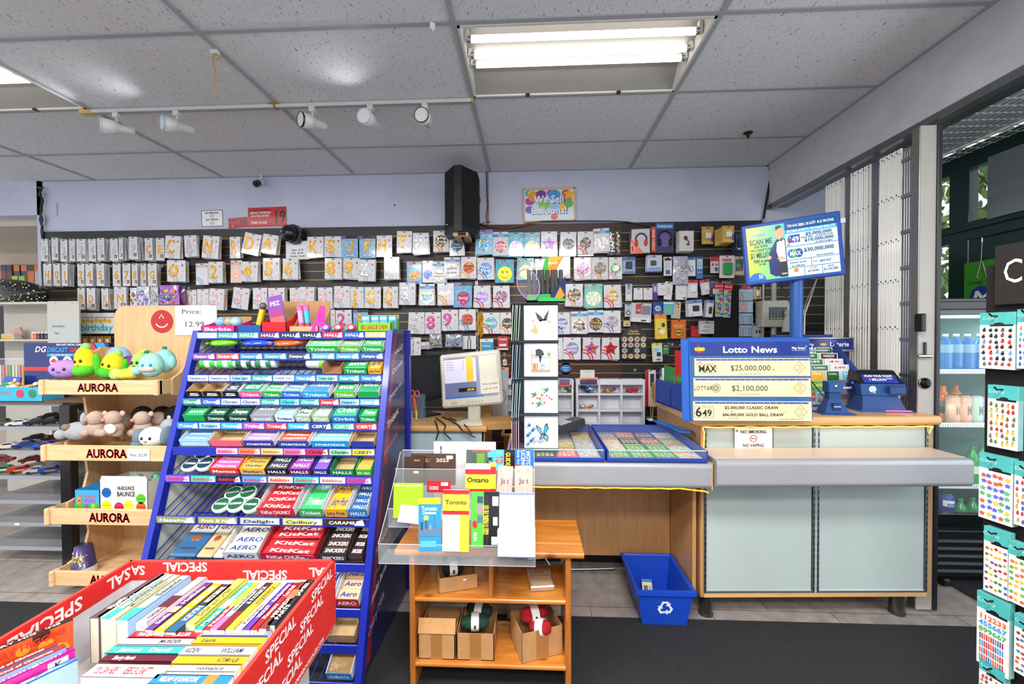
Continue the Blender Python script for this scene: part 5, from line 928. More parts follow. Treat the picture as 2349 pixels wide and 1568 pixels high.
# arched magnet board
yf=WY-.09;a=at(1454,824,Y=yf);w_,h_=wh(1425,749,1483,824,yf);t=thing('magnet_board','black arched board of round picture magnets hanging on the slatwall','magnet board',(a.x,yf,a.z))
r_=w_/2;pts=[(-r_,0),(r_,0)]+[(r_*math.cos(q),h_-r_*1.0+r_*math.sin(q))for q in[PI*i/18 for i in range(19)]]
m=MB().prism(pts,0,.006,'1c2026','gloss').text('Magnetic',0,h_*.87,h_*.06,-.001,'e0b84a','gloss',1,w=w_*.36).text('Mame Holder',0,h_*.79,h_*.06,-.001,'e0b84a','gloss',1,w=w_*.5)
for c in range(4):m.ring(w_*(-.37+.247*c),h_*.62,w_*.105,w_*.115,-.0006,'b8974a','gloss',0,PI,10);m.quad(w_*(-.37+.247*c)-w_*.115,w_*(-.37+.247*c)-w_*.108,h_*.05,h_*.62,-.0006,'b8974a')
obj('board',m,t);R=random.Random(8)
for c in range(4):
 for r in range(4):
  if(c,r)in((0,9),(1,1),(3,1)):continue
  col='d8a878' if r==0 else R.choice(['c9c6a8','b8a0a0','d0b8a8'])
  k=MB().disc(0,0,w_*.098,-.003,'e4e0d4','gloss',16).disc(0,0,w_*.082,-.0033,col,'gloss',14).disc(R.uniform(-.003,.003),.002,w_*.04,-.0036,R.choice(['4a5a4a','b85a4a','3a6a8a'])if r else 'b8865a','gloss',8).lathe([(w_*.098,.003),(w_*.1,0)],col='9a8a60',mt='metal',n=16,axis='Y')
  o=obj('magnet',k,t);o.location=(w_*(-.37+.247*c),-.001,h_*(.10+.17*r))
obj('hanger',MB().tube([(-.02,.0,h_-.01),(0,.02,h_+.05),(.02,0,h_-.01)],.0015,'8a8a8a','metal',5),t)
a=at(1437,742,Y=WY-.05);one('ring_box',MB().box(-.03,.03,-.02,.02,-.025,.025,'d8c8a0','card',b=.003).tube([(.0,-.021,-.01),(.0,-.022,.0)],.006,'5a4a3a','metal',8).tube([(-.03,0,.025),(-.02,0,.06),(.01,0,.07),(.03,0,.03)],.0015,'8a8a8a','metal',5),'small cream box keychain hanging above the arched magnet board','keychain',a)
# black display board with pencil packs and postcards
yb=WY-.085;a=at(1636,790,Y=yb);b=at(1695,652,Y=yb);one('display_board',MB().box(0,b.x-a.x,0,.02,0,b.z-a.z,'1b1c1e','card',b=.002),'plain black board standing behind the blue lottery stand','board',a)
for i,(x0,x1,y0)in enumerate(((1641,1659,650),(1662,1679,652))):
 w_,h_=wh(x0,y0,x1,y0+76,yb-.02);m=MB().box(-w_/2,w_/2,-.006,.0,-h_,0,'b8bcc0','wrap',b=.002).box(-w_*.62,w_*.62,-.008,-.006,-.045,.008,'c8202a','gloss').text('Party',0,-.02,.012,-.009,'f4e0e0','gloss',1,w=w_)
 for k in range(16):m.ell((random.Random(k).uniform(-.3,.3)*w_,-.009,-.06-k*(h_-.07)/16),(w_*.26,.004,.010),['d83a8a','f0d03a','3ac04a','3a8fd0','5ac8d8','9a5ac0'][k%6],'gloss',8,5)
 a=at((x0+x1)/2,y0,Y=yb-.02);one('candy_ring_strip',m,['left one of two long bright candy ring packs on the black board','right one of two long bright candy ring packs on the black board'][i],'candy pack',(a.x,yb-.014,a.z),(0,.04*i,0))
for i,(y0,y1,kind)in enumerate(((663,690,'legs'),(691,717,'baby'),(718,744,'legs'),(745,772,'legs'))):
 w_,h_=wh(1694,y0,1726,y1-1,yb-.0);m=MB().box(-w_/2,w_/2,-.002,0,-h_,0,'a9cfe6','gloss')
 if kind=='legs':
  m.quad(-w_/2,w_/2,-h_*.3,0,-.0024,'7fb4dc','gloss').text('Congratulations',0,-h_*.14,h_*.13,-.003,'f2f6fa','gloss',1,w=w_*.85)
  for s in(-1,1):
   for d_ in(-1,1):m.poly([(s*w_*.3+d_*w_*.06-.003,-h_*.3),(s*w_*.3+d_*w_*.06+.004,-h_*.3),(s*w_*.3+d_*w_*.10+.002,-h_*.9),(s*w_*.3+d_*w_*.10-.002,-h_*.9)],-.003,'c8865a','gloss').poly([(s*w_*.3+d_*w_*.10-.006,-h_*.9),(s*w_*.3+d_*w_*.10+.004,-h_*.97),(s*w_*.3+d_*w_*.10+.003,-h_*.86)],-.0034,'c82a3a','gloss')
 else:m.quad(-w_*.42,w_*.1,-h_*.92,-h_*.08,-.0024,'d8a8c8','gloss').disc(-w_*.16,-h_*.5,w_*.16,-.003,'e8c0b0','gloss',14).poly([(-w_*.28,-h_*.42),(-w_*.04,-h_*.42),(-w_*.16,-h_*.12)],-.0034,'e08ab8','gloss')
 a=at(1710,y0,Y=yb);one('postcard',m,['top postcard of dancing legs with red shoes under the red tags','pink and blue baby postcard in the vertical strip','third postcard in the strip, dancing legs on pale blue','lowest postcard in the strip, dancing legs above the lottery stand'][i],'postcard',(a.x,yb-.008,a.z))
a=at(1710,661,Y=yb);one('red_tag',MB().prism([(-.05,-.0),(.05,-.0),(.03,.03),(-.02,.03)],-.003,0,'c8202a','gloss'),'red paper tag on top of the postcard strip','tag',(a.x,yb-.006,a.z-.004))
CARD((1728,658,1745,686),'c8b060',[('b',.3,.8,.25,.7,.012,'f0f0f0'),('q',.1,.9,.82,.94,'7a5a2a')],'yellow charger card at the far right end of the slatwall',0);CARD((1726,741,1750,773),'c9cdd2',[('q',0,1,.8,1,'4a7fb8'),('d',.35,.4,.08,'2a2a2e',.12),('d',.65,.4,.08,'2a2a2e',.12)],'white and blue pack with two black earplugs right of the postcards',1)
# gold beads, small things above and beside the till
def beads(u0,u1,y0,y1,label):
 yf=WY-.09;m=MB()
 for k in range(6):
  u=u0+(u1-u0)*k/5;P=[at(u+math.sin(i*.7+k)*1.2,y0+(y1-y0)*(i/15)*(1-.06*(k%3)),Y=yf-.008*(k%2))for i in range(16)]
  for i in range(15):
   for q in(0,.5):m.ell(tuple(P[i].lerp(P[i+1],q)),(.0055,.0055,.0062),'d8a828','foil',7,5)
 o=one('bead_necklace',m,label,'beads');o['kind']='stuff';hook(at((u0+u1)/2,y0,Y=yf).x,at(u0,y0,Y=yf).z,yf,'hook carrying the gold bead necklaces')
beads(1096,1107,717,775,'strings of shiny gold beads hanging on the metal strip')
bag(985,766,1014,797,['5a6a80','8a98a8','d8b070'],'crinkled clear bag of blue grey pieces behind the till monitor',bg='8f9aa8');bag(1022,767,1060,795,['5a6a8a','98a4b0','c8ccd4'],'second crinkled clear bag of pieces, right of the first, behind the till',bg='9aa4b2');bag(962,784,992,800,['dfe2e8','c8ccd4'],'crumpled white plastic bag above the black monitor',bg='d0d3da',dep=.03)
CARD((1061,770,1092,800),'dcdde0',[('l',[(.4,.0),(.4,.7),(.5,.85),(.6,.7),(.6,.0)],.0035,'3a2f2c')],'white pack with a dark braided loop behind the till',0)
CARD((1101,777,1132,812),'3a9fd0',[('q',0,1,.8,1,'e4e6e2'),('t','Freshener',.5,.55,.1,'f2f6fa',.6),('q',0,.12,0,.8,'e0b04a')],'blue shirt shaped pack above the till monitor',0);CARD((1142,771,1166,802),'c8242c',[('t','TYLENOL',.5,.78,.14,'f8ecec',.85),('b',.15,.85,.25,.45,.012,'e8e4e0'),('q',0,1,0,.12,'e8e4e0')],'red painkiller card with a white tube',1)
def keych(u,v,label,c1,c2):
 a=at(u,v,Y=WY-.07);m=MB().tube([(0,0,.0),(0,0,-.02)],.002,'b8b8b8','chrome',6).tube([(.008*math.cos(q),0,-.03+.01*math.sin(q))for q in[2*PI*i/12 for i in range(12)]],.0016,'c8c8c8','chrome',6,closed=True).box(-.018,.018,-.008,.008,-.10,-.045,c1,'plastic',b=.005).box(-.010,.010,-.010,-.008,-.085,-.06,c2,'gloss');one('keychain',m,label,'keychain',a,(0,rnd.uniform(-.2,.2),0));hook(a.x,a.z,WY-.08,'hook with the '+' '.join(label.split()[:7]))
keych(1130,795,'red and black torch keychain beside the till monitor','b82430','1d1d20');keych(1140,800,'black keychain hanging next to the red one','202226','b0b0b4');keych(1122,806,'dark red keychain left of the black one','7a1a22','d8d8d8');keych(1156,812,'silver ring keychain with a cartoon pendant','d8dade','e8a040')
CARD((1137,842,1167,869),'e8a888',[('q',.08,.92,.08,.74,'9ab4be'),('q',.3,.7,.8,.9,'b8605a')],'peach framed mini clipboard hanging beside the card column',0);CARD((1139,873,1155,904),'3a6fb0',[('q',.1,.9,.5,.9,'e8ecf0'),('b',.2,.8,.1,.45,.01,'f0f0f0')],'blue and white pack below the mini clipboard',0)
CARD((926,822,934,848),'dedfe2',[('q',.2,.8,.2,.7,'b8bcc4')],'narrow white pack between the candy rack and black monitor',0);CARD((927,853,936,880),'d8d9dc',[('q',.2,.8,.3,.8,'c8a8b0')],'pale pink and white pack edge beside the candy rack',0)
a=at(1298,845,Y=WY-.03);one('round_sticker',MB().disc(0,0,.05,0,'2f6fb8','gloss',24,rz=.035).text('Best in',0,.01,.012,-.001,'e8f2fa','gloss').text('Town',0,-.010,.012,-.001,'e8f2fa','gloss').lathe([(.05,.001),(.0,.001)],col='2f6fb8',n=20,axis='Y'),'oval blue sticker on the slatwall right of the card column','sticker',a)
# white sorting trays in front of the slatwall
def cubby(u0,u1,label,cols,xcols):
 Y=3.30;a=at(u0,985,Y=Y);b=at(u1,870,Y=Y);W_=b.x-a.x;z0=.70;H_=b.z-z0
 t=thing('sorting_tray',label,'tray',(a.x,Y,z0));m=MB();f=.016
 m.box(0,W_,.09,.10,0,H_,'d8dae0','plastic');nz=3;top=.04
 for i in range(xcols+1):x=i*(W_-f)/xcols;m.box(x,x+f,0,.09,0,H_,'e2e4ea','plastic',b=.003)
 rows=[0,.115,.245,H_-top]
 for z in rows[:-1]:m.box(f,W_-f,.002,.09,z,z+f,'e2e4ea','plastic',b=.003)
 m.box(f,W_-f,.002,.09,H_-top-f*.3,H_,'e2e4ea','plastic',b=.004)
 obj('tray_body',m,t);return a.x,Y,z0,W_,H_
X0,Y0,Z0,W_,H_=cubby(1322,1480,'white plastic sorting tray with nine pockets standing against the slatwall',None,3)
cw=W_/3
bm=MB();R=random.Random(3)
for k in range(10):bm.ell((R.uniform(-.035,.035),R.uniform(-.02,.02),R.uniform(.02,.09)),(.03,.02,.025),R.choice(['3a6fa8','8ab0cc','c8d4dc','2a4a7a']),'foil',9,6,wob=.3)
one('crinkled_foil_bag',bm,'crumpled blue and silver foil balloon bag in the left pocket of the tray','bag',(X0+cw*.5,Y0+.045,Z0+.262))
for(ci,cols,l)in((1,['2f9a4a','6a3fa0','d83a6a','8fc83a'],'green, violet and pink folded ribbons in the middle pocket'),(2,['c81f34','d83a48'],'red folded ribbons in the right pocket of the tray')):
 m=MB()
 for k in range(9):m.ell((R.uniform(-.045,.045),R.uniform(-.015,.02),R.uniform(.008,.03)),(.02,.012,.011),R.choice(cols),'fabric',8,5,Euler((0,R.uniform(-1,1),R.uniform(0,3))).to_matrix(),.3)
 o=one('folded_ribbons',m,l,'ribbons',(X0+cw*(ci+.5),Y0+.045,Z0+.262));o['kind']='stuff'
one('silver_bow',MB().ell((-.02,0,.02),(.025,.012,.014),'b8b8bc','foil',9,6,wob=.4).ell((-.035,.0,.035),(.014,.01,.012),'d0d0d4','foil',9,6,wob=.4),'crumpled silver foil in the lower left pocket of the tray','foil',(X0+cw*.45,Y0+.04,Z0+.132));one('copper_bow',MB().ell((.02,0,.02),(.028,.012,.012),'c0702a','foil',9,6,Euler((0,-.4,0)).to_matrix(),.3),'crumpled copper foil beside the silver piece in the tray','foil',(X0+cw*.55,Y0+.04,Z0+.132))
cubby(1150,1316,'white plastic sorting tray partly hidden behind the greeting card column',None,3)
a=at(1298,940,Y=3.32);m=MB()
for k in range(7):m.ell((R.uniform(-.03,.03),R.uniform(-.01,.01),R.uniform(.008,.04)),(.018,.012,.012),R.choice(['8a8a90','4a4a50','d0c8c0']),'foil',8,5,wob=.4)
one('crumpled_packets',m,'crumpled grey packets in the pocket beside the butterfly card column','packets',(a.x,3.345,Z0+.262));
def dr(m,w,h):m.text('We sell your',w*.5,h*.75,h*.12,-.001,'6a6a68','paper',0).text('R.C.',w*.5,h*.45,h*.12,-.001,'6a6a68','paper',0).text('Batteries',w*.5,h*.2,h*.10,-.001,'6a6a68','paper',0)
plate(1331,848,1364,866,3.36,dr,'handwritten_note','small handwritten note clipped above the white sorting tray','note','dcd6cc');o=plate(1329,865,1371,883,3.28,lambda m,w,h:m.quad(w*.03,w*.97,h*.05,h*.95,-.0006,'6a4a8a','gloss').poly([(w*.03,h*.55),(w*.3,h*.62),(w*.6,h*.75),(w*.97,h*.55),(w*.97,h*.35),(w*.03,h*.35)],-.0012,'5a2f38','gloss').quad(w*.03,w*.97,h*.75,h*.95,-.0010,'e0905a','gloss').quad(w*.03,w*.97,h*.05,h*.35,-.0012,'3a3560','gloss'),'photo_card','sunset landscape photo card lying on the sorting tray top','photo','e8e8ec')
plate(1283,868,1308,885,3.28,lambda m,w,h:m.quad(w*.0,w*.97,h*.05,h*.95,-.0006,'3a6fb8','gloss').poly([(0,h*.05),(w*.97,h*.05),(w*.97,h*.4),(w*.5,h*.6),(0,h*.5)],-.0012,'c8382a','gloss'),'photo_card','red canyon photo card on the left sorting tray','photo','e8e8ec')
CARD((1480,848,1504,932),'d9d6d2',[('q',.0,.3,0,1,'c8242c'),('q',.3,.95,.04,.96,'e6e6e8'),('b',.45,.8,.55,.9,.012,'2a3a50','plastic'),('l',[(.5,.55),(.45,.2),(.5,-.1),(.55,-.5)],.004,'d8b088'),('l',[(.7,.55),(.75,.2),(.7,-.1),(.62,-.5)],.004,'e0b8a0')],'red and white card with long beige cords hanging down',0);hook(at(1460,850,Y=WY-.08).x,at(1460,850,Y=WY-.08).z,WY-.08,'empty hook above the right end of the sorting tray')
# == lottery corner on the service counter
ZC=1.0205
def olg(m,cx,cz,s,y=-.003):
 m.poly([(cx-s*.25,cz+s*.9),(cx-s*.45,cz-s*.7),(cx+s*.55,cz-s*.7)],y,'d8232a','gloss')
 for k,c in enumerate('OLG'):m.disc(cx+(k-1)*s*.62,cz-.05*s,s*.36,y-.0005-.0002*k,'f2cf2a','gloss',14).text(c,cx+(k-1)*s*.62,cz-.05*s,s*.36,y-.0014,'8a6a10','gloss',1)
a=at(1588,968,Z=ZC);b=at(1857,965,Z=ZC);YB=(a.y+b.y)/2;W_=b.x-a.x;H_=at(1720,773,Y=YB+.03).z-ZC
t=thing('lotto_news_board','blue Lotto News board with three cream jackpot strips standing on the counter','sign',(a.x,YB,ZC),(-.06,0,.0));NV='1d4fa6'
m=MB().box(0,W_,0,.012,0,H_,NV,'plastic',b=.004).box(-.035,0,.0,.014,.0,H_-.005,'2058ae','plastic',b=.004)
m.box(.0,W_,-.0015,0,.01,H_*.78,'2b5a92','gloss');obj('backboard',m,t)
m=MB().box(.008,W_-.008,-.004,-.001,H_*.79,H_*.945,'17307e','gloss').text('Lotto News',W_*.50,H_*.855,H_*.075,-.005,'f0f3fa','gloss',1,w=W_*.45).text('Play Smart',W_*.90,H_*.872,H_*.026,-.005,'f0f3fa','gloss',1).text('Knowledge you can bet on',W_*.90,H_*.845,H_*.010,-.005,'f0f3fa','gloss',0);olg(m,W_*.085,H_*.862,.024,-.005)
m.quad(W_*.955,W_*.97,H_*.885,H_*.90,-.005,'35b0c0')
obj('title_strip',m,t)
def strip(z0,z1,f,xo=0):
 m=MB().box(.012+xo,W_-.006,-.005,-.002,z0,z1,'f0dba6','gloss');h=z1-z0;R=random.Random(int(z0*1000))
 for i in range(18):x=.02+xo+i*(W_-.04)/18;m.quad(x,x+.026,z1-h*.13,z1-.003,-.0056,'2553b0','gloss').quad(x+.026,x+.031,z1-h*.13,z1-.003,-.0056,'e87a5a','gloss')
 for i in range(14):x=R.uniform(.05,W_-.05);z=R.uniform(z0+.01,z1-h*.25);m.quad(x,x+R.uniform(.006,.02),z,z+.006,-.0054,'f2cf7a','gloss')
 cx,cz,r=W_*.90,z0+h*.48,h*.34;m.ring(cx,cz,r*.93,r,-.006,'6a5a3a','gloss',0,2*PI,4)
 for i,s_ in enumerate(('SCAN','YOUR','LOTTO','TICKET')):m.text(s_,cx,cz+r*(.42-.28*i),r*.18,-.0062,'8a7238','gloss',0)
 f(m,z0,h);obj('jackpot_strip',m,t);
def f1(m,z0,h):
 for i in range(3):m.ring(W_*(.105+.04*i),z0+h*.42,h*.26,h*.275,-.0062,'2a2620','gloss')
 m.text('MAX',W_*.145,z0+h*.42,h*.36,-.0068,'1c1a16','gloss',1,w=W_*.145).text('Lotto',W_*.075,z0+h*.75,h*.11,-.0066,'2a2620','gloss',0,rot=.4).text('$25,000,000',W_*.50,z0+h*.46,h*.30,-.0064,'1c1c1e','gloss',0,w=W_*.33).text('Est',W_*.69,z0+h*.38,h*.07,-.0064,'5a5548').text('Draw Date TUE AUG 26',W_*.49,z0+h*.12,h*.08,-.0064,'5a5548','gloss',0)
def f2(m,z0,h):
 m.text('LOTTARIO',W_*.13,z0+h*.46,h*.24,-.0068,'2a2620','gloss',0,w=W_*.20);[m.ring(W_*.215,z0+h*.46,h*q,h*(q+.02),-.0066,'4a4436','gloss')for q in(.08,.15,.22)]
 m.text('$2,100,000',W_*.49,z0+h*.46,h*.30,-.0064,'1c1c1e','gloss',0,w=W_*.30).text('Draw Date SAT AUG 30',W_*.48,z0+h*.12,h*.08,-.0064,'5a5548','gloss',0)
def f3(m,z0,h):
 for q in((.03,.19,.16,.175),(.03,.19,.74,.755)):m.quad(W_*q[0],W_*q[1],z0+h*q[2],z0+h*q[3],-.0062,'2a2620')
 for q in(.03,.188):m.quad(W_*q,W_*(q+.003),z0+h*.16,z0+h*.75,-.0062,'2a2620')
 m.text('6',W_*.065,z0+h*.46,h*.48,-.0064,'1c1a16','gloss',1).text('49',W_*.135,z0+h*.40,h*.34,-.0064,'1c1a16','gloss',1).text('L O T T O',W_*.135,z0+h*.67,h*.07,-.0064,'1c1a16','gloss',0)
 m.text('$5,000,000 CLASSIC DRAW',W_*.50,z0+h*.68,h*.15,-.0064,'1c1c1e','gloss',1,w=W_*.44).text('+',W_*.34,z0+h*.5,h*.1,-.0064,'1c1c1e','gloss').text('$46,000,000 GOLD BALL DRAW',W_*.51,z0+h*.32,h*.15,-.0064,'1c1c1e','gloss',1,w=W_*.50).text('or $1 million',W_*.35,z0+h*.13,h*.08,-.0064,'5a5548','gloss',0,sh=.2).text('Draw Date WED AUG 27',W_*.82,z0+h*.10,h*.08,-.0064,'5a5548','gloss',0)
strip(H_*.54,H_*.75,f1,.01);strip(H_*.295,H_*.515,f2,.004);strip(H_*.01,H_*.24,f3)
# brochure holder
a=at(1610,968,Z=ZC);ang=-.50;t=thing('brochure_holder','blue plastic brochure holder leaning beside the Lotto News board at the counter edge','brochure holder',(.845,2.13,ZC),(0,0,PI/2+.12))
obj('holder_body',MB().box(0,.40,-.0,.05,0,.012,'1b3f9c','plastic',b=.002).box(0,.40,.0,.006,.0,.10,'1b3f9c','plastic',b=.003).box(0,.006,0,.05,0,.10,'1b3f9c','plastic').box(.394,.40,0,.05,0,.10,'1b3f9c','plastic').box(.19,.21,-.004,.05,0,.11,'1b3f9c','plastic',b=.003).box(.0,.40,.044,.05,0,.14,'1b3f9c','plastic',b=.003),t)
def leaf(x,z,w,h,col,pr,label,y=.01,rot=0,name='brochure',M0=T3((.845,2.13,ZC),(0,0,PI/2+.12))):
 m=MB().box(0,w,0,.004,0,h,col,'gloss');[m.quad(w*q[0],w*q[1],h*q[2],h*q[3],-.0006-.0003*i,q[4],'gloss')for i,q in enumerate(pr)if len(q)==5];[m.text(q[0],w*q[1],h*q[2],h*q[3],-.002,q[4],'gloss',1,w=w*q[5])for q in pr if len(q)==6]
 o=one(name,m,label,'brochure');o.matrix_world=M0@T3((x,y,z),(0,rot,0));return o
 # holder local x runs away from the camera, its front looks left; mirrored texts read left to right from the till side
leaf(.24,.015,.13,.20,'2f8f4a',[(.1,.9,.75,.9,'e8d83a'),(.2,.8,.3,.65,'dfe6dc'),('LOTTERY',.5,.5,.08,'2f5a3a',.6)],'green brochure with a yellow label at the far end of the blue holder',.012,-.08);leaf(.04,.015,.13,.18,'2f8f4a',[(.1,.9,.7,.88,'e8d83a'),(.2,.8,.3,.6,'dfe6dc')],'green brochure with a yellow label at the near end of the blue holder',.02,.1)
leaf(.155,.015,.07,.30,'d81f2c',[(.0,1,.82,.97,'f0882a'),('$100,000',.5,.86,.07,'f8e87a',.9)],'tall red brochure headed $100,000 standing in the blue holder',.010);leaf(.22,.02,.14,.10,'dfe4ea',[(.05,.5,.3,.9,'e8823a'),(.5,.9,.2,.6,'4a8fc0')],'white booklet with orange and blue print at the far left of the holder',-.01);leaf(.05,.02,.12,.085,'c9dce6',[(.05,.45,.4,.95,'5aa8d0'),(.5,.95,.1,.7,'b82f3f')],'pale blue and red folded leaflets at the near end of the holder',-.01,.12)
# playing cards and tubes behind
for i,(u,l)in enumerate(((1530,'left white playing card box with a red and blue emblem'),(1547,'right white playing card box with a red and blue emblem'))):
 a=at(u,880,Y=2.62);m=MB().box(-.026,.026,0,.02,0,.095,'e9e9ee','gloss',b=.001).disc(0,.05,.016,-.001,'c8303a','gloss',12).disc(0,.05,.010,-.0014,'f0f0f4','gloss',10).quad(-.02,.02,.075,.088,-.001,'3a4a8a');one('playing_card_box',m,l,'box',(a.x,2.62,ZC+.10),(0,0,.1))
one('riser_box',MB().box(-.10,.09,0,.07,0,.10,'b9915e','card',b=.002),'cardboard riser behind the blue brochure holder','box',(at(1538,900,Y=2.62).x,2.61,ZC))
for i in range(3):
 a=at(1546+8*i,830,Y=2.70);one('glue_tube',MB().lathe([(.012,0),(.012,.13),(.007,.14),(.007,.165),(0,.165)],col='e0409a' if i else 'e85aa8',n=12).lathe([(.0085,.14),(.0085,.168),(0,.168)],col='eeeeee',n=12).lathe([(.0124,.04),(.0124,.06)],col='f0f0f4',n=12),'pink tube with a white cap standing behind the red brochure','tube',(a.x,2.71,ZC+.0),group='pink capped tubes behind the red brochure')
a=at(1527,840,Y=2.72);one('glue_jar',MB().lathe([(.028,0),(.028,.13),(.022,.14),(.022,.16),(0,.16)],col='e8d04a',n=16).lathe([(.029,.13),(.029,.175),(0,.175)],col='3a5a9a',n=16).lathe([(.0285,.04),(.0285,.10)],col='2a2a2a',n=16),'yellow and black jar with a blue lid beside the pink tubes','jar',(a.x,2.75,ZC))
# lottery screen on its pole
p0=at(1712,655,Y=2.50);PX_,PY_=at(1832,700,Y=2.52).x,2.52;dirx=Vector((1,-.35,0)).normalized()
def solve(u,v,ref):
 n=Vector((-dirx.y,dirx.x,0));d=CR2*((u-1174.5)/FPX)-CU2*((v-784)/FPX)+CF;return CO+d*((ref-CO).dot(n)/d.dot(n))
ref=Vector((PX_,PY_-.045,1.8));bl,br_,tl,tr=[solve(u,v,ref)for u,v in((1712,655),(1941,629),(1700,527),(1927,473))]
W_=(br_-bl).length;H_=((tl-bl).length+(tr-br_).length)/2;ax=(br_-bl).normalized();az=((tl-bl)+(tr-br_)).normalized();az=(az-ax*az.dot(ax)).normalized();ay=az.cross(ax);MS=Matrix((ax,ay,az)).transposed().to_4x4();MS.translation=bl
t=thing('lottery_screen','tilted blue framed lottery screen showing jackpots on a blue pole','screen');t.matrix_world=MS
obj('bezel',MB().box(0,W_,0,.035,0,H_,'1f4fa8','plastic',b=.006),t);s=.022
m=MB();X=lambda q:s+q*(W_-2*s);Z=lambda q:s+q*(H_-2*s);Q=lambda a,b,c,d,col,k=0:m.quad(X(a),X(b),Z(c),Z(d),-.001-.0003*k,col,'screen')
Tt=lambda s_,cx,cz,h,col,w=None,bold=1,k=6:m.text(s_,X(cx),Z(cz),h*(H_-2*s),-.001-.0003*k,col,'screen',bold,w=(w*(W_-2*s)if w else None))
for i in range(16):a=i/16;Q(a*.44,(a+1/16)*.44,0,1,'#%02x%02x%02x'%(int(205-150*a),int(214-20*a),int(60+150*a)))
Q(.44,1,0,1,'cfe6f4');Q(.44,1,.86,1,'14508a',1);Q(.44,1,.79,.87,'2a9fd8',1)
m.disc(X(.09),Z(0),.20*(W_-2*s)*.5,-.0014,'2a6fc8','screen',20,a0=0,a1=PI);Tt('wintario',.14,.86,.07,'f0f6fa',.20);Tt('wintario',.141,.857,.07,'2a8fd0',.19,1,7)
for q in((.72,.10,.26,'SCAN ME'),(.63,.045,.16,'AND ENTER'),(.565,.045,.25,'FOR A CHANCE TO WIN'),(.47,.10,.26,'$1 MILLION'),(.36,.06,.2,'FREE to enter'),(.30,.04,.08,'or visit')):Tt(q[3],.16,q[0],q[1],'153a5a',q[2])
Tt('50',.13,.07,.07,'e8f2fa',.05);m.mats;
C_=lambda pts,col,k:m.poly([(X(a),Z(b))for a,b in pts],-.001-.0003*k,col,'screen')
C_([(.24,.10),(.235,.40),(.27,.55),(.33,.70),(.40,.74),(.44,.70),(.44,.04),(.30,.04)],'1f2f66',3);C_([(.36,.30),(.33,.50),(.345,.68),(.39,.74),(.43,.68),(.43,.30)],'e4ecf6',4);C_([(.35,.02),(.35,.28),(.44,.28),(.44,.02)],'2b2f38',5)
m.disc(X(.375),Z(.84),.026,-.0032,'d9a888','screen',16,rz=.036);C_([(.335,.88),(.34,.96),(.39,.97),(.41,.92),(.38,.925),(.35,.89)],'3a2418',8);C_([(.355,.70),(.355,.76),(.405,.76),(.405,.70),(.38,.68)],'d9a888',5);C_([(.345,.66),(.345,.73),(.375,.70),(.405,.74),(.405,.67),(.375,.69)],'16181e',7);C_([(.36,.34),(.33,.36),(.36,.40),(.42,.38),(.42,.33)],'d9a888',7);m.disc(X(.243),Z(.40),.012,-.003,'d9a888','screen',10)
Tt('Play Smart',.40,.08,.03,'f0f4fa',.06,1,9)
Tt('THU AUG 28/JEU. 28 AOÛT  01:21 PM ET/HE',.72,.93,.045,'f0f6fa',.50);Tt('UPCOMING JACKPOTS / PROCHAINS GROS LOTS',.72,.83,.045,'f0f6fa',.52)
for q in((.44,1,.545,.555),(.44,1,.30,.31),(.44,1,.155,.165)):Q(*q,'2a5f9a',2)
for x,z0,z1 in((.70,.16,.30),(.62,0,.16),(.81,0,.16)):Q(x,x+.006,z0,z1,'2a5f9a',2)
Q(.50,.60,.62,.76,'1f4fa0',3);Tt('6',.485,.69,.14,'1f3f9a',.05);Tt('49',.55,.68,.09,'f2f6fa',.08);m.disc(X(.483),Z(.665),.007,-.0034,'d8232a','screen',10)
for q in(('$5,000,000',.80,.745,.055,.28),('GOLD BALL - LA BOULE D\'OR',.78,.69,.03,.34),('$10,000,000',.80,.635,.055,.31),('30',.47,.585,.04,.035),('SATURDAY/SAMEDI',.85,.575,.025,.18),('$30,000,000',.79,.46,.065,.32),('FRIDAY/VENDREDI',.85,.335,.025,.18),('$1,099,637',.56,.19,.035,.14),('$43,767',.85,.23,.04,.12),('$2,100,000',.715,.07,.035,.12),('$1,167,282',.90,.07,.04,.15)):Tt(q[0],q[1],q[2],q[3],'143a6a',q[4])
for i,c in enumerate(('2a6fc0','5fae3a','1f4fa0')):m.disc(X(.495+.04*i),Z(.42),.02,-.003-.0001*i,c,'screen',14,rz=.026)
Tt('MAX',.535,.42,.08,'f4f8fa',.12,1,9);Tt('LOTTARIO',.715,.125,.03,'d83a2a',.09);m.disc(X(.53),Z(.11),.012,-.003,'e8823a','screen',10);Tt('poker lotto',.56,.255,.03,'3a4a5a',.18);Tt('TOP',.74,.23,.035,'2a9a8a',.05);Tt('Lightning',.90,.125,.025,'1f4fa0',.07)
obj('display',m,t);obj('white_tab',MB().box(W_-.004,W_+.022,.004,.03,H_*.80,H_*.88,'d9dce0','plastic',b=.003),t)
obj('screen_mount',MB().box(W_*.45,W_*.6,.035,.06,H_*.1,H_*.5,'1a4088','plastic',b=.004),t)
one('screen_pole',MB().tube([(PX_,PY_+.02,ZC),(PX_,PY_+.02,bl.z+.10)],.034,'1f5aa8','enamel',20).lathe([(.07,0),(.07,.012),(.034,.02)],PX_,PY_+.02,ZC,'1f5aa8','enamel',20),'blue round pole carrying the lottery screen','pole')
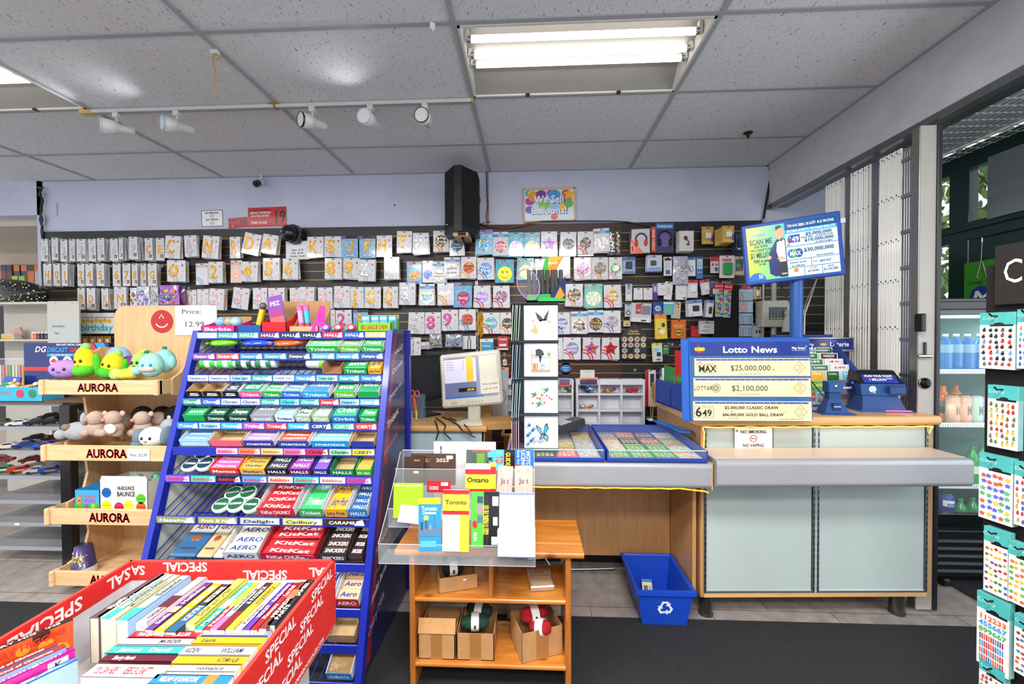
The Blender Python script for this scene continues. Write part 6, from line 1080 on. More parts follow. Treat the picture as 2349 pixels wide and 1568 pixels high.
# play slip rack
a=at(1850,948,Z=ZC);XR0,XR1,YR=at(1850,948,Y=2.38).x-.02,at(1996,948,Y=2.38).x,2.38
t=thing('play_slip_rack','stepped blue lottery play slip rack with a Loterie header behind the terminals','rack',(XR0,YR,ZC));W_=XR1-XR0
m=MB()
for k in range(6):m.box(0,W_,.045*k,.045*k+.006,0,.06+.034*k,'1d4594','plastic')
for x in(0,W_-.006):px_prof(m,[(0,0),(.30,0),(.30,.36),(.25,.34),(0,.12)],x,x+.006,'1d4594','plastic')
m.box(0,W_,.29,.30,0,.40,'16307c','plastic');obj('rack_body',m,t)
Hh=at(1900,774,Y=YR+.28).z-ZC;W2=at(1955,780,Y=YR+.28).x-XR0
m=MB().box(-.1,W2,.27,.29,Hh-.075,Hh,'1a2f86','gloss').box(-.1,W2,.262,.28,Hh-.008,Hh+.002,'b9bec6','metal',b=.002).box(-.1,W2,.262,.28,Hh-.085,Hh-.073,'b9bec6','metal',b=.002).text('Loterie',W2-.085,Hh-.04,.028,.268,'f0f3fa','gloss',1,w=.115).text('ry',W2-.255,Hh-.042,.028,.268,'f0f3fa','gloss',1);olg(m,W2-.185,Hh-.04,.020,.266);obj('header_sign',m,t)
m=MB().box(.005,W_-.005,-.004,0,.01,.085,'9fd4e4','gloss');nx=.03;m.box(nx,nx+.035,-.006,-.004,.03,.08,'c8202a','gloss').text('NEW',nx+.0175,.055,.013,-.0066,'ffffff','gloss',1,w=.03).text('TOP',nx+.065,.066,.012,-.005,'16181c','gloss',1).text('$5',nx+.065,.038,.024,-.005,'d8232a','gloss',1)
for i,c in enumerate(('c8382a','b8a098','2f4a2a')):m.quad(.16+.045*i,.195+.045*i,.015,.08,-.005,c,'gloss')
obj('price_panel',m,t)
cols=[['2a2f5a','f2b52a','2f6a2f'],['2a5a9a','f0b83a','2f6a2f','7fc8dc'],['4fb0dc','2f6a2f','eeeeee'],['4fb8dc','2f7a2f','f0eae8'],['f0b83a','2f7a3a','5a1c20'],['f2903a','e8e8e8','2f6a2f']]
nm={'2a2f5a':'navy','f2b52a':'amber','2f6a2f':'dark green','2a5a9a':'blue','f0b83a':'yellow','7fc8dc':'pale aqua','4fb0dc':'sky blue','eeeeee':'white','4fb8dc':'light blue','2f7a2f':'green','f0eae8':'cream','2f7a3a':'football green','5a1c20':'maroon','f2903a':'orange','e8e8e8':'pale'}
RO=['front','second','third','fourth','fifth','rear']
for r,cs in enumerate(cols):
 for i,c in enumerate(cs):
  w=(W_-.02)/len(cs)-.006;x=.01+i*(w+.006);h=.125;m=MB().box(0,w,0,.008,0,h,'ecedf0','gloss').quad(w*.08,w*.94,0,h*.97,-.0006,c,'gloss').text(['649','49','MAX','Lotto'][(i+r)%4],w*.5,h*.86,h*.09,-.001,'f4f4f8' if c not in('eeeeee','f0eae8','e8e8e8')else 'c83a3a','gloss',1,w=w*.6)
  if r<1:
   for q in range(5):m.quad(w*.2,w*.85,h*(.1+.11*q),h*(.16+.11*q),-.001,'f0d0c8' if q%2 else 'f4eef0','gloss')
  one('play_slip',m,f'{nm[c]} lottery play slips in the {RO[r]} row of the stepped rack','play slips',(XR0+x,YR+.030+.045*r-.0,ZC+.035+.032*r-.025*(r==0)),(-.12,0,0),'lottery play slips in the stepped rack')
one('smart_card',MB().box(0,.10,0,.004,0,.075,'141c48','gloss').text('Smart',.05,.035,.014,-.001,'f0f4fa','gloss',1).quad(.075,.085,.055,.065,-.001,'35b0c0'),'navy card reading Smart beside the small blue scanner stand','card',(at(1921,900,Y=2.29).x,2.29,at(1921,903,Y=2.29).z),(-.08,0,0))
one('scan_card',MB().box(0,.11,0,.004,0,.055,'3a9a4a','gloss').text('CAN',.035,.036,.018,-.001,'f0e83a','gloss',1).quad(.06,.085,.022,.048,-.001,'f0f0f0').text('8',.10,.036,.018,-.001,'e8f0e8','gloss',1),'green CAN card right of the Lotto News board','card',(at(1858,900,Y=2.28).x,2.275,ZC+.095),(0,0,0))
# small ticket checker stand
DB='1d4584'
def frust(m,x0,x1,y0,y1,z0,X0,X1,Y0,Y1,z1,col,mt='plastic'):return m.add([(x0,y0,z0),(x1,y0,z0),(x1,y1,z0),(x0,y1,z0),(X0,Y0,z1),(X1,Y0,z1),(X1,Y1,z1),(X0,Y1,z1)],[(3,2,1,0),(4,5,6,7),(0,1,5,4),(1,2,6,5),(2,3,7,6),(3,0,4,7)],col,mt)
a=at(1911,962,Y=2.17);t=thing('ticket_scanner','small blue ticket scanner stand with a green light, left of the scanning terminal','scanner',(a.x,2.17,ZC),(0,0,-.10));h=at(1910,874,Y=2.17).z-ZC
obj('base',frust(frust(MB(),-.075,.08,-.05,.06,0,-.07,.075,-.045,.055,.006,DB),-.055,.06,-.03,.045,.006,-.026,.028,-.012,.03,h*.45,DB),t)
obj('neck',MB().box(-.026,.028,-.012,.03,h*.44,h*.68,'1a3f7c','plastic',b=.002),t);m=MB().box(-.034,.036,-.022,.034,h*.66,h,'22508c','plastic',b=.004);m.disc(.0,h*.87,.005,-.0225,'8af04a','lamp',10).disc(0,h*.81,.004,-.0225,'10161e','gloss',10);obj('head',m,t)
obj('slot',MB().box(-.018,.022,-.030,-.018,.02,.055,'143262','plastic',b=.002).box(-.014,.018,-.0315,-.030,.035,.042,'8aa8d0','gloss'),t)
# scanning terminal
a=at(2014,957,Y=2.26);t=thing('scan_terminal','dark blue ticket terminal with a lit SCAN YOUR TICKET screen at the counter end','terminal',(a.x,2.26,ZC),(0,0,-.12));h=at(2005,850,Y=2.26).z-ZC
obj('base',frust(frust(MB(),-.115,.13,-.06,.09,0,-.11,.12,-.055,.085,.012,DB),-.10,.10,-.045,.08,.012,-.085,.075,-.02,.07,h*.42,DB),t);obj('housing',frust(MB(),-.095,.10,-.03,.08,h*.40,-.10,.105,-.03,.08,h*.68,'1f4c88'),t)
m=frust(MB(),-.10,.105,-.03,.09,h*.66,-.088,.088,.03,.09,h,'14161a');obj('screen_housing',m,t);sl=math.atan2(.06,h*.34)
m=MB().box(-.078,.080,-.002,.0,.012,h*.30,'1b3f9c','screen').text('SCAN YOUR TICKET',0,h*.26,.013,-.003,'f0f4ff','screen',1,w=.13).quad(-.074,.076,.028,h*.22,-.0026,'4a2f5a','screen').text('1 MILLION',-.012,h*.15,.014,-.0032,'dfe8ff','screen',1,w=.08).quad(.03,.06,.035,h*.19,-.003,'b8c8f0','screen')
o=obj('lit_screen',m,t);o.location=(0,-.0305,h*.66);o.rotation_euler=(-sl,0,0)
obj('scan_slot',MB().box(.02,.095,-.055,-.03,h*.44,h*.64,'1a437c','plastic',b=.004),t);m=MB().disc(-.045,h*.55,.018,-.031,'c9d2e0','gloss',9).poly([(-.05,h*.50),(-.035,h*.50),(-.03,h*.43)],-.031,'c9d2e0');obj('print_mark',m,t)
obj('red_light',MB().box(.0,.115,-.058,-.053,.006,.010,'ff4a5a','lamp'),t);l=bpy.data.lights.new('scan_glow','POINT');l.energy=.05;l.color=(1,.1,.12);l.shadow_soft_size=.02;o=bpy.data.objects.new('scan_glow',l);o.location=(a.x+.07,2.16,ZC+.02);C.objects.link(o)
wire('scanner_cable',[(1855,865,2.24),(1870,885,2.24),(1890,910,2.235),(1900,925,2.235)],.0025,'16181a','thin black cable from the Lotto board to the small scanner',2.24)
# alarm panel, bells, cables beside the pole
a=at(1750,750,Y=3.5);b=at(1813,688,Y=3.5);w,h=b.x-a.x,b.z-a.z
t=thing('alarm_panel','beige alarm control panel on the wall behind the lottery pole','panel',(a.x,3.5,a.z));obj('panel_case',MB().box(0,w,0,.12,0,h,'cfcabb','enamel',b=.006),t);m=MB().box(w*.22,w*.86,-.004,0,h*.28,h*.74,'4a4f50','plastic')
for i in range(5):
 for j in range(7):m.quad(w*(.25+.12*i),w*(.34+.12*i),h*(.30+.06*j),h*(.345+.06*j),-.0046,'8a9090' if j else 'b0d0a0')
m.quad(w*.74,w*.86,h*.12,h*.20,-.001,'22262a');obj('indicator_window',m,t)
wire('cream_cable',[(1873,640,2.6),(1850,690,2.75),(1840,730,2.8),(1838,895,2.7)],.003,'cfc9b8','cream cord beside the lottery pole',2.9)
wire('screen_cable',[(1790,640,2.6),(1795,670,2.6),(1812,690,2.62),(1820,730,2.64),(1818,770,2.66)],.006,'3a3c40','grey cable drooping from the back of the lottery screen',2.6);wire('screen_cable',[(1873,640,2.7),(1860,680,2.72),(1846,720,2.75),(1845,770,2.75),(1846,895,2.70)],.005,'d0c9b8','cream and black cable right of the lottery pole',2.7);wire('wall_cable',[(1735,690),(1742,720),(1752,760),(1758,775)],.006,'2a2422','dark cable running down right of the postcards',WY-.06)
a=at(1808,735,Y=3.47);one('paper_decoration',MB().ell((0,0,.06),(.03,.025,.035),'d6d3ce','fabric',10,7,wob=.1).lathe([(.045,-.09),(.035,0),(.02,.04)],col='dedad2',mt='fabric',n=12),'small white cloth figure hanging beside the alarm panel','decoration',a)
a=at(1775,690,Y=3.55);one('conduit',MB().tube([(0,0,-.6),(0,0,.25)],.02,'b5b3ac','enamel',10).tube([(-.08,.01,-.6),(-.08,.01,.25)],.012,'8f9092','metal',8),'pair of grey wall conduits above the alarm panel','conduit',a)
# == till
Yt=2.62;t=thing('till_monitor','cream till monitor showing a sales list with a taped paper note','monitor',(at(1085,965,Y=Yt).x,Yt,.8725),(0,0,-.12));c0=at(1085,965,Y=Yt)
obj('foot',MB().lathe([(.12,0),(.118,.008),(.04,.018),(0,.018)],.01,0,0,'d4cfbd','plastic',28),t);obj('neck',MB().box(-.035,.045,.0,.04,.012,.12,'cfcab8','plastic',b=.006),t)
W_,H_=.40,.345;hd=link('screen_head',None,t,(-.20,-.02,.085),(-.16,-.13*0,0));
m=MB().box(0,W_,0,.045,0,H_,'d9d3c2','plastic',b=.012);m.name=0;hd.data=None
bpy.data.objects.remove(hd);hd=obj('screen_head',m,t,(-.20,-.02,.085),(-.16,-.10,0))
m=MB().quad(.028,W_-.028,.055,H_-.025,-.001,'8f8fa8','screen').quad(.03,W_*.60,H_*.45,H_-.04,-.0014,'d4d0e4','screen').quad(W_*.44,W_*.56,H_*.45,H_-.03,-.0018,'e8b83a','screen').quad(.03,W_*.6,.06,H_*.44,-.0014,'6a6e90','screen').quad(.03,W_*.7,.055,.066,-.0018,'2a6fc0','screen').quad(W_*.30,W_*.58,H_*.27,H_*.34,-.0018,'14161a','screen').text('$0.00',W_*.5,H_*.305,.014,-.0024,'e8c83a','screen',1).text('Description   Qty  Price',.11,H_*.895,.007,-.0024,'3a3a55','screen',0)
for i in range(4):m.text(('LOTTO','LOTTO ONLINE','LOTTO ONLINE','LOTTO ONE')[i],.065,H_*(.84-.05*i),.007,-.0024,'3a3a55','screen',0,w=.05).text('1   5.00',.15,H_*(.84-.05*i),.007,-.0024,'3a3a55','screen',0)
obj('display',m,hd);m=MB();[m.disc(W_*(.42+.05*i),.026,.006,-.001,'b8b2a0','plastic',10)for i in range(6)];m.quad(W_*.16,W_*.27,.018,.034,-.001,'c8b890');obj('buttons',m,hd)
one_=obj('taped_note',MB().box(W_*.66,W_*.95,-.006,-.003,.075,H_-.03,'e6dfcd','paper').box(W_*.67,W_*.97,-.0075,-.006,.07,.16,'ece5d4','paper').text('We accept',W_*.82,.132,.013,-.0082,'4a4a48','paper',0,w=.10,rot=.05).text('cash as well',W_*.82,.102,.012,-.0082,'4a4a48','paper',0,w=.095,rot=.05),hd,label='cream note reading We accept cash as well')
a=at(985,870,Y=2.75);t=thing('black_monitor','black monitor turned sideways behind the cream till monitor','monitor',(at(975,960,Y=2.80).x,2.82,.8725),(0,0,.9));m=MB().box(-.19,.19,0,.035,.10,.42,'1a1b1e','plastic',b=.006).box(-.165,.165,-.002,0,.125,.395,'24272c','gloss');obj('head',m,t,None,(-.15,0,0));obj('stand',MB().box(-.09,.09,-.06,.12,0,.012,'1a1b1e','plastic',b=.004).box(-.03,.03,.06,.09,.01,.14,'1a1b1e','plastic'),t)
m=MB()
for k,(p,r)in enumerate((([(1000,958,0),(1012,966,0),(1022,975,0),(1018,992,2.485),(1035,1008,2.48)],.004),([(1015,956,0),(1035,964,0),(1052,975,0),(1062,988,2.485),(1090,1003,2.48)],.004),([(998,964,0),(1002,975,0),(1006,990,2.485),(1000,1008,2.48)],.004),([(1030,958,0),(1058,968,0),(1070,977,0),(1082,995,2.485)],.0035))):wire('till_cable',p,r,'1a1c20',['black till cable hanging leftmost over the desk edge','long black till cable crossing the desk edge to the right','short black till cable at the left of the monitor foot','thin black till cable in front of the monitor foot'][k],2.5)
a=at(952,958,Y=2.62);t=thing('pen_cup','clear pen cup holding orange scissors and pens left of the till','pen cup',(a.x,2.66,.8725));obj('cup',MB().box(-.05,.05,-.04,.04,0,.17,'e8eef0','clear',b=.004),t)
one('scissors',MB().box(-.008,.008,-.004,.004,0,.12,'e8562a','plastic',b=.002).tube([(-.006+.014*math.cos(q),0,.15+.022*math.sin(q))for q in[2*PI*i/14 for i in range(14)]],.005,'e8562a','plastic',6,closed=True).tube([(.026+.013*math.cos(q),0,.145+.02*math.sin(q))for q in[2*PI*i/14 for i in range(14)]],.004,'d85a7a','plastic',6,closed=True),'scissors with orange and pink handles in the clear cup','scissors',(a.x,2.66,.90),(0,-.15,0))
for k,(dx,c,l)in enumerate(((-.035,'e8a03a','orange pen in the clear cup'),(.03,'2a6fc0','blue pen leaning in the clear cup'),(.0,'d8e03a','yellow highlighter low in the clear cup'))):one('pen',MB().tube([(0,0,0),(0,0,.15 if k<2 else .06)],.006,c,'plastic',8),l,'pen',(a.x+dx,2.67-.02*(k==2),.88),(0,.12*dx/.03,0))
one('white_box',MB().box(-.05,.02,-.04,.04,0,.05,'d9dce0','card',b=.002).box(-.05,.015,-.03,.04,.05,.125,'e4e6ea','card',b=.002),'white card boxes stacked at the desk left end by the candy rack','box',(at(930,960,Y=2.62).x,2.64,.8725))
one('flat_parcel',MB().box(-.13,.15,-.08,.10,0,.05,'c9995e','card',b=.003),'brown cardboard parcel lying right of the desk under the cables','box',(at(1140,1000,Y=2.47).x+.02,2.62,.842),(0,0,.2))
o=one('cardboard_carton',MB().box(-.06,.06,-.06,.06,0,.2,'d3a263','card',b=.002),'tan cardboard carton standing right of the till monitor','box',(at(1108,930,Y=2.85).x,2.85,.8725))
one('bag_box',MB().box(-.06,.07,0,.05,0,.28,'e4e4e2','card',b=.002).text('REUSABLE',.0,.15,.018,-.001,'1c1c1e','card',1,rot=-PI/2,w=.12).ring(.0,.15,.055,.058,-.001,'2a2a2c','card',n=20),'white box reading REUSABLE standing behind the card column','box',(at(1143,980,Y=2.95).x,2.95,.842))
one('framed_board',MB().box(0,.285,0,.008,0,at(995,1012,Y=1.87).z-.58,'e0e3e6','card',b=.002).box(.03,.038,-.001,0,at(995,1012,Y=1.87).z-.64,at(995,1012,Y=1.87).z-.60,'5a5f66','card'),'white framed board with a barcode behind the diary rack','board',(at(995,1060,Y=1.87).x,1.868,.5795),(0,0,0))
# == greeting card column
a=at(1200,1028,Z=.845);YC=2.02;xc=at(1225,900,Y=YC).x;TC=T3((at(1172,900,Y=2.05).x,2.04,.845));cw_=at(1281,900,Y=2.0).x-at(1200,900,Y=2.0).x
x0c,x1c=at(1174,900,Y=2.05).x,at(1281,900,Y=2.02).x;zt=at(1225,695,Y=2.02).z;W_=x1c-x0c;H_=zt-.845
t=thing('card_column','tall dark card display column holding greeting cards on the cash counter','display stand',(x0c,2.02,.845));xs_=W_*.255
m=MB().box(0,W_,.0,.012,0,H_,'16202c','gloss').box(0,.003,.0,.20,0,H_,'24303c','gloss').box(xs_-.002,xs_+.002,-.02,.0,0,H_,'16202c','gloss').box(W_-.003,W_,0,.18,0,H_,'24303c','gloss')
zr=[at(1225,v,Y=2.0).z-.845 for v in(1028,948,865,782,695)]
for z in zr:m.box(0,W_,-.05,.012,z-.004,z+.001,'2c3a48','gloss')
obj('column_body',m,t)
obj('round_base',MB().lathe([(.12,0),(.12,.006),(0,.008)],W_*.6,.06,0,'9a9ea2','metal',28),t)
def art(m,i,w,h):
 P=lambda pts,c,y=-.0036:m.poly([((x)*w,z*h)for x,z in pts],y,c,'gloss')
 if i==3:
  P([(.30,.55),(.45,.48),(.72,.52),(.62,.60)],'f2f2f0');P([(.48,.52),(.40,.62),(.33,.82),(.50,.68),(.58,.58)],'3a4250');P([(.55,.55),(.62,.70),(.75,.88),(.70,.68),(.68,.56)],'3a4250');P([(.72,.50),(.82,.50),(.80,.56),(.68,.56)],'e8a090');P([(.30,.56),(.20,.58),(.31,.53)],'e8783a');P([(.22,.53),(.30,.38),(.28,.22),(.38,.18),(.42,.28),(.34,.42)],'d8b070')
  m.disc(w*.27,h*.28,w*.06,-.0034,'8fc0e0','gloss',12)
 elif i==2:
  P([(.22,.14),(.24,.14),(.24,.80),(.22,.80)],'c89a78');P([(.76,.14),(.78,.14),(.78,.80),(.76,.80)],'c89a78');P([(.24,.60),(.76,.60),(.76,.57),(.24,.57)],'d8a888');P([(.24,.14),(.76,.14),(.76,.22),(.24,.22)],'c89a78');P([(.18,.66),(.35,.64),(.34,.80),(.45,.84),(.55,.78),(.60,.66),(.52,.62),(.50,.44),(.46,.44),(.44,.62),(.36,.62)],'3c3f48');m.disc(w*.53,h*.33,w*.12,-.0034,'a8dce8','gloss',16,rz=h*.11);P([(.50,.30),(.58,.34),(.54,.38)],'e8562a',-.004)
  for k,c in enumerate(('e8a03a','d85a3a','4aa86a','e8c83a','c86a3a')):P([(.26+.03*k,.22),(.285+.03*k,.22),(.285+.03*k,.40),(.26+.03*k,.40)],c,-.0032)
  P([(.70,.62),(.66,.74),(.71,.68),(.73,.78),(.75,.68),(.79,.74),(.75,.62)],'4aa84a')
 elif i==1:
  for cx,cz,a_ in((.30,.56,0),(.66,.70,1),(.44,.28,2)):P([(cx-.12,cz+.02),(cx,cz+.05),(cx+.10,cz),(cx,cz-.04)],'3a9a6a');P([(cx,cz+.02),(cx+.08,cz+.16),(cx+.02,cz+.0)],'4a5258',-.004);P([(cx-.02,cz-.02),(cx-.10,cz-.12),(cx+.04,cz-.03)],'4a5258',-.004)
  for k in range(9):m.disc(w*(.25+.07*k),h*(.3+.25*abs(math.sin(k*1.9))),w*.03,-.0042,'d8404a','gloss',8)
  for k in range(4):P([(.4+.05*k,.2),(.42+.05*k,.2),(.5+.03*k,.8),(.49+.03*k,.8)],'7ab86a',-.003)
 else:
  for k in range(12):m.disc(w*(.1+.05*(k%5)),h*(.12+.055*k),w*.05,-.0032,['6ab0e0','a8d0f0','3a7fc8'][k%3],'gloss',8)
  for k in range(5):m.disc(w*(.3+.08*k),h*(.2+.04*(k%2)),w*.05,-.0034,['c8a8e0','e8d080','8ab8e8'][k%3],'gloss',9)
  for s_,pts in((0,[(.52,.38),(.38,.58),(.34,.74),(.50,.62),(.55,.45)]),(1,[(.55,.42),(.60,.72),(.68,.80),(.72,.62),(.60,.42)]),(0,[(.54,.38),(.66,.46),(.72,.34),(.68,.22),(.60,.28)]),(1,[(.50,.40),(.44,.34),(.46,.26),(.56,.32)])):
   P(pts,'1c2028',-.0040);cx=sum(p[0]for p in pts)/len(pts);cz=sum(p[1]for p in pts)/len(pts);P([(cx+(p[0]-cx)*.72,cz+(p[1]-cz)*.72)for p in pts],'3f9fc8' if s_ else '5ab4d8',-.0046)
CL=['bottom greeting card with a blue butterfly in the card column','greeting card with three hummingbirds in the card column, above the butterfly card','greeting card with a black cat over a fishbowl in the card column','top greeting card with a stork carrying a bundle in the card column']
ec=['9fd0e8','b8dca8','b8dca8','a9d0e8']
for i in range(4):
 z0,z1=zr[i]+.004,zr[i+1]-.01;w=W_-xs_-.008;h=z1-z0
 for k in range(3):
  m=MB().box(0,w,0,.003,0,h,ec[i]if k else 'eceef2','wrap',b=.0008)
  if k==0:m.quad(.003,w-.003,.003,h-.003,-.0012,'f3f4f6','gloss');art(m,i,w,h)
  one('greeting_card',m,CL[i]if k==0 else 'card stacked behind the '+' '.join(CL[i].split()[:11]),'greeting card',(x0c+xs_+.004,2.02-.030+.007*k,.845+z0),(0,0,0),None if k==0 else 'cards behind the '+' '.join(CL[i].split()[:8]))
 R=random.Random(i);sc=['e0a8b0','a8d4e4','5a8fb0','9fc890'][i]
 for k in range(4):
  ln=[.02,.10,.06,.03][k%4]*(.3 if i in(0,)else 1)
  one('side_card',MB().box(-.001,.001,0,.14,0,h*.96,sc if k%2 else 'dfe6ea','gloss'),'cards seen edge on in the left side pocket beside the '+['butterfly','hummingbird','cat','stork'][i]+' card','greeting card',(x0c+.008+.0095*k,2.015-.14,.845+z0),(0,.04+.02*(k%2)if i else 0,0),'edge on cards beside the '+['butterfly','hummingbird','cat','stork'][i]+' card')
  # marker display on top
xm0,xm1=at(1207,690,Y=2.0).x,at(1296,690,Y=2.0).x;W_=xm1-xm0;k_=at(1250,590,Y=2.05).z-zt
t=thing('marker_display','black green and orange cardboard display of highlighters on top of the card column','display box',(xm0,1.96,zt+.004))
m=MB().box(0,W_,0,.004,0,k_*.14,'2f9a4a','card').box(0,W_,0,.10,0,.004,'1c2024','card').box(W_-.003,W_,0,.10,0,k_*.45,'1d2a4a','card').box(0,.003,0,.10,0,k_*.25,'1d2a4a','card').poly([(W_*.62,0),(W_,0),(W_,k_*.52),(W_*.62,k_*.14)],-.001,'1d2a5a','card').poly([(W_*.72,k_*.06),(W_*.85,k_*.02),(W_*.98,k_*.12),(W_*.86,k_*.30)],-.002,'e8822a','card').poly([(W_*.3,0),(W_,0),(W_,k_*.05),(W_*.3,k_*.10)],-.0024,'3aa84a','card')
m.prism([(W_*.35,k_*.5),(W_*.70,k_*.55),(W_*.98,k_),(W_*.52,k_)],.092,.096,'ee8a2a','card').poly([(W_*.35,k_*.5),(W_*.45,k_*.5),(W_*.70,k_*.99),(W_*.52,k_)],.091,'3aa84a','card').poly([(W_*.58,k_*.75),(W_*.82,k_*.9),(W_*.98,k_),(W_*.6,k_)],.0905,'f0a83a','card').text('BLAZE',W_*.70,k_*.86,k_*.05,.089,'fff4dc','card',1,sh=.2)
obj('display_box',m,t)
for k,(c,l)in enumerate((('f0602a','orange'),('26282c','black'),('f23aa0','pink'),('3ab8e8','blue'),('7ad83a','green'),('202226','dark'),('e8823a','amber'),('2a2c30','charcoal'))):
 for j in range(2):
  x=W_*(.09+.115*k);hh=k_*.30+.05*j;m=MB().box(-.012,.012,-.006,.006,0,hh*.45,c,'gloss',b=.003).box(-.010,.010,-.006,.006,hh*.45,hh+.02,'1b1c1f','plastic',b=.003)
  one('highlighter',m,f'{l} highlighter with a black barrel in the {"front" if j == 0 else "rear"} row of the marker display','highlighter',(xm0+x,1.96+.014+.03*j,zt+.008+.012*j),(0,.03*(k%3-1),0))
ar=at(1212,652,Y=1.94);t=thing('hand_mirror','clear oval ring with a violet rim beside the markers','ring',ar);rr=wh(1175,618,1224,690,1.94)
obj('rim',MB().tube([(rr[0]/2*math.cos(q),0,rr[1]/2*math.sin(q))for q in[2*PI*i/28 for i in range(28)]],.003,'9a78b8','plastic',6,closed=True),t);obj('clear_disc',MB().disc(0,0,rr[0]/2-.002,.001,'dfe8ee','clear',28,rz=rr[1]/2-.002),t);t.rotation_euler=(0,-.35,0)
# == low pine table and what stands on it
TZ=.578;xa,xb=at(905,1268,Y=1.60).x,at(1340,1268,Y=1.60).x;la,lb=at(940,1400,Y=1.62).x,at(1310,1400,Y=1.62).x
t=thing('pine_table','low orange pine shelf table in front of the counter','table',(0,0,0))
obj('tabletop',px_prof(MB(),nose(1.60,1.89,TZ-.024,TZ,.010),xa,xb,'d08a3a','pine',False),t)
for x in(la,lb-.022):obj('side_panel',MB().box(x,x+.022,1.615,1.88,.008,TZ-.024,'b97232','pinev',b=.003),t)
z1_,z2_=at(1120,1372,Y=1.62).z,at(1120,1522,Y=1.62).z;z2_=max(z2_,.08)
for z in(z1_,z2_):obj('shelf',px_prof(MB(),nose(1.615,1.87,z-.018,z,.007),la+.022,lb-.022,'c07a34','pine'),t)
xm=at(1126,1330,Y=1.62).x;obj('divider',MB().box(xm-.008,xm+.008,1.625,1.87,z1_,TZ-.024,'b97232','pinev',b=.002),t)
def carton(label,x0,x1,y0,y1,z,h,col='b98a58',flap=0,rz=0,tape=True,ft=.003):
 t=thing('cardboard_box',label,'box',((x0+x1)/2,(y0+y1)/2,z),(0,0,rz));w,d=(x1-x0)/2,(y1-y0)/2
 m=MB().box(-w,w,-d,-d+ft,0,h,col,'card').box(-w,w,d-ft,d,0,h,col,'card').box(-w,-w+ft,-d,d,0,h,col,'card').box(w-ft,w,-d,d,0,h,col,'card').box(-w,w,-d,d,0,ft,col,'card');obj('box_body',m,t)
 if tape:obj('tape',MB().box(-w*.3,w*.3,-d-.0008,-d,0,h,'a06e3c','gloss'),t)
 if flap:obj('flap',MB().box(-w,w,d-.002,d+.001,h,h+flap,col,'card'),t)
 return t
c1=at(958,1498,Y=1.63);
carton('left closed cardboard box on the lower shelf of the pine table',at(958,1450,Y=1.63).x,at(1043,1450,Y=1.63).x,1.635,1.80,z2_+.0005,.105,'bd8d5b',.0)
one('box_lid',MB().box(0,at(1040,1400,Y=1.7).x-at(958,1400,Y=1.7).x,0,.003,0,.055,'c4945f','card'),'raised flap of the left cardboard box on the lower shelf','box lid',(at(958,1400,Y=1.63).x,1.63,z2_+.107),(-.3,0,0))
carton('middle cardboard box of dark green yarn on the lower shelf',at(1047,1450,Y=1.63).x,at(1133,1450,Y=1.63).x,1.635,1.80,z2_+.0005,.108)
carton('right cardboard box of red yarn, turned at an angle',at(1180,1450,Y=1.66).x,at(1280,1450,Y=1.66).x,1.65,1.80,z2_+.0005,.118,rz=.35,tape=True)
def yarn(label,u,y,z,col,rz,ry=0,r=.030,L=.058,lab=True):
 x=at(u,1400,Y=y).x;t=thing('yarn_skein',label,'yarn',(x,y,z),(0,ry,rz));m=MB();
 m.lathe([(0,-L),(r*.55,-L*.95),(r*.9,-L*.6),(r,0),(r*.9,L*.6),(r*.55,L*.95),(0,L)],col=col,mt='yarn',n=18,axis='X')
 for k in range(9):q=k*2*PI/9;m.tube([(-L*.9,r*.55*math.cos(q),r*.55*math.sin(q)),(0,(r+.001)*math.cos(q+.25),(r+.001)*math.sin(q+.25)),(L*.9,r*.55*math.cos(q+.5),r*.55*math.sin(q+.5))],.0035,col,'yarn',5)
 obj('yarn_body',m,t);
 if lab:obj('paper_band',MB().lathe([(r+.004,-.016),(r+.005,0),(r+.004,.016)],col='e4e2dc',mt='paper',n=18,axis='X').box(-.004,.004,-r-.0062,-r-.005,-.006,.008,'2a2a2a','paper'),t)
yarn('dark green yarn skein with a white band in the middle box',1090,1.70,z2_+.112,'1d4a38',.1);yarn('second dark green yarn skein behind in the middle box',1100,1.76,z2_+.125,'183c30',-.2,0,.026);yarn('upper red yarn skein in the right box',1225,1.72,z2_+.142,'c01822',.3,-.1,.032);yarn('lower red yarn skein in the right box',1240,1.68,z2_+.112,'b8141e',-.35,-.15,.028,.045)
t_=carton('open cardboard box tilted on the upper shelf of the pine table with black yarn',at(1000,1350,Y=1.68).x,at(1087,1350,Y=1.68).x,1.66,1.79,z1_+.0005,.06,rz=.28,tape=False);obj('price_tag',MB().box(.02,.032,-.0655,-.065,.04,.046,'eeeeee','paper'),t_)
yarn('black yarn skein with a pale band in the tilted box',1040,1.72,z1_+.062,'1b1d20',.3,0,.026,.045);yarn('second black yarn skein at the back of the tilted box',1036,1.76,z1_+.072,'17181b',.2,0,.022,.04)
one('kraft_packets',MB().box(-.05,.05,-.07,.07,0,.022,'a98a68','wrap',b=.004).box(-.042,.042,-.06,.0,.0221,.0226,'b89a78','paper').box(-.02,.02,.02,.05,.0221,.0228,'8a6f52','paper'),'pair of wrapped brown packets lying on the right of the upper shelf','packets',(at(1245,1350,Y=1.74).x-.01,1.74,z1_+.001),(0,0,.12))
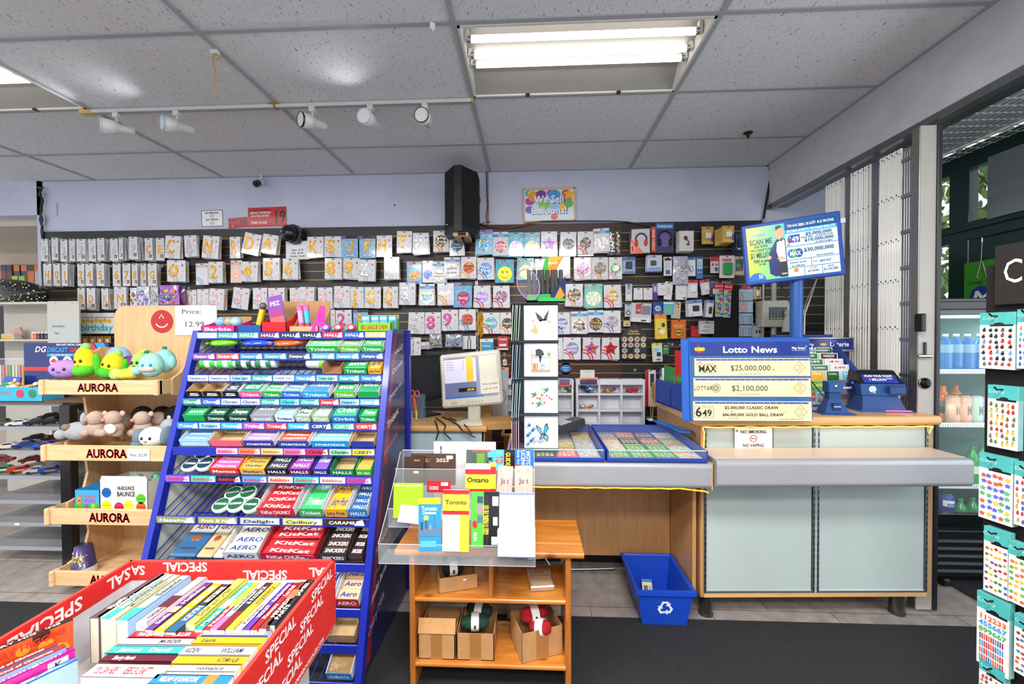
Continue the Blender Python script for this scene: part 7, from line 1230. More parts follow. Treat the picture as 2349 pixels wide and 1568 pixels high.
# clear acrylic tiered holder
ax0,ax1=at(878,1180,Y=1.55).x,at(1228,1180,Y=1.55).x;t=thing('acrylic_holder','clear acrylic tiered literature holder overhanging the pine table','holder',(ax0,1.50,TZ+.001));W_=ax1-ax0
g='clear'
for k,(y,z,h)in enumerate(((.0,.0,.075),(.11,.085,.075),(.20,.17,.12))):
 obj('tier',MB().box(0,W_,y,y+.003,z,z+h,'e8eef0',g).box(0,W_,y,y+.10,z,z+.003,'e8eef0',g).box(0,W_,y-.0005,y,z+h-.002,z+h,'c9d2d6','gloss').box(0,W_,y-.0005,y,z,z+.002,'b9c2c6','gloss'),t)
obj('back_sheet',MB().box(0,W_,.30,.303,.17,.34,'e8eef0',g).box(0,W_,.2995,.30,.338,.341,'c9d2d6','gloss'),t)
for x in(0,W_-.003):m=px_prof(MB(),[(0,0),(.30,0),(.30,.34),(.27,.34),(.19,.25),(.10,.16),(.02,.09),(0,.075)],x,x+.003,'e8eef0',g);m.tube([(x,0,.075),(x,.02,.09),(x,.10,.16),(x,.19,.25),(x,.27,.34)],.0012,'c9d2d6','gloss',4);obj('side_sheet',m,t)
def lit(u0,v0,u1,v1,y,col,prog,label,name='leaflet',cat='leaflet',th=.006,tilt=-.10,rot=0,n=1):
 Y=1.50+y;a=at((u0+u1)/2,v1,Y=Y);w,h=wh(u0,v0,u1,v1,Y);m=MB().box(-w/2,w/2,-.006,-.006+th,-h,0,col,'gloss',b=.0006);draw(m,w,h,prog)
 one(name,m,label,cat,(a.x,Y+.004,a.z+h+.0),(tilt,rot,0))
L_=lit
L_(960,1140,1012,1258,.02,'2a8fc8',[('q',0,1,.88,1,'f0c02a'),('t','Toronto',.5,.80,.08,'f4f8fa',.7),('t','Downtown',.5,.72,.06,'f4f8fa',.6),('d',.35,.62,.12,'b8d86a'),('q',0,1,.28,.46,'5a7a9a'),('q',.1,.2,.4,.55,'3a4a5a'),('q',.3,.4,.42,.58,'4a5a6a'),('q',.7,.73,.4,.68,'5a6a7a'),('q',.5,.58,.4,.5,'8a98a8'),('q',.1,.8,.08,.2,'5ab0dc')],'blue Toronto Downtown map with a skyline photo, front left tier',rot=-.03)
L_(1017,1122,1078,1258,.02,'dfe2e0',[('q',0,1,.66,.94,'f2e23a'),('q',0,1,.93,1,'d8232a'),('t','Toronto',.5,.80,.07,'1c1c1c',.8),('q',0,1,.60,.66,'d8232a'),('q',.65,1,0,.60,'f2d83a'),('q',.05,.6,.3,.58,'d8dcc8'),('q',.1,.5,.05,.28,'b8dce0')],'yellow and red Toronto street map standing in the front tier')
L_(1082,1127,1110,1250,.025,'52b83a',[('q',.5,.95,.8,.92,'3a4a6a'),('q',.5,.95,.62,.75,'c87a9a'),('q',.5,.95,.45,.58,'5a6a8a'),('d',.3,.42,.2,'c8283a',.07),('t','Study Guide',.3,.2,.07,'f4f8f0',.7,PI/2)],"green driver's study guide standing between the Toronto map and the black book",'book','book')
L_(1111,1127,1146,1250,.025,'191a1d',[('q',.1,.3,.05,.95,'2a2a2a'),('t','GUIDE TO PASSING THE TEST',.12,.5,.10,'f2e03a',1.9,PI/2),('q',.55,.95,.75,.92,'e8e8e8'),('q',.6,.9,.4,.55,'e0e0e0'),('q',.5,.95,.06,.2,'e8e8e8')],'black driving test guide with yellow lettering and barcodes','book','book')
L_(1143,1128,1226,1250,.03,'d2d3d6',[('q',.9,.93,.3,.8,'a8aab0'),('q',0,1,.96,1,'8a92c0')],'white blank backed booklets behind the stapled pads at the right','booklet','booklet')
L_(1141,1215,1228,1275,-.012,'ececee',[('q',0,1,.0,.04,'3a6a9a'),('q',0,.02,0,.55,'3a9ad0')],'thick white pad stack leaning over the front right of the holder','pad','pad',th=.045,tilt=-.12)
L_(1068,1062,1126,1125,.13,'f0d83a',[('q',0,1,.74,1,'e8e8e8'),('q',0,1,.62,.80,'d8232a'),('t','Ontario',.5,.42,.17,'1c1c1c',.85),('q',0,1,.0,.10,'d8232a')],'yellow and red Ontario road map in the middle tier');L_(1124,1060,1138,1125,.135,'f2dc3a',[('q',0,1,.6,.85,'d8232a'),('q',0,1,0,.1,'d8232a')],'second yellow and red map edge beside the Ontario map')
L_(904,1107,972,1185,.12,'9ad82a',[('q',.04,.96,.92,.95,'e8f0d8')],'bright lime green envelope pack in the left of the middle tier','envelope','envelope');L_(920,1160,985,1198,.10,'ebe4c6',[],'pale cream card lying in front of the green envelopes','card','card',tilt=-.5,rot=.1)
L_(980,1102,1034,1128,.14,'c8202e',[('q',.05,.95,.1,.5,'b01c28'),('t','XOXO',.3,.4,.3,'f8ecec',.4),('q',.6,.9,.6,.9,'f0e0e0')],'red printed pack behind the Toronto Downtown map','gift_pack','pack')
for i,(u0,u1,l)in enumerate(((1143,1178,'left pink Just card in clear film with a ribbon tassel'),(1181,1222,'right pink Just card in clear film with a silvery tassel'))):L_(u0,1068,u1,1127,.12,'d8b0a4',[('d',.2,.8,.03,'8a6a62'),('d',.75,.85,.03,'8a6a62'),('t','Just',.5,.45,.2,'7a625e',.5),('q',.55,.62,.0,.6,'d8dce0')],l,'gift_card','card',rot=.06 if i==0 else 0)
L_(928,1047,973,1110,.22,'3a231f',[('t','2024',.65,.88,.05,'c8a860',.3),('q',.5,.75,.42,.5,'e0dcd8')],'small dark brown 2024 diary leaning in the back tier','diary','diary',th=.012);L_(943,1040,993,1110,.24,'4a2a1f',[('t','23',.8,.8,.1,'b89860',.3)],'brown 2023 diary partly hidden behind the small diary','diary','diary',th=.012);L_(986,1040,1046,1110,.22,'453029',[('t','2023',.5,.80,.11,'d8c8a8',.5),('q',.65,.9,.84,.95,'e8e4e0')],'larger brown 2023 diary in clear wrap in the back tier','diary','diary',th=.014)
L_(1070,1031,1140,1070,.24,'5a6a52',[('q',0,.3,0,1,'4a5a5a'),('q',.35,.6,.2,.8,'6a9a4a'),('q',.7,1,0,1,'58b0dc'),('t','MO',.78,.4,.35,'1c1c1c',.2,-PI/2),('q',.2,.8,.9,1,'d84a3a')],'colourful motor handbook lying sideways in the back tier','book','book');L_(1136,1031,1156,1075,.235,'5ab8dc',[('t','T.D',.5,.5,.35,'d8402a',.9,-PI/2)],'light blue book reading T.D in red in the back tier','book','book')
L_(1157,1031,1182,1072,.235,'17181a',[('t','GUIDE',.35,.5,.25,'f0e03a',1.2,-PI/2)],'black and yellow motorcycle guide in the back tier','book','book');L_(1181,1030,1224,1072,.225,'2a6fbc',[('t','MOTO',.72,.5,.22,'f2f6fa',.8,-PI/2),('t','LICENC',.45,.5,.22,'f2f6fa',.9,-PI/2),('t','Study Guide',.2,.5,.12,'c9dcf0',.9,-PI/2),('q',.0,.25,.0,.2,'d83a2a')],'blue motor licence study guide at the right of the back tier','book','book')
# == sticker spinner at the right edge
pA,pB=Vector((at(2262,700,Y=1.42).x,1.42,0)),None
dv=Vector((.215,-.977,0));nrm=math.atan2(dv.y,dv.x);SPM=T3((pA.x,pA.y,0),(0,0,nrm))
def sp(u,v):
 n=Vector((-dv.y,dv.x,0));d=CR2*((u-1174.5)/FPX)-CU2*((v-784)/FPX)+CF;p=CO+d*((pA-CO).dot(n)/d.dot(n));return(p-pA).dot(dv),p.z
t=thing('sticker_spinner','black spinner rack of sticker sheets at the right edge of the view','display rack');t.matrix_world=SPM
x1=sp(2349,1000)[0]+.08;obj('rack_panel',MB().box(-.02,x1,.03,.06,.02,at(2300,560,Y=1.35).z-.05,'1a1917','card',b=.003),t);obj('base',MB().box(-.04,x1+.02,-.02,.30,.01,.03,'1a1917','metal',b=.003),t)
q0,q1=sp(2274,700),sp(2349,560);m=MB().box(q0[0],q1[0]+.06,.01,.028,q0[1],q1[1]+.01,'26221f','card',b=.002);q=sp(2318,620);m.text('C',q[0],q[1],abs(sp(2318,595)[1]-sp(2318,650)[1]),.009,'e8e6e2','card',0,w=abs(sp(2338,620)[0]-sp(2290,620)[0]));obj('header_card',m,t,label='black header card with a large white C')
TEAL='4fb8b4';DES=['winter animal','christmas','comic word','sports ball','number','colourful','mermaid','weather','fruit','face','small bear']
pal=[['2a2a2a','d83a2a','5ab0d8','8a5a3a'],['c8282a','8a5a3a','3a9a4a','e8b83a'],['e8603a','f0c83a','5a6ad0','5ab86a'],['c8202a','2a6ac0','e8c02a','2a8a4a'],['e8602a','3a9ad8','c8283a','2a6a9a'],['e8823a','3a4a5a','d83a5a'],['3a5ab0','e87a4a','d83a6a','3ab0c8'],['3a6ab0','e8a03a','c83a3a'],['e85a3a','5ab84a','f0c83a'],['d86a3a','8a4a2a','3a8ac8'],['8a5a3a','c83a3a','3a7a4a']]
spk=[]
for i,(u0,v0,u1,v1,rt)in enumerate(((2254,708,2336,850,0),(2272,876,2342,1032,.0),(2252,1036,2330,1200,.0),(2263,1205,2322,1368,.0),(2247,1360,2322,1540,.0),(2252,1515,2312,1640,.0),(2340,700,2400,850,0),(2333,1055,2400,1215,0),(2318,1240,2390,1395,0),(2333,1410,2400,1560,0))):
 a,b=sp(u0,(v0+v1)/2),sp(u1,(v0+v1)/2);w=b[0]-a[0];zt_=sp((u0+u1)/2,v0+8)[1];zb=sp((u0+u1)/2,v1-4)[1];h=zt_-zb
 for k in range(4):
  m=MB().box(0,w,0,.0015,0,h,'ecebe8' if k==0 else '9fcfcc','wrap')
  m.box(0,w,-.0003,0,h*.78,h,TEAL,'wrap')
  if k==0:
   m.text('Cooky',w*.30,h*.90,h*.05,-.001,'d8f0ec','wrap',0).quad(w*.3,w*.95,h*.755,h*.785,-.001,'1c1e20','wrap').disc(w*.55,h*.79,w*.15,-.0013,'1c1e20','wrap',12,rz=h*.03);R=random.Random(i)
   if i==4:
    for r_ in range(3):m.text(('112233','455667','899667')[r_],w*.5,h*(.68-.09*r_),h*.065,-.0014,('e8602a','3aa0d8','3ab86a')[r_],'wrap',1,w=w*.85)
    for r_ in range(4):[m.quad(w*(.1+.07*j),w*(.14+.07*j),h*(.06+.10*r_),h*(.14+.10*r_),-.0014,R.choice(pal[4]),'wrap')for j in range(11)]
   else:
    for r_ in range(7):
     for j in range(5):
      c=R.choice(pal[i]);x,z=w*(.14+.18*j+R.uniform(-.03,.03)),h*(.08+.10*r_+R.uniform(-.015,.015))
      if i in(3,8,9):m.disc(x,z,w*.07,-.0014,c,'wrap',10).ring(x,z,w*.02,w*.035,-.0018,R.choice(pal[i]),'wrap',n=8)
      elif i==2:m.star(x,z,w*.10,-.0014-.00002*r_,c,'wrap',.55)
      else:m.disc(x,z,w*.055,-.0014,c,'wrap',7,rz=h*.03).disc(x+w*.015,z+h*.035,w*.03,-.0018,R.choice(pal[i]),'wrap',7)
  o=one('sticker_sheet',m,(f'{DES[i]} sticker sheet, teal header, '+('spinner left column, row '+['one','two','three','four','five','six'][i]+' from top' if i<6 else 'cut off by the right edge'))if k==0 else 'sticker sheets stacked behind the '+DES[i]+' one','stickers',(0,0,0),(0,0,0),None if k==0 else f'sheets behind the {DES[i]} sticker sheet')
  o.matrix_world=SPM@T3((a[0],-.012+.007*k,zb),(0,0,0))
 h2=one('peg_hook',MB().tube([(0,.03,0),(0,-.035,0),(0,-.045,.008)],.0025,'1c1c1c','metal',6),'black peg hook holding the '+DES[i]+' sticker sheets','hook',group='black peg hooks on the sticker spinner');h2.matrix_world=SPM@T3((a[0]+w/2,0,zt_-.012))
 # == blue candy rack
RB='1c2a9c';XL,XR=at(460,770,Y=2.0).x,at(890,760,Y=2.0).x;RW=XR-XL
def fy(z):return 2.0-(1.45-z)*.295
def solvez(v):
 z=1.0
 for _ in range(8):z=at(660,v,Y=fy(z)).z
 return z
SV=[766,814,864,918,973,1031,1095,1190,1292,1394,1476,1562];SZ=[solvez(v)for v in SV];ANG=.42
t=thing('candy_rack','royal blue wire candy rack full of gum and chocolate boxes','display rack');zt=SZ[0]+.02
for x in(XL-.03,XR):obj('front_post',px_prof(MB(),[(fy(zt)-.012,zt),(fy(zt)+.02,zt),(fy(0)+.03,.01),(fy(0)-.012,.01)],x,x+.028,RB,'enamel'),t)
for x in(XL-.03,XR):obj('rear_post',MB().box(x,x+.028,2.26,2.29,.01,zt,RB,'enamel',b=.002),t)
mid=SZ[6]-.01;m=px_prof(MB(),[(fy(zt)+.02,zt),(2.26,zt),(2.26,.03),(fy(.03)+.03,.03)],XR+.004,XR+.012,'20255a','gloss')
def spp(y,z):return(XR+.0125,y,z)
for z0,z1 in((.05,mid-.02),(mid+.04,zt-.03)):
 m.add([spp(fy(z0)+.035,z0),spp(fy(z0)+.12,z0),spp(fy(z1)+.10,z1),spp(fy(z1)+.035,z1)],[(0,1,2,3)],'a01f35','gloss')
for s_,z,h,c in(('HALLS',.93*zt,.022,'e8ecf4'),('Clorets',.87*zt,.024,'e8ecf4'),('Dentyne ice',.79*zt,.026,'c8d4e8'),('Trident',.70*zt,.034,'f0ecd0'),('Bubblicious',.62*zt,.024,'e86a5a'),('MAYNARDS',.34*zt,.030,'c9ccd4'),('Sour',.31*zt,.024,'d8502a'),('Swedish Berries',.22*zt,.034,'e8e4e0'),('Dairy Milk',.14*zt,.034,'b8a0d0'),('Mentos',.27*zt,.022,'5ab86a')):
 k=MB().text(s_,0,0,h,0,c,'gloss',1,rot=.30,sh=.2,w=min(.20,.016*len(s_)+.06));yc=fy(z)+.15 if s_!='Sour' else fy(z)+.22;m.add([(XR+.013,yc+p[0],z+p[2])for p in k.v],k.f,c,'gloss')
obj('side_panel',m,t);obj('side_panel',px_prof(MB(),[(fy(zt)+.02,zt),(2.26,zt),(2.26,.03),(fy(.03)+.03,.03)],XL-.02,XL-.014,'d9dccb','gloss'),t)
LAB=[[('9fd4dc','HALLS'),('3aa88a','HALLS'),('3aa88a','HALLS'),('6a2a5a','HALLS'),('1b2230','HALLS'),('1b2230','HALLS'),('c82a3a','HALLS'),('1f5aa8','HALLS'),('f0a878','HALLS')],
[('7a3fa0','Dentyne fire'),('e0525a','Dentyne fire'),('3a7fc0','Dentyne ice'),('3a8fa8','Dentyne ice'),('2a3f5a','Dentyne ice'),('5a9fd8','Dentyne ice'),('4a8fc0','Dentyne ice'),('2a4f90','Dentyne ice')],
[('d8e8f4','Dentyne ice'),('e0f0ec','Dentyne ice'),('8fc8e0','Trident Splash'),('3f9f90','Trident Splash'),('e8f0f4','THANK YOU'),('2a8fd0','Trident Splash'),('7fd0b0','Trident Splash'),('2f9aa0','Trident White'),('2a7fd0','Trident White')],
[('1f8a6a','Clorets'),('2060c0','Clorets'),('bcd8d0','Clorets'),('b8c8d8','Clorets'),('2a9f8a','Clorets'),('3ab8b8','Clorets'),('2f9a9a','Clorets'),('c8323a','Dentyne fire'),('7fb8e0','Dentyne ice'),('6fa8dc','Dentyne ice')],
[('2a8fc8','Trident'),('8fc8c0','Trident'),('2aa8c8','Trident'),('d84aa0','Trident'),('e0323a','Trident'),('2a9fd8','Trident'),('1b2f7a','CERTS'),('2aa090','CERTS'),('d8323a','CERTS')],
[('1c2a9c',''),('1c2a9c',''),('f09ac0','Bubblicious'),('e8803a','Bubblicious'),('f2d05a','Bubblicious'),('e86a9a','Bubblicious'),('d82a4a','Chiclets'),('8ad0a0','Chiclets'),('f0c02a','CERTS')],
[('8a5ac0','Bubblicious'),('3ac0a0','Bubblicious'),('1b1c20','Bubblicious'),('3f9ac8','Bubblicious'),('f0b890','Bubblicious'),('3ac0a8','Bubblicious'),('dfe0d8','Bubblicious'),('8a4ab0','Bubblicious')],
[('8a8f5a','Hazelnut'),('9a9a5a','Fruit & Nut'),('b8bcb0','Delight'),('d8d06a','Cadbury'),('3a2a1c','CARAMILK')],[('1c2a9c','')]*6+[('d8e05a','Maynards'),('1c2a9c','')],[],[],[]]
LC={'HALLS':'f2f4f8','Bubblicious':'d83248','THANK YOU':'2a5fa0','Chiclets':'1c1c20'}
def SM(k):return T3((XL,fy(SZ[k]),SZ[k]+.012),(ANG,0,0))
for k,z in enumerate(SZ):
 y=fy(z);m=MB().box(0,RW,y-.014,y-.006,z-.026,z+.012,RB,'enamel',b=.002);D=(2.24-y)/math.cos(ANG)*.86
 if k==0:m.box(0,RW,y-.006,2.24,z+.004,z+.010,RB,'enamel')
 else:
  q=MB();q.M=T3((0,fy(z),z+.012),(ANG,0,0));[q.box(i*RW/26,i*RW/26+.003,0,D,-.006,-.003,RB,'enamel')for i in range(27)];q.box(0,RW,D*.5,D*.5+.006,-.010,-.006,RB,'enamel').box(0,RW,D-.006,D,-.012,-.003,RB,'enamel')
  obj('wire_shelf',q,t,(XL,0,0))
 s=obj('shelf_front',m,t,(XL,0,0));L=LAB[k]
 for i,(c,tx)in enumerate(L):
  if not tx:continue
  w=RW/len(L)*(.985 if k!=7 else .95);x=RW/len(L)*i;q=MB().box(x,x+w*.97,y-.0155,y-.014,z-.018,z+.009,c,'gloss').poly([(x+w*.70,z-.017),(x+w*.95,z-.017),(x+w*.90,z+.008),(x+w*.76,z+.002)],y-.0158,'e8f2f4' if k%2 else 'e0d8f0','gloss')
  q.text(tx,x+w*.46,z-.005,.013,y-.0165,LC.get(tx,'f4f6fa' if lin(c)[1]<.45 else '2a4a7a'),'gloss',1,w=w*.78,sh=.15);obj('shelf_label',q,s)
def cn(c):
 r,g,b=[int(c[i:i+2],16)for i in(0,2,4)];mx,mn=max(r,g,b),min(r,g,b)
 if mx-mn<34:return 'white' if mx>190 else 'grey' if mx>90 else 'black'
 if r==mx:return('yellow' if g>170 else 'orange' if g>105 else 'brown' if mx<150 and g>40 else 'pink' if b>110 else 'red')
 if g==mx:return 'green' if b<g*.8 else 'teal'
 return 'purple' if r>g*1.15 and r>80 else 'light blue' if g>140 else 'blue'
SN=['top','second','third','fourth','fifth','sixth','seventh','eighth','ninth','tenth','eleventh','bottom']
def lx(k,u):return at(u,SV[k],Y=fy(SZ[k])).x-XL
def prod(k,i,u0,u1,bc,bt,pc,pt,n,kind='t'):
 M=SM(k);x0=lx(k,u0);w=min(lx(k,u1),RW-.006)-x0-.004;d=.175 if k<7 else .20;h=.034 if k<7 else .045;R=random.Random(k*50+i);where=f'{ORD[i]} from the left on the {SN[k]} rack shelf'
 if kind=='t':
  inn='d8dadd' if pt!='' or n else 'c8a878';m=MB().box(0,w,0,d,0,.002,inn,'card').box(0,w,0,.002,0,h,bc,'card').box(0,w,d-.002,d,0,h*1.5,inn,'card')
  for x in(0,w-.002):px_prof(m,[(0,0),(d,0),(d,h*1.5),(d*.35,h*1.35),(0,h)],x,x+.002,inn if k%2 else bc,'card')
  m.quad(.001,w-.001,.001,h-.001,-.0004,bc,'gloss')
  if bt:m.text(bt,w/2,h*.5,h*.42,-.001,'f4f4f4' if lin(bc)[0]+lin(bc)[1]<1.1 else '1f3f8a','gloss',1,w=w*.8)
  o=one('candy_box',m,f'open {cn(bc)} box of sweets, {where}' if n else f'empty {cn(bc)} box, {where}','box');o.matrix_world=M@T3((x0,0,.001))
 if n:
  if kind=='d':
   for j in range(n):
    q=one('mint_tin',MB().lathe([(.036,0),(.038,.006),(.038,.016),(.034,.019),(0,.019)],col='e8ecf0',mt='gloss',n=22).lathe([(.031,.0195),(0,.0196)],col=pc,mt='gloss',n=22),f'{["front left", "front right", "rear left", "rear right"][j % 4]} mint tin, {where}','tin');q.matrix_world=M@T3((x0+.035+.07*(j%2)+.01*(j//2),.045+.07*(j//2),.004+.004*(j%2)),(.12,0,.1*j));tx=MB().text('ICE BREAKERS',0,0,.010,0,'f2f6fa','gloss',1,w=.052);nn=tx;obj('lid_print',MB().add([(p[0],p[2],.0204)for p in nn.v],nn.f,'f2f6fa','gloss'),q)
   return
  pd=(d-.012)/n;ph=min(.016,h*.5);m=MB().box(0,w-.008,0,pd*.94,0,ph,pc,'wrap',b=.0025)
  if pt:tt=MB().text(pt,(w-.008)/2,pd*.46,pd*.42,0,'f4f6fa' if lin(pc)[0]+lin(pc)[1]<1.1 else '1f3f8a','wrap',1,w=(w-.008)*.78,sh=.15);m.add([(p[0],p[2],ph+.0006)for p in tt.v],tt.f,'f4f6fa' if lin(pc)[0]+lin(pc)[1]<1.1 else '1f3f8a','wrap')
  me=m.mesh('candy_pack')
  for j in range(n):
   o=link('candy_pack',me);tag(o,f'{cn(pc)} pack lying in the box {where}','sweets',f'{cn(pc)} packs in the box {where}');o.matrix_world=M@T3((x0+.004,.006+pd*j,.0035+(h*.35 if j%2 else h*.42)*(1 if k>0 else 1)),(.10+R.uniform(-.05,.08),R.uniform(-.02,.02),R.uniform(-.04,.04)))
G,B_,W_c='2fa548','2a6fc8','dfe4ea'
P={1:[(705,778,G,'Trident','7fc88a','Trident',3),(780,828,'5fb83a','Trident','8fb89a','Trident',3),(830,890,G,'Trident','4aa860','Trident',3)],
2:[(790,845,'1f9a48','Trident','3aa85a','excel',2),(846,890,'f2ac1f','Juicy Fruit','f2b83a','Juicy Fruit',2)],
3:[(432,468,'1b1c22','5','2a7fb0','',0),(470,512,'1b1c22','5','2a9fc0','',0),(514,552,'1b1c22','5','3a3f48','5',3),(553,602,'e05a9a','Trident','1f8a5a','excel',2),(604,648,G,'Trident','5fb87a','Trident',5),(649,694,B_,'Trident','6a9fd8','Trident',5),(695,758,'2a9fd0','Trident','4a8fb8','Trident',1),(768,818,'6ab83a','Trident','2a9f5a','excel',2),(822,884,'1fa050','','3a9f6a','excel',1)],
4:[(424,474,'1fa050','','2aa860','excel',3),(476,522,'1c4a3a','Dentyne','2a6a4a','Dentyne',3),(526,574,'1c4a3a','Dentyne','2a5a4a','Dentyne',3),(578,632,'9aa0a8','excel','8a9098','excel',1),(634,678,'d4e6f0','Trident','8fc0d8','Trident',4),(680,716,'a9c0a0','Pur','b8d0b0','Pur',4),(718,758,'a9c4a0','Pur','b0ccb8','Pur',4),(762,822,'2a7fb0','Orbit','3aa87a','Orbit',2),(826,882,'1fa050','Trident','3aa85a','Trident',3)],
5:[(416,484,'9fd0e8','mentos','6a9fd0','mentos',5),(486,560,'e8607a','','dddddd','',0),(562,632,'3a3f9a','mentos','a88ad0','mentos',5),(640,712,'2a4fb0','mentos','e05a3a','mentos',5),(716,804,'2a8fd0','mentos','7fc8e8','mentos',5),(808,876,'2a3f9a','','dddddd','',0)],
6:[(408,484,'','','1f3a4a','',4,'d'),(484,552,'d8402a','Mentos','e05a9a','Mentos',6),(554,612,'f0b03a',"Werther's",'e8a83a','Werther',5),(612,664,'1b1e26','HALLS','3a4050','HALLS',4),(665,716,'5a2a6a','HALLS','9a4aa8','HALLS',4),(720,756,'2a2f8a','HALLS','7a5ac0','HALLS',1),(760,816,'1f7a50','HALLS','b08a5a','',0),(818,874,'3fae3a','tic tac','e8a04a','',4)],
7:[(478,545,'3fae4a','Trident','1f5a3a','',4,'d'),(548,592,'8a6a4a','','1f5a3a','',2,'d'),(594,680,'c01c26','KitKat CHUNKY','d8242e','KitKat',5),(690,745,'2fae5a','Trident','3ab86a','Trident',2),(748,800,'f0a81f','Juicy Fruit','f2b02a','Juicy Fruit',2),(802,866,'2a7fc0','HALLS','2a5f9a','HALLS',5)],
8:[(390,452,'','','2f5f8a','',0,'b'),(452,490,'','','c8a87a','',0,'b'),(490,515,'','','d8dce4','',0,'b'),(516,598,'d4d0cc','AERO','e4dccc','AERO',4),(602,728,'b81c28','KitKat CHUNKY','c82a30','KitKat',5),(736,800,'2e1d18','SNICKERS','3a2420','SNICKERS',5),(802,860,'2e1d18','','3a2420','SNICKERS',5)],
9:[(772,858,'c01c26','AERO','d8b08a','Aero',4),(690,768,'2e2a6a','Oh Henry','5a4a9a','Oh Henry',4)],10:[(752,845,'b08a5a','','a07a4a','',0)],11:[(752,843,'3a9ad8',"m&m's",'8a6a3a','',2)]}
for k,L in P.items():
 for i,p in enumerate(L):
  if len(p)>7 and p[7]=='b':
   M=SM(k);x0,x1=lx(k,p[0]),lx(k,p[1]);w=x1-x0-.004;m=MB().box(0,w,0,.19,0,.014,p[4],'wrap',b=.004).box(.002,w-.002,.12,.188,.0141,.0146,'dcdcd8','wrap');tt=MB().text('AERO',w/2,.15,.022,0,'5a2a1c','wrap',1,w=w*.75).text('mousse',w/2,.04,.014,0,'f0f4f8','wrap',1,w=w*.6);m.add([(q[0],q[2],.0152)for q in tt.v],tt.f,'6a2a1c','wrap').ell((w/2,.09,.014),(w*.22,.016,.003),'8a4a30','gloss')
   o=one('chocolate_bar',m,f'large {cn(p[4])} chocolate bar, {ORD[i]} from the left on the ninth rack shelf','chocolate bar');o.matrix_world=M@T3((x0,0,.004));continue
  prod(k,i,*p[:7],kind=p[7]if len(p)>7 else 't')
M=SM(9)
def sack(k,u,w,d,h,col,label,rz=0,y=.09,tx='',name='sweet_bag',zz=.004,cat='bag'):
 m=MB().ell((0,0,h*.5),(w/2,d/2,h/2),col,'wrap',16,9,wob=.06).box(-w*.53,-w*.44,-d*.3,d*.3,h*.45,h*.55,col,'wrap').box(w*.44,w*.53,-d*.3,d*.3,h*.45,h*.55,col,'wrap')
 if tx:tt=MB().text(tx,0,0,.016,0,'f4f4f6','wrap',1,w=w*.5);m.add([(p[0],p[2]-.01,h*1.0+.001)for p in tt.v],tt.f,'f4f4f6','wrap')
 o=one(name,m,label,cat);o.matrix_world=SM(k)@T3((lx(k,u),y,zz),(0,0,rz));return o
sack(1,500,.17,.13,.05,'6fc82a','bright green sweet bag at the left of the second rack shelf',.1);sack(1,578,.20,.14,.05,'2049c0','blue foil sweet bag on the second rack shelf',-.1);sack(1,650,.18,.13,.045,'d8602a','orange and silver sweet bag on the second rack shelf',.15)
for i,(u,c,l)in enumerate(((468,'3fb83a','green gum bottle lying at the left of the third rack shelf'),(510,'4ac85a','second green gum bottle lying on the third rack shelf'),(553,'1f5a3a','dark green gum bottle lying on the third rack shelf'),(598,'2a7a4a','dark green gum bottle with a white lid on the third rack shelf'))):
 o=one('gum_bottle',MB().lathe([(0,-.04),(.026,-.04),(.028,-.03),(.028,.03),(.024,.038)],col=c,mt='gloss',n=18,axis='X').lathe([(.026,.036),(.026,.052),(0,.052)],col='dfe2e6',n=18,axis='X').lathe([(.0284,-.012),(.0284,.012)],col='dce8dc',mt='gloss',n=18,axis='X'),l,'gum bottle');o.matrix_world=SM(2)@T3((lx(2,u),.06,.032),(0,0,.06))
o=one('gum_bottle',MB().lathe([(0,-.04),(.024,-.04),(.026,-.03),(.026,.03)],col='c8d4c8',mt='gloss',n=18,axis='X').lathe([(.028,.028),(.028,.052),(0,.052)],col='7ac82a',n=18,axis='X'),'pale gum bottle with a lime green lid in the middle of the third rack shelf','gum bottle');o.matrix_world=SM(2)@T3((lx(2,715),.06,.03),(0,0,-.05))
o=one('open_carton',MB().box(0,.09,0,.14,0,.003,'9a6a48','card').box(0,.003,0,.14,0,.05,'b08058','card').box(.087,.09,0,.14,0,.04,'b08058','card').box(0,.09,.137,.14,0,.06,'8a6044','card'),'open brown carton in the middle of the third rack shelf','box');o.matrix_world=SM(2)@T3((lx(2,742),.0,.002))
# sweets standing on top of the rack
def top(u):return at(u,757,Y=2.06).x
ZP=SZ[0]+.0112
def tbox(u0,u1,h,hb,fc,ic,tx,label,y=2.04,d=.13,back='b08a5c',lz=0):
 x0,x1=top(u0),top(u1);w=x1-x0;m=MB().box(0,w,0,d,0,.003,ic,'card').box(0,w,0,.003,0,h,fc,'card').box(0,w,d-.003,d,0,hb,back,'card')
 for x in(0,w-.003):px_prof(m,[(0,0),(d,0),(d,hb*.8),(d*.4,h*1.3),(0,h)],x,x+.003,fc,'card')
 if tx:m.text(tx,w*.5,h*.5,h*.5,-.001,'f4eef4' if fc!='7ac82a' else 'b8282a','card',1,w=w*.8)
 return one('sweet_display_box',m,label,'box',(x0,y,ZP),(0,0,lz))
tbox(468,545,.032,.085,'d8287f','c83a8a','Barbie','pink open box of clear sweet balls at the left of the rack top');tbox(606,662,.050,.165,'d81f2a','c82a30','','red open box with dispensers standing in it on the rack top');tbox(668,735,.028,.165,'c8a070','b88a5c','','open cardboard box holding two pink tubes on the rack top');tbox(824,900,.045,.09,'7ac82a','8fd03a','BIG LEAGUE CHEW','lime green BIG LEAGUE CHEW box at the right of the rack top')
one('pink_card',MB().prism([(0,0),(.07,0),(.07,.13),(.045,.13)],0,.003,'e83a9a','card'),'pink card box side beside the two bubble tubes','card',(top(718),2.035,ZP),(0,0,.2));one('blue_box',MB().box(0,.12,0,.10,0,.035,'1f4f9a','card',b=.002),'low blue box behind the yellow dispenser on the rack top','box',(top(548),2.05,ZP))
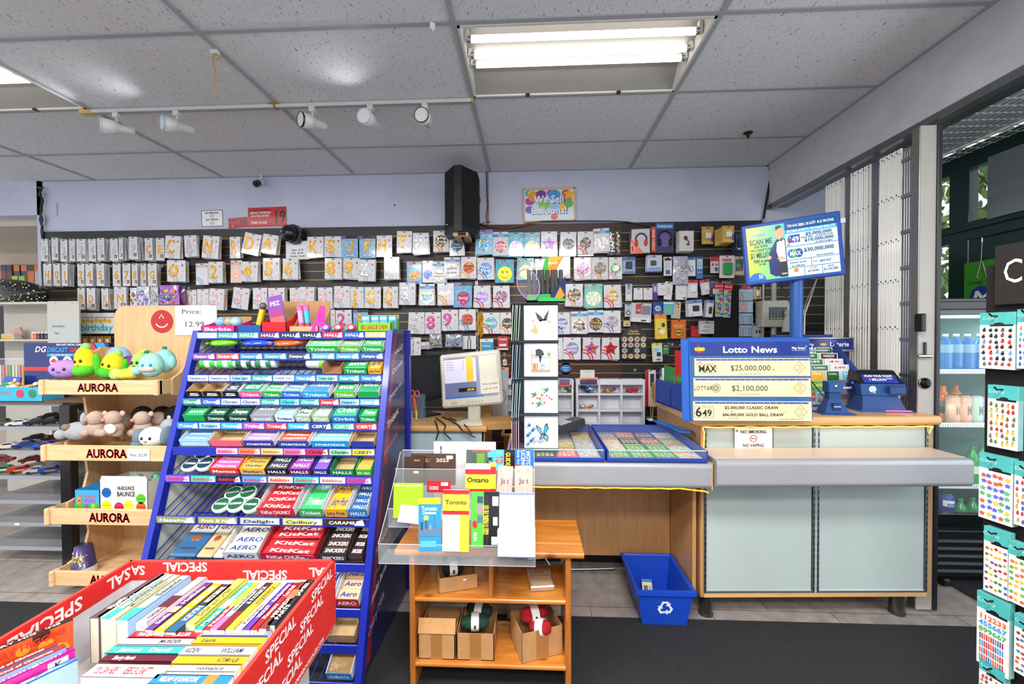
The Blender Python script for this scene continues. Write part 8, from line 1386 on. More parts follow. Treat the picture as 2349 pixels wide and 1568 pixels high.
for i,(u,c)in enumerate(((500,'7fb0d8'),(520,'b0a080'),(535,'9fc0d0'))):one('sweet_ball',MB().ell((0,0,.028),(.028,.028,.028),c,'bottle',14,10),['pale blue clear ball at the left of the pink box','brownish clear ball in the middle of the pink box','clear ball at the right of the pink box'][i],'ball',(top(u),2.085,ZP+.025),(0,0,0))
one('dispenser_card',MB().box(-.04,.04,0,.004,0,.17,'7a3f9a','gloss').text('PEZ',0,.13,.022,-.001,'e8e0f4','gloss',1).quad(-.036,.036,.005,.06,-.001,'c85a4a','gloss').quad(-.036,.036,.06,.10,-.001,'9a2f7a','gloss'),'purple dispenser blister card leaning on the rack top','card',(top(640),2.06,ZP+.02),(-.1,-.22,0))
one('yellow_dispenser',MB().box(-.012,.012,-.01,.01,0,.085,'f2b81f','gloss',b=.003).ell((0,-.002,.10),(.018,.016,.02),'5a4a44','gloss',12,8),'yellow sweet dispenser leaning left of the red box','dispenser',(top(588),2.08,ZP+.036),(0,.25,0))
for i,(u,c,c2)in enumerate(((688,'f0a0c0','d8508a'),(703,'3ab8e0','b82a8a'))):one('bubble_tube',MB().lathe([(.013,0),(.013,.10)],col=c,mt='gloss',n=14).lathe([(.0134,0),(.0134,.035)],col=c2,mt='gloss',n=14).lathe([(.015,.10),(.015,.125),(0,.125)],col='f05aa8',n=14),['pale pink bubble tube in the cardboard box on the rack top','blue and magenta bubble tube in the cardboard box'][i],'tube',(top(u),2.08,ZP+.012),(0,-.10,0))
for i,u in enumerate((748,776,806)):one('lollipop_bunch',MB().ell((0,0,.02),(.026,.022,.02),['9a5ac8','e05a6a','d84a5a'][i],'wrap',10,8,wob=.2).ell((.006,-.018,.022),(.012,.006,.010),'f0eef4','wrap').ell((-.02,-.006,.014),(.012,.012,.012),'3aa86a','wrap'),['purple wrapped lollipop on the rack top beside the pink panel','red and white wrapped lollipop in the middle of the rack top','striped red wrapped lollipop beside the lime green box'][i],'lollipop',(top(u),2.06,ZP))
for i,u in enumerate((835,855,876,895)):one('snack_pack',MB().box(-.020,.020,0,.02,0,.07,'4aa8dc','gloss',b=.002).ell((0,-.001,.026),(.013,.002,.011),'f0a03a','gloss').quad(-.016,.016,.05,.062,-.001,'e8f4fa','gloss'),['leftmost','second','third','rightmost'][i]+' blue gum pouch in the lime green box','pouch',(top(u),2.08+.01*(i%2),ZP+.012))
# == wooden plush toy display
AY,AB=2.12,2.50;AXL,AXR=at(165,1000,Y=2.24).x,at(412,1000,Y=2.24).x
TR=[(92,366,872,905),(97,395,1022,1057),(105,382,1168,1204),(116,400,1312,1345)]
t=thing('plush_display','light birch toy display stand with four AURORA lettered trays','display stand',(0,0,0))
za=at(380,700,Y=AB).z;bx0=at(262,760,Y=AB).x
m=MB().prism([(bx0,.02),(AXR,.02),(AXR,za),(bx0+.06,za),(bx0+.035,za-.012),(bx0+.012,za-.035),(bx0,za-.07)],AB,AB+.018,'d3b287','birch');obj('back_panel',m,t)
m=MB().disc(0,0,.072,0,'b4141c','gloss',32).ring(0,.006,.038,.046,-.001,'ecd4b0','gloss',PI*1.15,PI*1.85,14).tube([(-.014,-.0015,.018),(0,-.0015,.044),(.014,-.0015,.018)],.0035,'ecd4b0','gloss',6);c=at(372,737,Y=AB);obj('round_emblem',m,t,(c.x,AB-.002,c.z))
zs_=[(at(230,a[2],Y=AY).z,at(230,a[3],Y=AY).z)for a in TR]
for x in(AXL,AXR-.016):
 pts=[(2.23,.02),(AB,.02),(AB,zs_[0][0]+.17),(2.40,zs_[0][0]+.17),(2.33,zs_[0][0]+.13),(2.26,zs_[0][0]+.03)]
 for i in range(3):
  a,b=zs_[i][1]-.01,zs_[i+1][0]+.02
  pts=pts+[(2.20,zs_[i][0]),(2.20,a),(2.30,a-.03),(2.31,(a+b)/2),(2.28,b)]
 n0=pts[:6];rest=pts[6:];P_=[(2.40,zs_[0][0]+.17),(2.33,zs_[0][0]+.13),(2.26,zs_[0][0]+.03)]+rest+[(2.20,zs_[3][0]),(2.20,.02)]
 m=MB()
 for(a,b)in zip(P_,P_[1:]):
  if abs(a[1]-b[1])>1e-4:px_prof(m,[a,(AB,a[1]),(AB,b[1]),b],x,x+.016,'d3b287','birch')
 obj('side_panel',m,t)
for i,(u0,u1,v0,v1)in enumerate(TR):
 x0,x1=at(u0,v0,Y=AY).x,at(u1,v0,Y=AY).x;z1,z0=zs_[i];h=z1-z0
 m=MB().box(x0,x1,AY,AY+.016,z0,z1,'d8ba92','birchh',b=.002);[m.box(x-.012,x+.014,AY-.014,AY+.03,z0-.004,z1+.004,'d8ba92','birchh',b=.006)for x in(x0+.012,x1-.014)]
 m.box(x0+.01,x1-.01,AY+.016,AB,z0+.004,z0+.014,'d8ba92','birchh');px_prof(m,[(AY+.01,z0),(2.30,z0),(2.30,z1),(AY+.01,z1)],x0+.006,x0+.016,'d8ba92','birchh');px_prof(m,[(AY+.01,z0),(2.30,z0),(2.30,z1),(AY+.01,z1)],x1-.016,x1-.006,'d8ba92','birchh')
 [m.text('AURORA',(x0+x1)/2+(-.01,-.002,.02,-.01)[i]+q,(z0+z1)/2,h*.56,AY-.0008-abs(q)*.1,'a0121c','gloss',1,w=.225)for q in(-.0016,0,.0016)];tr=obj('tray',m,t)
def dr(m,w,h):m.text('Price:',w*.40,h*.80,h*.15,-.001,'4a4c50','paper',0,w=w*.48).text('12.99',w*.46,h*.38,h*.17,-.001,'4a4c50','paper',0,w=w*.5)
plate(402,700,497,769,AB-.006,dr,'price_card','white card reading Price: 12.99 on the wooden toy display','card','d9dce2')
plate(293,1030,343,1056,AY-.004,lambda m,w,h:m.text('Price:  $12.99',w*.5,h*.5,h*.28,-.001,'3a3c40','paper',0,w=w*.75),'price_card','small white price card on the second AURORA tray','card','dcdfe6')
def plush(k,u,v,w,d,h,c,ex,label,y=2.25,face=True,rz=0,ry=0,eye='1c1c20'):
 zf=zs_[k][1]+.0145;a=at(u,v,Y=y);t=thing('plush_toy',label,'plush toy',(a.x,y,max(zf,a.z-h/2)),(0,ry,rz));t.scale=(1.18,1.1,1.22)
 obj('body',MB().ell((0,0,h/2),(w/2,d/2,h/2),c,'fabric',16,11),t)
 if ex:
  for nm,(x,yy,z),r,c2 in ex:obj(nm,MB().ell((x,yy,z),r,c2,'fabric',11,7),t)
 if face:
  for s in(-1,1):obj('eye',MB().ell((s*w*.16,-d*.47,h*.52),(.0065,.005,.0075),eye,'gloss',8,6),t)
  obj('mouth',MB().tube([(w*.06*math.sin(q),-d*.50,h*.40-.004*math.cos(q))for q in(-1.2,-.5,0,.5,1.2)],.0014,'2a2426','fabric',5),t)
 return t
LF=('leaf',(.045,.01,.05),(.018,.02,.055),'4ac02a')
plush(0,152,850,.135,.09,.085,'b48ad8',None,'round purple plush at the left of the top tray',2.19,rz=.2)
plush(0,200,835,.085,.08,.14,'f2d01e',[LF,('husk',(.0,-.01,.03),(.045,.045,.03),'5ac82a'),('husk',(.01,.0,.135),(.02,.02,.02),'9ad06a')],'left yellow corn plush with green leaves in the top tray',2.20,ry=-.1)
plush(0,252,842,.095,.08,.125,'f0cf22',[LF,('husk',(.0,-.01,.03),(.045,.045,.03),'4ab82a'),('husk',(.01,0,.12),(.02,.02,.018),'a0d86a')],'second yellow corn plush, leaning right, in the top tray',2.21,ry=.25)
plush(0,272,822,.12,.08,.10,'8fb8e8',None,'pale blue plush at the back of the top tray',2.36);plush(0,288,860,.07,.07,.05,'d8e04a',[('pea',(-.035,-.01,.025),(.028,.026,.026),'c0e07a'),('pea',(.03,0,.03),(.03,.028,.028),'f2d84a')],'pale green and yellow bean plush at the front of the top tray',2.18,False)
plush(0,297,848,.08,.07,.09,'b8c86a',[('hat',(0,-.004,.07),(.045,.04,.012),'8a4aa8'),('hat',(0,0,.085),(.022,.022,.018),'7a3a98')],'olive plush with a purple hat in the top tray',2.26);plush(0,322,836,.075,.07,.10,'a8d86a',[('body',(.0,.03,.085),(.03,.03,.03),'f0e04a')],'lime green and yellow plush left of the aqua monster',2.27)
plush(0,348,842,.10,.08,.11,'9fd8cc',[('arm',(-.055,-.01,.03),(.022,.022,.02),'9fd8cc'),('antenna',(-.02,0,.115),(.012,.01,.008),'1f8a7a'),('muzzle',(0,-.034,.038),(.034,.01,.012),'d0b8b0')],'aqua monster plush with blue eyes, front right of the top tray',2.20,rz=.2,eye='3a8fc8');plush(0,378,832,.10,.08,.11,'8fd0c8',[('antenna',(.0,0,.115),(.012,.01,.008),'1f8a7a'),('arm',(.05,-.01,.05),(.02,.02,.03),'8fd0c8')],'second aqua monster plush at the right end of the top tray',2.26,rz=-.1,eye='3a8fc8')
GY_,TN='a8a9ae','bda394'
plush(1,180,992,.14,.08,.085,GY_,[('foot',(-.065,-.02,.03),(.028,.022,.024),GY_),('foot',(.04,-.01,.10),(.014,.016,.03),GY_),('foot',(-.03,-.03,.065),(.022,.014,.016),'8a7a5a')],'grey plush lying on its back at the left of the second tray',2.20,False)
for u,y,l,q in((222,2.20,'left tan plush with a pink nose in the second tray',0),(262,2.19,'second tan plush holding a round tag in the second tray',1),(328,2.25,'tan plush behind the white plush in the second tray',0),(366,2.33,'tan plush at the back right of the second tray',0)):
 plush(1,u,985,.085,.07,.075,TN,[('head',(.005,-.01,.085),(.038,.034,.034),TN),('nose',(-.012,-.042,.082),(.011,.008,.009),'d88a78'),('ear',(.042,0,.105),(.013,.008,.013),'c8b0a8'),('foot',(-.035,-.02,.02),(.022,.02,.018),TN),('foot',(.035,-.02,.02),(.022,.02,.018),TN)]+([('tag',(.03,-.05,.045),(.028,.003,.022),'d8ecc8')]if q else[]),l,y,False)
for u,y,l in((326,2.36,'black plush with a white spot at the back of the second tray'),(372,2.38,'second black plush at the back of the second tray'),(402,2.34,'black plush cut off at the right end of the second tray')):plush(1,u,958,.10,.08,.10,'1c1c1f',[('spot',(.0,-.038,.05),(.01,.006,.01),'e8e8e8')],l,y,False)
plush(1,236,965,.09,.07,.09,'b05a28',[('patch',(.0,-.03,.06),(.02,.012,.02),'e0a060')],'orange brown giraffe patterned plush at the back left',2.34,False);plush(1,285,968,.11,.07,.08,'8a7468',None,'dark brown fluffy plush at the back middle of the second tray',2.36,False)
plush(1,352,1006,.12,.09,.095,'e6e4e0',[('fin',(-.065,.0,.045),(.03,.03,.04),'6a8290'),('fin',(.062,.01,.05),(.022,.04,.045),'6a8290'),('fin',(-.07,-.01,.018),(.03,.02,.014),'6a8290')],'white and blue grey shark plush at the front right of the second tray',2.19);plush(1,388,985,.08,.07,.09,'a8b0b8',None,'pale grey plush behind the white shark plush',2.28)
# toy boxes and paper cups
def pbox(u0,u1,v0,v1,y,d,col,fn,label,name='toy_box',open_=True,rz=0):
 zf=None;a=at(u0,v1,Y=y);b=at(u1,v0,Y=y);w,h=b.x-a.x,b.z-a.z;m=MB().box(0,w,0,.002,0,h,col,'card').box(0,.002,0,d,0,h,col,'card').box(w-.002,w,0,d,0,h,col,'card').box(0,w,d-.002,d,0,h,col,'card').box(0,w,0,d,0,.002,col,'card');fn(m,w,h);return one(name,m,label,'box',a,(0,0,rz)),w,h,a
def dr(m,w,h):
 m.prism([(0,h),(w,h),(w-.01,h+.03),(.01,h+.03)],0,.002,'e4e2da','card').text('HI-BOUNCE',w*.55,h*.78,h*.13,-.001,'1c1c1e','card',1,w=w*.36).text('BAUNCE',w*.55,h*.58,h*.16,-.001,'1c1c1e','card',1,w=w*.38)
 for x,z,c in((.14,.62,'1f5fa8'),(.86,.42,'5ab82a'),(.14,.18,'e8d82a'),(.60,.20,'e8dc3a'),(.40,.12,'b81f4a'),(.86,.14,'e0502a')):m.disc(w*x,h*z,h*.17,-.001,c,'gloss',18).quad(w*x-h*.16,w*x+h*.16,h*z-.0008,h*z+.0008,-.0015,'22222a','gloss')
zc3=1168;_,w_,h_,a_=pbox(230,338,1105,1170,2.155,.17,'dcdad2',dr,'white HI-BOUNCE ball box with coloured ball pictures on the third tray');R=random.Random(5)
for i in range(4):one('bouncy_ball',MB().ell((0,0,0),(.026,.026,.026),['5ab8a0','a8c8c0','c8d0d0','5ac0a8'][i],'bottle',14,9).ell((.0,-.02,.01),(.009,.008,.009),'b81f3a','gloss'),['teal ball with a red star at the back of the white ball box','clear ball at the front left of the white ball box','clear ball at the front right of the white ball box','teal and yellow ball at the right of the ball box'][i],'ball',(a_.x+w_*(.62,.5,.75,.88)[i],2.20+.04*(i%2),a_.z+h_-.012+.01*(i in(0,3))))
def dr(m,w,h):
 m.quad(0,w,0,h*.3,-.001,'4aa82a','gloss').text('MY LOVELY',w*.5,h*.68,h*.16,-.0015,'e86a2a','gloss',1,w=w*.7).text('ZOO',w*.6,h*.46,h*.18,-.0015,'d83a8a','gloss',1)
 for x,z,c in((.2,.38,'f0823a'),(.2,.56,'f0923a'),(.48,.2,'8a4ac0'),(.75,.2,'7ac83a')):m.disc(w*x,h*z,h*.12,-.0016,c,'gloss',10)
pbox(172,228,1124,1168,2.16,.16,'3aa0e0',dr,'bright blue MY LOVELY ZOO box beside the ball box')
a=at(238,1085,Y=2.42);one('zoo_header',MB().prism([(.12*math.cos(q),.045*math.sin(q))for q in[PI*i/14 for i in range(15)]],0,.004,'2f6fb0','card').text('LOVELY ZOO',0,.018,.018,-.001,'e8b83a','card',1,w=.15),'arched blue LOVELY ZOO card header behind the toy boxes','card',(a.x,2.40,zs_[2][1]+.10));one('brown_box',MB().box(-.10,.10,0,.08,0,.085,'6a4a30','card',b=.002),'brown cardboard box at the back of the third tray','box',(a.x+.02,2.405,zs_[2][1]+.0145))
a=at(193,1312,Y=2.22);zf=zs_[3][1]+.0145
for i in range(5):one('paper_cup',MB().lathe([(.053,0),(.055,.005),(.053,.007),(.038,.120),(.0,.120)],col='3a3560' if i==4 else 'dcdce0',mt='gloss',n=24).lathe([(.0555,.0),(.0555,.005)],col='e8e8ea',n=24),'top paper cup with a dark starry print, upside down on the lowest tray' if i==4 else 'upside down paper cup nested under the starry one','paper cup',(a.x,2.22,zf+.009*i),group=None if i==4 else 'nested cups under the starry one')
k=MB().text('STAR',0,.052,.015,0,'e8c83a','gloss',1,rot=PI).text('WARS',0,.070,.015,0,'e8c83a','gloss',1,rot=PI)
rc=lambda z:.0542-.133*(z-.007)
m=MB().add([(math.sin(p[0]/.036+.15)*rc(p[2]),-math.cos(p[0]/.036+.15)*rc(p[2]),p[2])for p in k.v],k.f,'e8c83a','gloss')
for q in range(14):a_=R.uniform(-1.2,1.2);z_=R.uniform(.02,.095);m.ell((math.sin(a_)*rc(z_),-math.cos(a_)*rc(z_),z_),(.006,.002,.004),R.choice(['8a4a9a','5a6ad0','d8d8e8']),'gloss',6,4)
obj('cup_print',m,[q for q in bpy.data.objects if q.name.startswith('paper_cup')][-1])
# == tray rack with toy cars
RY=2.42;ZT2=at(70,918,Y=RY).z-.009;rx1=at(146,1000,Y=RY).x;rx0=at(-60,1000,Y=RY).x
t=thing('tray_rack','black posted rack of translucent grey trays with toy cars','rack',(0,0,0));px0,px1=at(136,1000,Y=2.30).x,at(160,1000,Y=2.30).x
obj('post',MB().box(px0,px1,2.30,2.345,.0,ZT2,'17171a','enamel',b=.002),t);obj('post',MB().box(px0,px1,2.95,3.0,.0,ZT2,'17171a','enamel',b=.002),t);obj('frame_rail',MB().box(px0,px1,2.345,2.95,ZT2-.03,ZT2,'17171a','enamel'),t)
TVs=[930,985,1040,1098,1154,1205,1260,1317,1370,1424];TZs=[]
for v in TVs:
 z=at(70,v,Y=RY).z;TZs.append(z);m=MB().box(rx0,rx1,RY,2.90,z,z+.004,'8f9094','tray').box(rx0,rx1,RY-.004,RY,z-.002,z+.020,'a3a6ae','tray').box(rx1-.003,rx1,RY,2.90,z,z+.030,'a3a6ae','tray').box(rx0,rx1,2.896,2.90,z,z+.03,'8a8c90','tray');obj('tray',m,t)
one('tray_label',MB().box(0,.03,0,.001,0,.012,'eeeeee','paper'),'small white price label on the lip of a tray','label',(at(36,1203,Y=RY).x,RY-.0055,at(36,1203,Y=RY).z))
def car(k,u,y,c,c2,label,rz=.55,wag=False):
 t=thing('toy_car',label,'toy car',(at(u,TVs[k],Y=y).x,y,TZs[k]+.0045),(0,0,rz));L=.062
 pr=[(-L,.012),(-L,.024),(-L*.9,.028),(-L*.55,.030),(-L*.3,.044),(L*.25,.045),(L*.6,.031),(L*.95,.027),(L,.020),(L,.012)]if not wag else[(-L,.012),(-L,.030),(-L*.93,.044),(L*.2,.046),(L*.45,.030),(L*.95,.027),(L,.020),(L,.012)]
 obj('car_body',MB().prism(pr,-.024,.024,c,'enamel').box(-L*.5,L*.3,-.0245,.0245,.020,.026,c2,'enamel'),t);obj('windows',MB().prism([(-L*.45,.032),(-L*.27,.042),(L*.2,.043),(L*.42,.032)],-.0248,.0248,'20262c','gloss'),t)
 for x in(-L*.6,L*.6):
  for s in(-1,1):obj('wheel',MB().tube([(x,s*.019,.0095),(x,s*.026,.0095)],.0095,'141416','plastic',12).tube([(x,s*.0262,.0095),(x,s*.0268,.0095)],.005,'c8cace','chrome',10),t)
for a in((1,8,2.50,'2f4a38','7a5a3a','dark green wooden sided toy wagon at the left of the first car tray',.55,True),(1,48,2.50,'d4d6da','c4c6ca','white toy sports car at the front of the first car tray'),(1,88,2.54,'202226','2a2c30','black toy car beside the white sports car'),(1,118,2.56,'17181a','1c1d20','glossy black toy car at the right of the first car tray'),(1,118,2.72,'3a3e44','2a2c30','dark grey toy car at the back of the first car tray'),
(2,22,2.50,'d8d0b8','c8c0a8','cream toy car at the left of the second car tray'),(2,62,2.54,'1f3a8a','1a2f70','dark blue toy car in the middle of the second car tray'),(2,105,2.52,'2350b8','1f48a8','bright blue toy car at the right of the second car tray'),(2,85,2.72,'17181b','202226','long black toy car at the back of the second car tray'),(2,128,2.72,'8a1f2a','7a1a24','dark red toy car at the back right of the second car tray'),
(3,12,2.52,'2f8a4a','d8dcd8','green and white toy car at the left of the third car tray'),(3,52,2.52,'a82f1f','e0903a','red and orange toy car on the third car tray',.55,True),(3,88,2.52,'a8acb4','989ca4','silver toy car on the third car tray'),(3,122,2.52,'1f3f80','b87a3a','blue toy wagon with wooden sides on the third car tray',.55,True),(3,5,2.72,'8a2a2a','7a2020','maroon toy car at the back left of the third car tray'),(3,75,2.74,'8a1f22','7a1a1c','dark red toy car at the back of the third car tray')):car(*a)
# things standing on the tray rack
ZR=at(70,918,Y=RY).z+.004
one('rack_top',MB().box(rx0,px1,RY-.03,2.95,ZR-.012,ZR,'6a5238','card').box(px1-.002,px1,RY-.03,2.95,ZR-.012,ZR+.035,'b0854f','card'),'brown cardboard sheet covering the top of the tray rack','cardboard')
def dr(m,w,h):m.text('CRUNCHY BALLS',w*.28,h*.62,h*.22,-.001,'e0502a','gloss',1,w=w*.36);[m.disc(w*q,h*.55,h*.30,-.0012,c,'gloss',16)for q,c in((.60,'c81f4a'),(.82,'1f7a3a'))]
pbox(-30,97,888,920,2.385,.12,'3ab0dc',dr,'turquoise toy display box with red and green ball pictures on the rack')
m=MB().box(0,1,0,.01,0,1,'17204a','gloss');a=at(55,850,Y=2.55);b=at(248,786,Y=2.55);w,h=b.x-a.x,b.z-a.z
m=MB().box(0,w,0,.10,ZR-a.z,h,'182a6a','gloss',b=.002).quad(0,w,0,h*.14,-.001,'c8222e','gloss').text('DIE-CAST METAL CARS',w*.54,h*.94,h*.06,-.001,'f0f4f8','gloss',1,w=w*.30).text('DG',w*.20,h*.78,h*.2,-.0015,'d8dce4','gloss',1,sh=.3).text('DIECAST',w*.40,h*.76,h*.16,-.001,'2a9ae0','gloss',1,w=w*.24,sh=.15).text('GALAXY',w*.66,h*.76,h*.16,-.001,'d8232e','gloss',1,w=w*.22,sh=.15).quad(w*.28,w*.62,h*.52,h*.62,-.001,'2a8fd8','gloss').text('PULL BACK AND LET GO',w*.45,h*.57,h*.05,-.002,'e8f0f8','gloss',1).poly([(w*.74,h),(w*.82,h),(w*.88,h*.70),(w*.80,h*.70)],-.001,'c8222e','gloss').poly([(w*.84,h),(w*.95,h),(w,h*.70),(w*.90,h*.70)],-.001,'2a8fd8','gloss')
for x in(.36,.52):m.disc(w*x,h*.36,h*.17,-.0012,'e8e8ec','gloss',18).quad(w*x-h*.12,w*x+h*.12,h*.30,h*.38,-.0016,'c82a34','gloss').quad(w*x-h*.06,w*x+h*.06,h*.38,h*.43,-.0016,'c82a34','gloss')
one('diecast_box',m,'navy DIECAST GALAXY display box on top of the tray rack','box',(a.x,2.55,a.z))
one('globe_book',MB().box(0,.11,0,.008,0,.14,'2a52b0','gloss').disc(.03,.06,.045,-.001,'3a9a4a','gloss',14).disc(.06,.05,.03,-.0014,'a8c84a','gloss',12).disc(.075,.12,.011,-.001,'f4f4f4','gloss',10),'blue picture book with a green globe at the left edge of the rack','book',(at(-5,865,Y=2.48).x,2.48,ZR),(-.2,.06,0))
for i,(u,c,c2,l)in enumerate(((30,'d0d0d0','e8a03a','white and orange toy bird in the turquoise box'),(68,'e8923a','d8d0c0','orange toy bird in the turquoise box'),(92,'3a4448','2a3236','dark grey toy dolphin head in the turquoise box'),(8,'3a8a6a','e8b84a','green toy at the left edge of the turquoise box'))):one('toy_animal',MB().ell((0,0,0),(.042,.02,.018),c,'gloss',12,8).ell((.035,0,.012),(.016,.014,.014),c2,'gloss',10,7).ell((-.04,0,.01),(.02,.006,.008),c,'gloss',8,5),l,'toy',(at(u,870,Y=2.44).x,2.44,ZR+.075),(0,-.2,.3*i))
# == left background: recess wall, pale shelving, foil balloon
struct('trim_7',MB().box(-7.4,WL-.08,5.02,5.05,.3,2.06,'4a4844','slatgrey'))
for i,(u,c,c2,l)in enumerate(((8,'2a1c1e','7a2a2a','black and red brush packs'),(20,'241a1c','6a2226','dark red brush packs'),(38,'d8702a','2a2a2c','orange topped tool pack'),(55,'d8702a','2c2c30','second orange topped tool pack'),(70,'2a2a2c','d8702a','black tool pack with orange edge'),(86,'e0762a','b8bcc0','orange and grey tape pack at the slatwall corner'),(34,'b8d02a','2c2e22','lime green tool pack'),(50,'a8c42a','24261c','second lime green tool pack below'))):
 y=4.995;x=at(u,620,Y=y).x;z=at(u,607 if i<6 else 632,Y=y).z;m=MB().box(-.04,.04,0,.02,-.24 if i<6 else-.12,0,c2,'gloss',b=.002).box(-.038,.038,-.002,0,-.08,-.004,c,'gloss');one('tool_pack',m,l+' hanging on the far left wall','tool pack',(x,y,z))
yS=3.42;z0_,z1_=at(60,785,Y=yS).z-.5,at(60,692,Y=yS).z;sx0,sx1=at(-60,700,Y=yS).x,at(113,700,Y=yS).x
t=thing('white_shelving','white open shelving unit at the far left under the dotted foil balloon','shelving',(0,0,0));obj('shelf_top',MB().box(sx0,sx1,yS,yS+.22,z1_-.02,z1_,'d6d2c8','paint',b=.002),t);obj('side',MB().box(sx1-.02,sx1,yS,yS+.22,0,z1_-.02,'d6d2c8','paint'),t);obj('back',MB().box(sx0,sx1-.02,yS+.205,yS+.22,0,z1_-.02,'c2bdb2','paint'),t)
for v in(778,850):z=at(60,v,Y=yS).z;obj('shelf',MB().box(sx0,sx1-.02,yS,yS+.2,z-.015,z,'d6d2c8','paint'),t)
zsh=at(60,778,Y=yS).z
for i,(u,c)in enumerate(((82,'d86a6a'),(90,'3a2a4a'),(98,'2a2a30'),(107,'3f2a40'),(76,'e0a050'))):one('paint_bottle',MB().lathe([(.014,0),(.014,.045),(.009,.052)],col=c,mt='gloss',n=12).lathe([(.010,.05),(.010,.068),(0,.068)],col='e8e8ea',n=12),['small red','small violet','small black','small dark plum','small amber'][i]+' bottle with a white cap on the white shelving','bottle',(at(u,775,Y=yS+.05).x,yS+.05,zsh))
one('gift_box',MB().box(0,.12,0,.06,0,.05,'d8c8b0','card',b=.002).box(.005,.10,-.001,0,.006,.03,'e8b84a','card'),'cream box on the white shelving','box',(at(2,775,Y=yS+.05).x,yS+.05,zsh));one('pink_notebook',MB().box(-.05,.05,0,.02,0,.09,'c89a94','gloss',b=.002),'dusty pink notebook leaning on the white shelving','notebook',(at(38,770,Y=yS+.12).x,yS+.13,zsh+.01),(0,-.35,0))
def dr(m,w,h):m.quad(w*.02,w,h*.0,h*.52,-.001,'c9d0cf','paper').text('Envelopes',w*.34,h*.43,h*.05,-.002,'3a3a3c','paper',0,w=w*.40).text('Tape',w*.27,h*.27,h*.05,-.002,'3a3a3c','paper',0,w=w*.18);[m.disc(w*q,h*.96,.004,-.001,'2a2a2a','paper',8)for q in(.25,.78)]
plate(112,690,181,790,3.40,dr,'aisle_sign','pale board listing Envelopes and Tape at the end of the white shelving','sign','d3cfc4',.012)
bm=MB().ell((0,0,0),(.30,.07,.10),'1a1b1e','foil',22,12,Euler((0,.12,0)).to_matrix(),.10);R=random.Random(2)
for k in range(70):
 a_,b_=R.uniform(-2.9,-.2),R.uniform(.7,2.6);p=Euler((0,.12,0)).to_matrix()@Vector((.30*math.sin(b_)*math.cos(a_),.07*math.sin(b_)*math.sin(a_),.10*math.cos(b_)))*1.06;bm.ell(tuple(p),(.009,.003,.006),R.choice(['b8d04a','e8e8e4','8ab84a']),'foil',6,4)
one('foil_balloon',bm,'black foil balloon with green and white dots lying on the white shelving','balloon',(at(38,682,Y=3.46).x,3.46,z1_+.10))
def dr(m,w,h):m.quad(0,w,h*.76,h*.80,-.001,'c0606a','gloss').text('birthday',w*.5,h*.30,h*.32,-.001,'2ab0b8','gloss',1,w=w*.9);[m.disc(w*(.14+.12*i),h*(.60+.04*(i%2)),h*.10,-.0015-.0001*i,'e0ac2a','gloss',12)for i in range(7)]
plate(181,717,262,765,WY-.10,dr,'birthday_banner','white birthday banner pack with teal script and gold discs','banner','e4e6e8',.008,'wrap')
for i in range(7):CARD((138+17*i,771,153+17*i,800),'c0882c',[('q',.3,.7,.55,.8,'ece6d8')],['first','second','third','fourth','fifth','sixth','seventh'][i]+' small gold pack from the left behind the DIECAST box',0,hooked=True)
t=thing('pencil_box','clear plastic box of patterned pencils at the left edge behind the rack','box',(at(40,810,Y=2.75).x,2.70,ZR));obj('clear_case',MB().box(-.16,.11,0,.12,0,.24,'e8eef0','clear').box(-.16,.11,-.001,0,.236,.24,'d0d8dc','gloss'),t)
for k in range(10):one('pencil',MB().tube([(0,0,0),(0,0,.19)],.007,['c8d8c0','d86a8a','c8a03a','4aa08a','d8d0b8'][k%5],'gloss',6),'patterned pencil standing in the clear box at the left edge','pencil',(at(40,810,Y=2.75).x-.14+.024*k,2.76,ZR+.002),group='patterned pencils in the clear box')
for k in range(4):one('orange_stick',MB().tube([(0,0,0),(0,0,.19)],.009,'c0522a','gloss',8),'orange brown stick standing beside the clear pencil box','stick',(at(42+4*k,820,Y=2.6).x,2.66,ZR),group='orange sticks beside the pencil box')
# == SPECIAL book bin
RD_='d8201c';t=thing('book_bin','red and white SPECIAL cardboard dump bin full of paperbacks in the foreground','book bin',(-.545,1.12,0),(0,0,.045));BW,BD,ZB,HB=.565,.72,.80,.175
m=MB().box(-BW,0,-BD,0,ZB-HB-.004,ZB-HB,'d9d6d0','card').box(-BW+.05,-.05,-BD+.05,-.05,.01,ZB-HB-.004,'dcdad6','card')
for q in((-BW,0,-.006,0),(-BW,0,-BD,-BD+.006),(-BW,-BW+.006,-BD,0),(-.006,0,-BD,0)):m.box(*q,ZB-HB,ZB,'d8d9de','card')
obj('bin_body',m,t)
def band(M,L,h,txts,nm,c=RD_):
 m=MB().box(0,L,-.0012,0,0,h,c,'card');[m.text(s_,x,z,hh,-.0018,'f0ecea','card',1,rot=r,sq=.95)for s_,x,z,hh,r in txts];o=obj(nm,m,t);o.matrix_local=M;return o
F2=.05
band(T3((-BW+.006,-.0062,ZB-F2)),BW-.012,F2,[('SPECIAL',.15,F2*.72,.025,PI),('SPECIAL',.37,F2*.26,.025,PI),('IAL',.515,F2*.40,.025,PI),('SA',.02,F2*.55,.025,PI)],'red_flap')
band(T3((-BW+.0062,-BD+.006,ZB-F2),(0,0,PI/2)),BD-.012,F2,[('SPECIAL',.50,F2*.5,.031,PI),('SPECIAL',.27,F2*.5,.031,PI),('SAL',.67,F2*.5,.030,PI)],'red_flap')
T_=[]
for i in range(4):
 for j in range(4):T_.append(('SPECIAL',.07+.19*i-.055*j,.155-.036*j,.024,0))
T_+=[('www.JALMARBOOKSALES.COM',.55,.012,.010,0)]
band(T3((.0002,-BD,ZB-HB),(0,0,PI/2)),BD,HB,T_,'side_print')
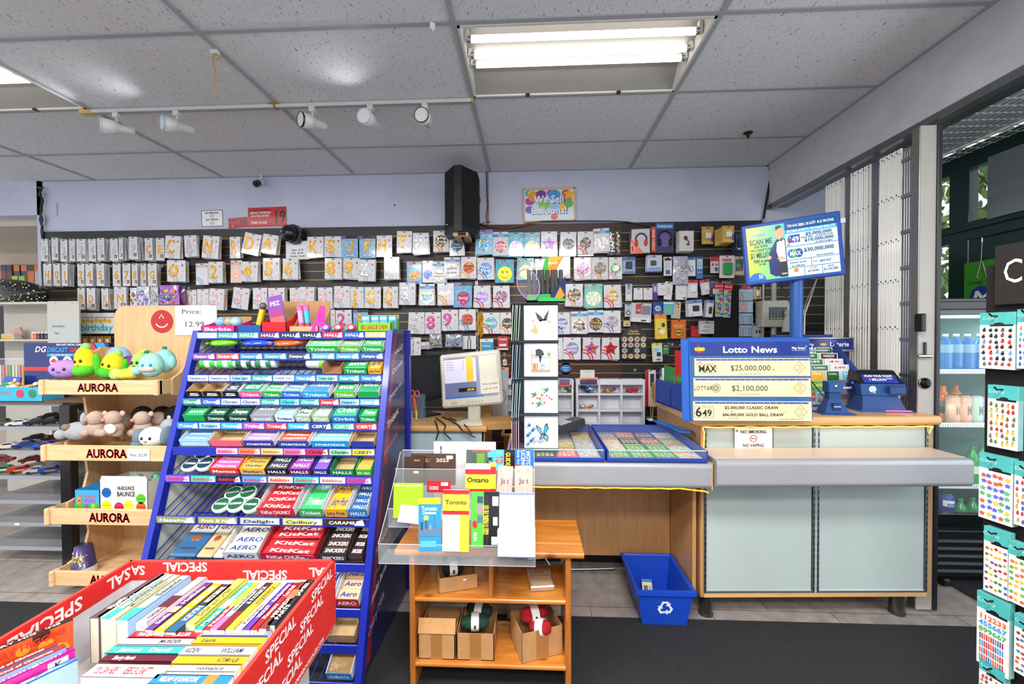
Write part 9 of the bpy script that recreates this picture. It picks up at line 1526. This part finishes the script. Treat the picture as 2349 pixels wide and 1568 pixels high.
band(T3((-BW,-BD,ZB-HB),(0,0,0)),BW,HB,[('SPECIAL',.15,.08,.03,0),('SPECIAL',.40,.08,.03,0)],'front_print')
for q in((-BW-.001,.001,-.006,.001),(-BW-.001,-BW+.007,-BD,0),(-.007,.001,-BD,0)):obj('rim',MB().box(*q,ZB-.001,ZB+.002,'dc3a30','card'),t)
def book(M,L,th,h,c,tx,label,c2=None,tc='f6f2e6',split=None):
 m=MB().box(0,L,.0015,th-.0015,0,h-.0015,'d9cdb8','paper').box(0,L,0,.0015,0,h,c2 or c,'gloss').box(0,L,th-.0015,th,0,h,c2 or c,'gloss').box(0,L,0,th,h-.0015,h,c,'gloss')
 z=h+.0004
 if split:m.add([(L*split[0],.0008,z),(L*split[1],.0008,z),(L*split[1],th-.0008,z),(L*split[0],th-.0008,z)],[(0,1,2,3)],split[2],'gloss');z+=.0004
 for s_,x,w in tx:k=MB().text(s_,L*x,th*.5,th*.50,0,tc,'gloss',1,w=L*w);m.add([(p[0],p[2],z)for p in k.v],k.f,tc,'gloss')
 o=one('paperback',m,label,'book',group=None);o.matrix_world=M;return o
ZT_=.762;hb=.105
A_=[(206,1416,.022,'5a4650','plum',[('Sheila',.3,.25)],None),(222,1414,.018,'c8b088','tan',[('The Marriage',.5,.6)],None),(232,1418,.020,'8fc0e0','sky blue and cream',[('Carolyne Aarsen',.6,.5)],(.0,.2,'3aa8a0')),(246,1420,.020,'efdf9a','pale yellow',[('Miranda Liasson',.55,.6)],None),(268,1422,.026,'9cc4e4','light blue with beach houses',[('Seaside',.7,.4)],(0,.25,'3aa8a0')),(312,1427,.026,'d8c0d0','pinkish lilac',[('romance',.2,.25)],(.3,.55,'5a1f2a')),(332,1443,.020,'5a2f80','purple',[('Stella',.2,.2),('Holliday',.7,.4)],(.33,.45,'d8b890')),(352,1446,.026,'f0a81f','amber',[('MARCY CLARK',.25,.4),('KILLER',.75,.4)],None),(378,1448,.026,'2a3440','dark navy',[('WATCH THEM DIE',.75,.35),('KEVIN',.35,.3)],(.0,.5,'2a5a80')),(420,1430,.028,'f0df5a','bright yellow Draw and Order',[('Draw and Order',.45,.6)],None),(446,1442,.020,'2ab0a8','teal',[('Maria',.2,.3),('Berry',.75,.3)],(.4,.6,'e8a8b8')),(464,1443,.018,'a82a2a','red and lime',[('Needle',.25,.4)],(.45,1,'9ac83a')),(480,1443,.018,'c8d8e8','pale blue',[('wedding',.6,.5)],(0,.25,'b86aa0')),(497,1443,.020,'26282c','black & Patrick',[('& PATRICK',.7,.4)],(.0,.35,'7a1f22')),(516,1443,.022,'f2cf2a','yellow with a dark corner',[('mystery',.7,.4)],(.15,.45,'c8a82a')),(536,1443,.020,'dcdce4','white',[('Kensington',.3,.4)],None),(556,1443,.018,'6038b0','violet VIOLET',[('VIOLET',.35,.25),('Kate Dyer-Seeley',.75,.4)],None),(571,1443,.020,'d82020','scarlet Lee Hall',[('Flowers',.35,.3),('Lee Hall',.8,.25)],None),(592,1440,.020,'7a3a34','brown MIRANDA',[('MIRANDA',.4,.4)],(.6,.8,'b8704a')),(612,1432,.020,'1f2226','black JAMES with large white type',[('PARTS',.25,.3),('JAMES',.75,.3)],None)]
bk=Matrix.Rotation(.045,4,'Z')
for u,v,th,c,nm,tx,sp_ in A_:
 zz=ZT_+(.012 if v<1430 else 0);p=at(u,v,Z=zz);book(T3((p.x+th,p.y,zz-hb),(0,0,PI/2+.01)),.178,th,hb,c,tx,f'{nm} paperback standing in the far row of the book bin',tc='f6f2e6' if lin(c)[1]<.5 else '6a4a2a',split=sp_)
B__=[(313,1446,462,.020,'d8222a','red KILLER',[('Kate Dyer-Seeley',.3,.4),('KILLER',.75,.25)],0),(290,1462,445,.020,'c8c0d8','lilac and pink',[('MURDER',.7,.3)],1),(263,1480,425,.022,'3aa8a0','teal with gold type',[('James',.3,.3),('Devil',.7,.3)],2),(248,1499,408,.020,'5a1f2c','burgundy',[('Sherry Harris',.3,.3)],3),(476,1444,622,.018,'7f86d0','periwinkle Amish Matchmaker',[('AMY LILLARD',.2,.25),('MATCHMAKER',.75,.35)],4),(458,1459,612,.022,'f2b01f','amber',[('Laura',.2,.2)],5),(430,1480,590,.026,'d8dade','white and black WILLIAM',[('AIDEN',.15,.2),('WILLIAM',.7,.3)],6),(412,1503,570,.022,'f4b41f','yellow AUTUMN ALIBI',[('AUTUMN ALIBI',.75,.3)],7),(400,1523,550,.018,'e4e4e8','white',[('romance',.6,.4)],8)]
for u0,v,u1,th,c,nm,tx,i in B__:
 z=.755;p,q=at(u0,v,Z=z),at(u1,v+4,Z=z);L=q.x-p.x;book(T3((p.x,p.y-th,z-hb),(0,0,.03)),L,th,hb,c,[(a,1-b if False else b,w)for a,b,w in tx],f'{nm} paperback lying in the {"left" if i < 4 else "right"} near stack of the bin',tc='f6f2e6' if lin(c)[1]<.4 else '4a3a4a')
z=.76;p=at(222,1524,Z=z);q=at(392,1524,Z=z);m_=book(T3((p.x,p.y-.03,z-.12),(0,0,.02)),q.x-p.x,.034,.12,'e4e4e8',[('YOU CAN HIDE',.22,.3),('REBECCA ZANETTI',.65,.35)],'thick white YOU CAN HIDE paperback at the front of the book bin',tc='b8282e')
k=MB().text('YOU CAN HIDE',(q.x-p.x)*.25,.06,.03,-.0008,'b8282e','gloss',1,w=.09,rot=PI/2).text('REBECCA',(q.x-p.x)*.62,.06,.03,-.0008,'2a2f45','gloss',1,w=.09,rot=PI/2);obj('cover_print',MB().add(k.v,k.f,'a8283a','gloss'),m_)
p=at(362,1545,Z=z);q=at(540,1545,Z=z);book(T3((p.x,p.y-.024,z-.115),(0,0,.02)),q.x-p.x,.024,.115,'2878c8',[('WILLIAM W JOHNSTONE',.35,.5)],'bright blue WILLIAM W JOHNSTONE paperback at the very front of the bin',c2='8a4a2a',split=(.68,.82,'c87a3a'))
for i,(u,v,c,c2,nm,tx)in enumerate(((-20,1500,'1f2426','d0501f','black paperback with a fiery orange cover','MARY HIGGINS'),(10,1522,'c8302a','6a86b8','left red spined A Texas Kind of book','A Texas Kind of Christmas'),(34,1528,'c8302a','7a96c8','right red spined A Texas Kind of book','A Texas Kind of Christmas'),(66,1546,'e0188a','e0188a','magenta paperback','Kensington'),(84,1560,'2f6fc0','9ab8e0','blue LISA paperback','LISA'))):
 z=(.80,.775,.775,.765,.75)[i]-.01;pe=at((168,132,152,172,178)[i],(1420,1478,1482,1488,1512)[i],Z=z);ang=math.radians(62);L=.18
 d=Vector((math.cos(ang),math.sin(ang)));bo=book(T3((pe.x-d.x*L,max(pe.y-d.y*L,.42),z-.115),(0,0,ang)),L,.016,.115,c,[(tx,.6,.6)],f'{nm} leaning at the bin left front',c2=c2)
 m=MB();RR=random.Random(i)
 if i==0:
  for q in range(16):m.disc(RR.uniform(.02,.16),RR.uniform(.01,.11),RR.uniform(.006,.02),-.0008-.00002*q,RR.choice(['2a1410','5a1f10','e8902a','f0b04a','3a1a12']),'gloss',9)
  m.text('MARY HIGGINS',.11,.10,.012,-.0014,'d8301f','gloss',1)
 elif i<3:m.quad(.01,.17,.01,.05,-.0008,'4a6a98','gloss').text('Texas Christmas',.10,.08,.012,-.001,'f4e8d0','gloss',1)
 elif i==3:m.quad(.14,.17,.09,.11,-.0008,'f0f0f0','gloss').text('K',.155,.10,.012,-.001,'1c1c1c','gloss',1)
 else:m.text('LISA',.12,.06,.026,-.001,'d8303a','gloss',0,rot=-PI/2).disc(.05,.05,.03,-.0008,'c8dcf0','gloss',14)
 obj('cover_print',m,bo)
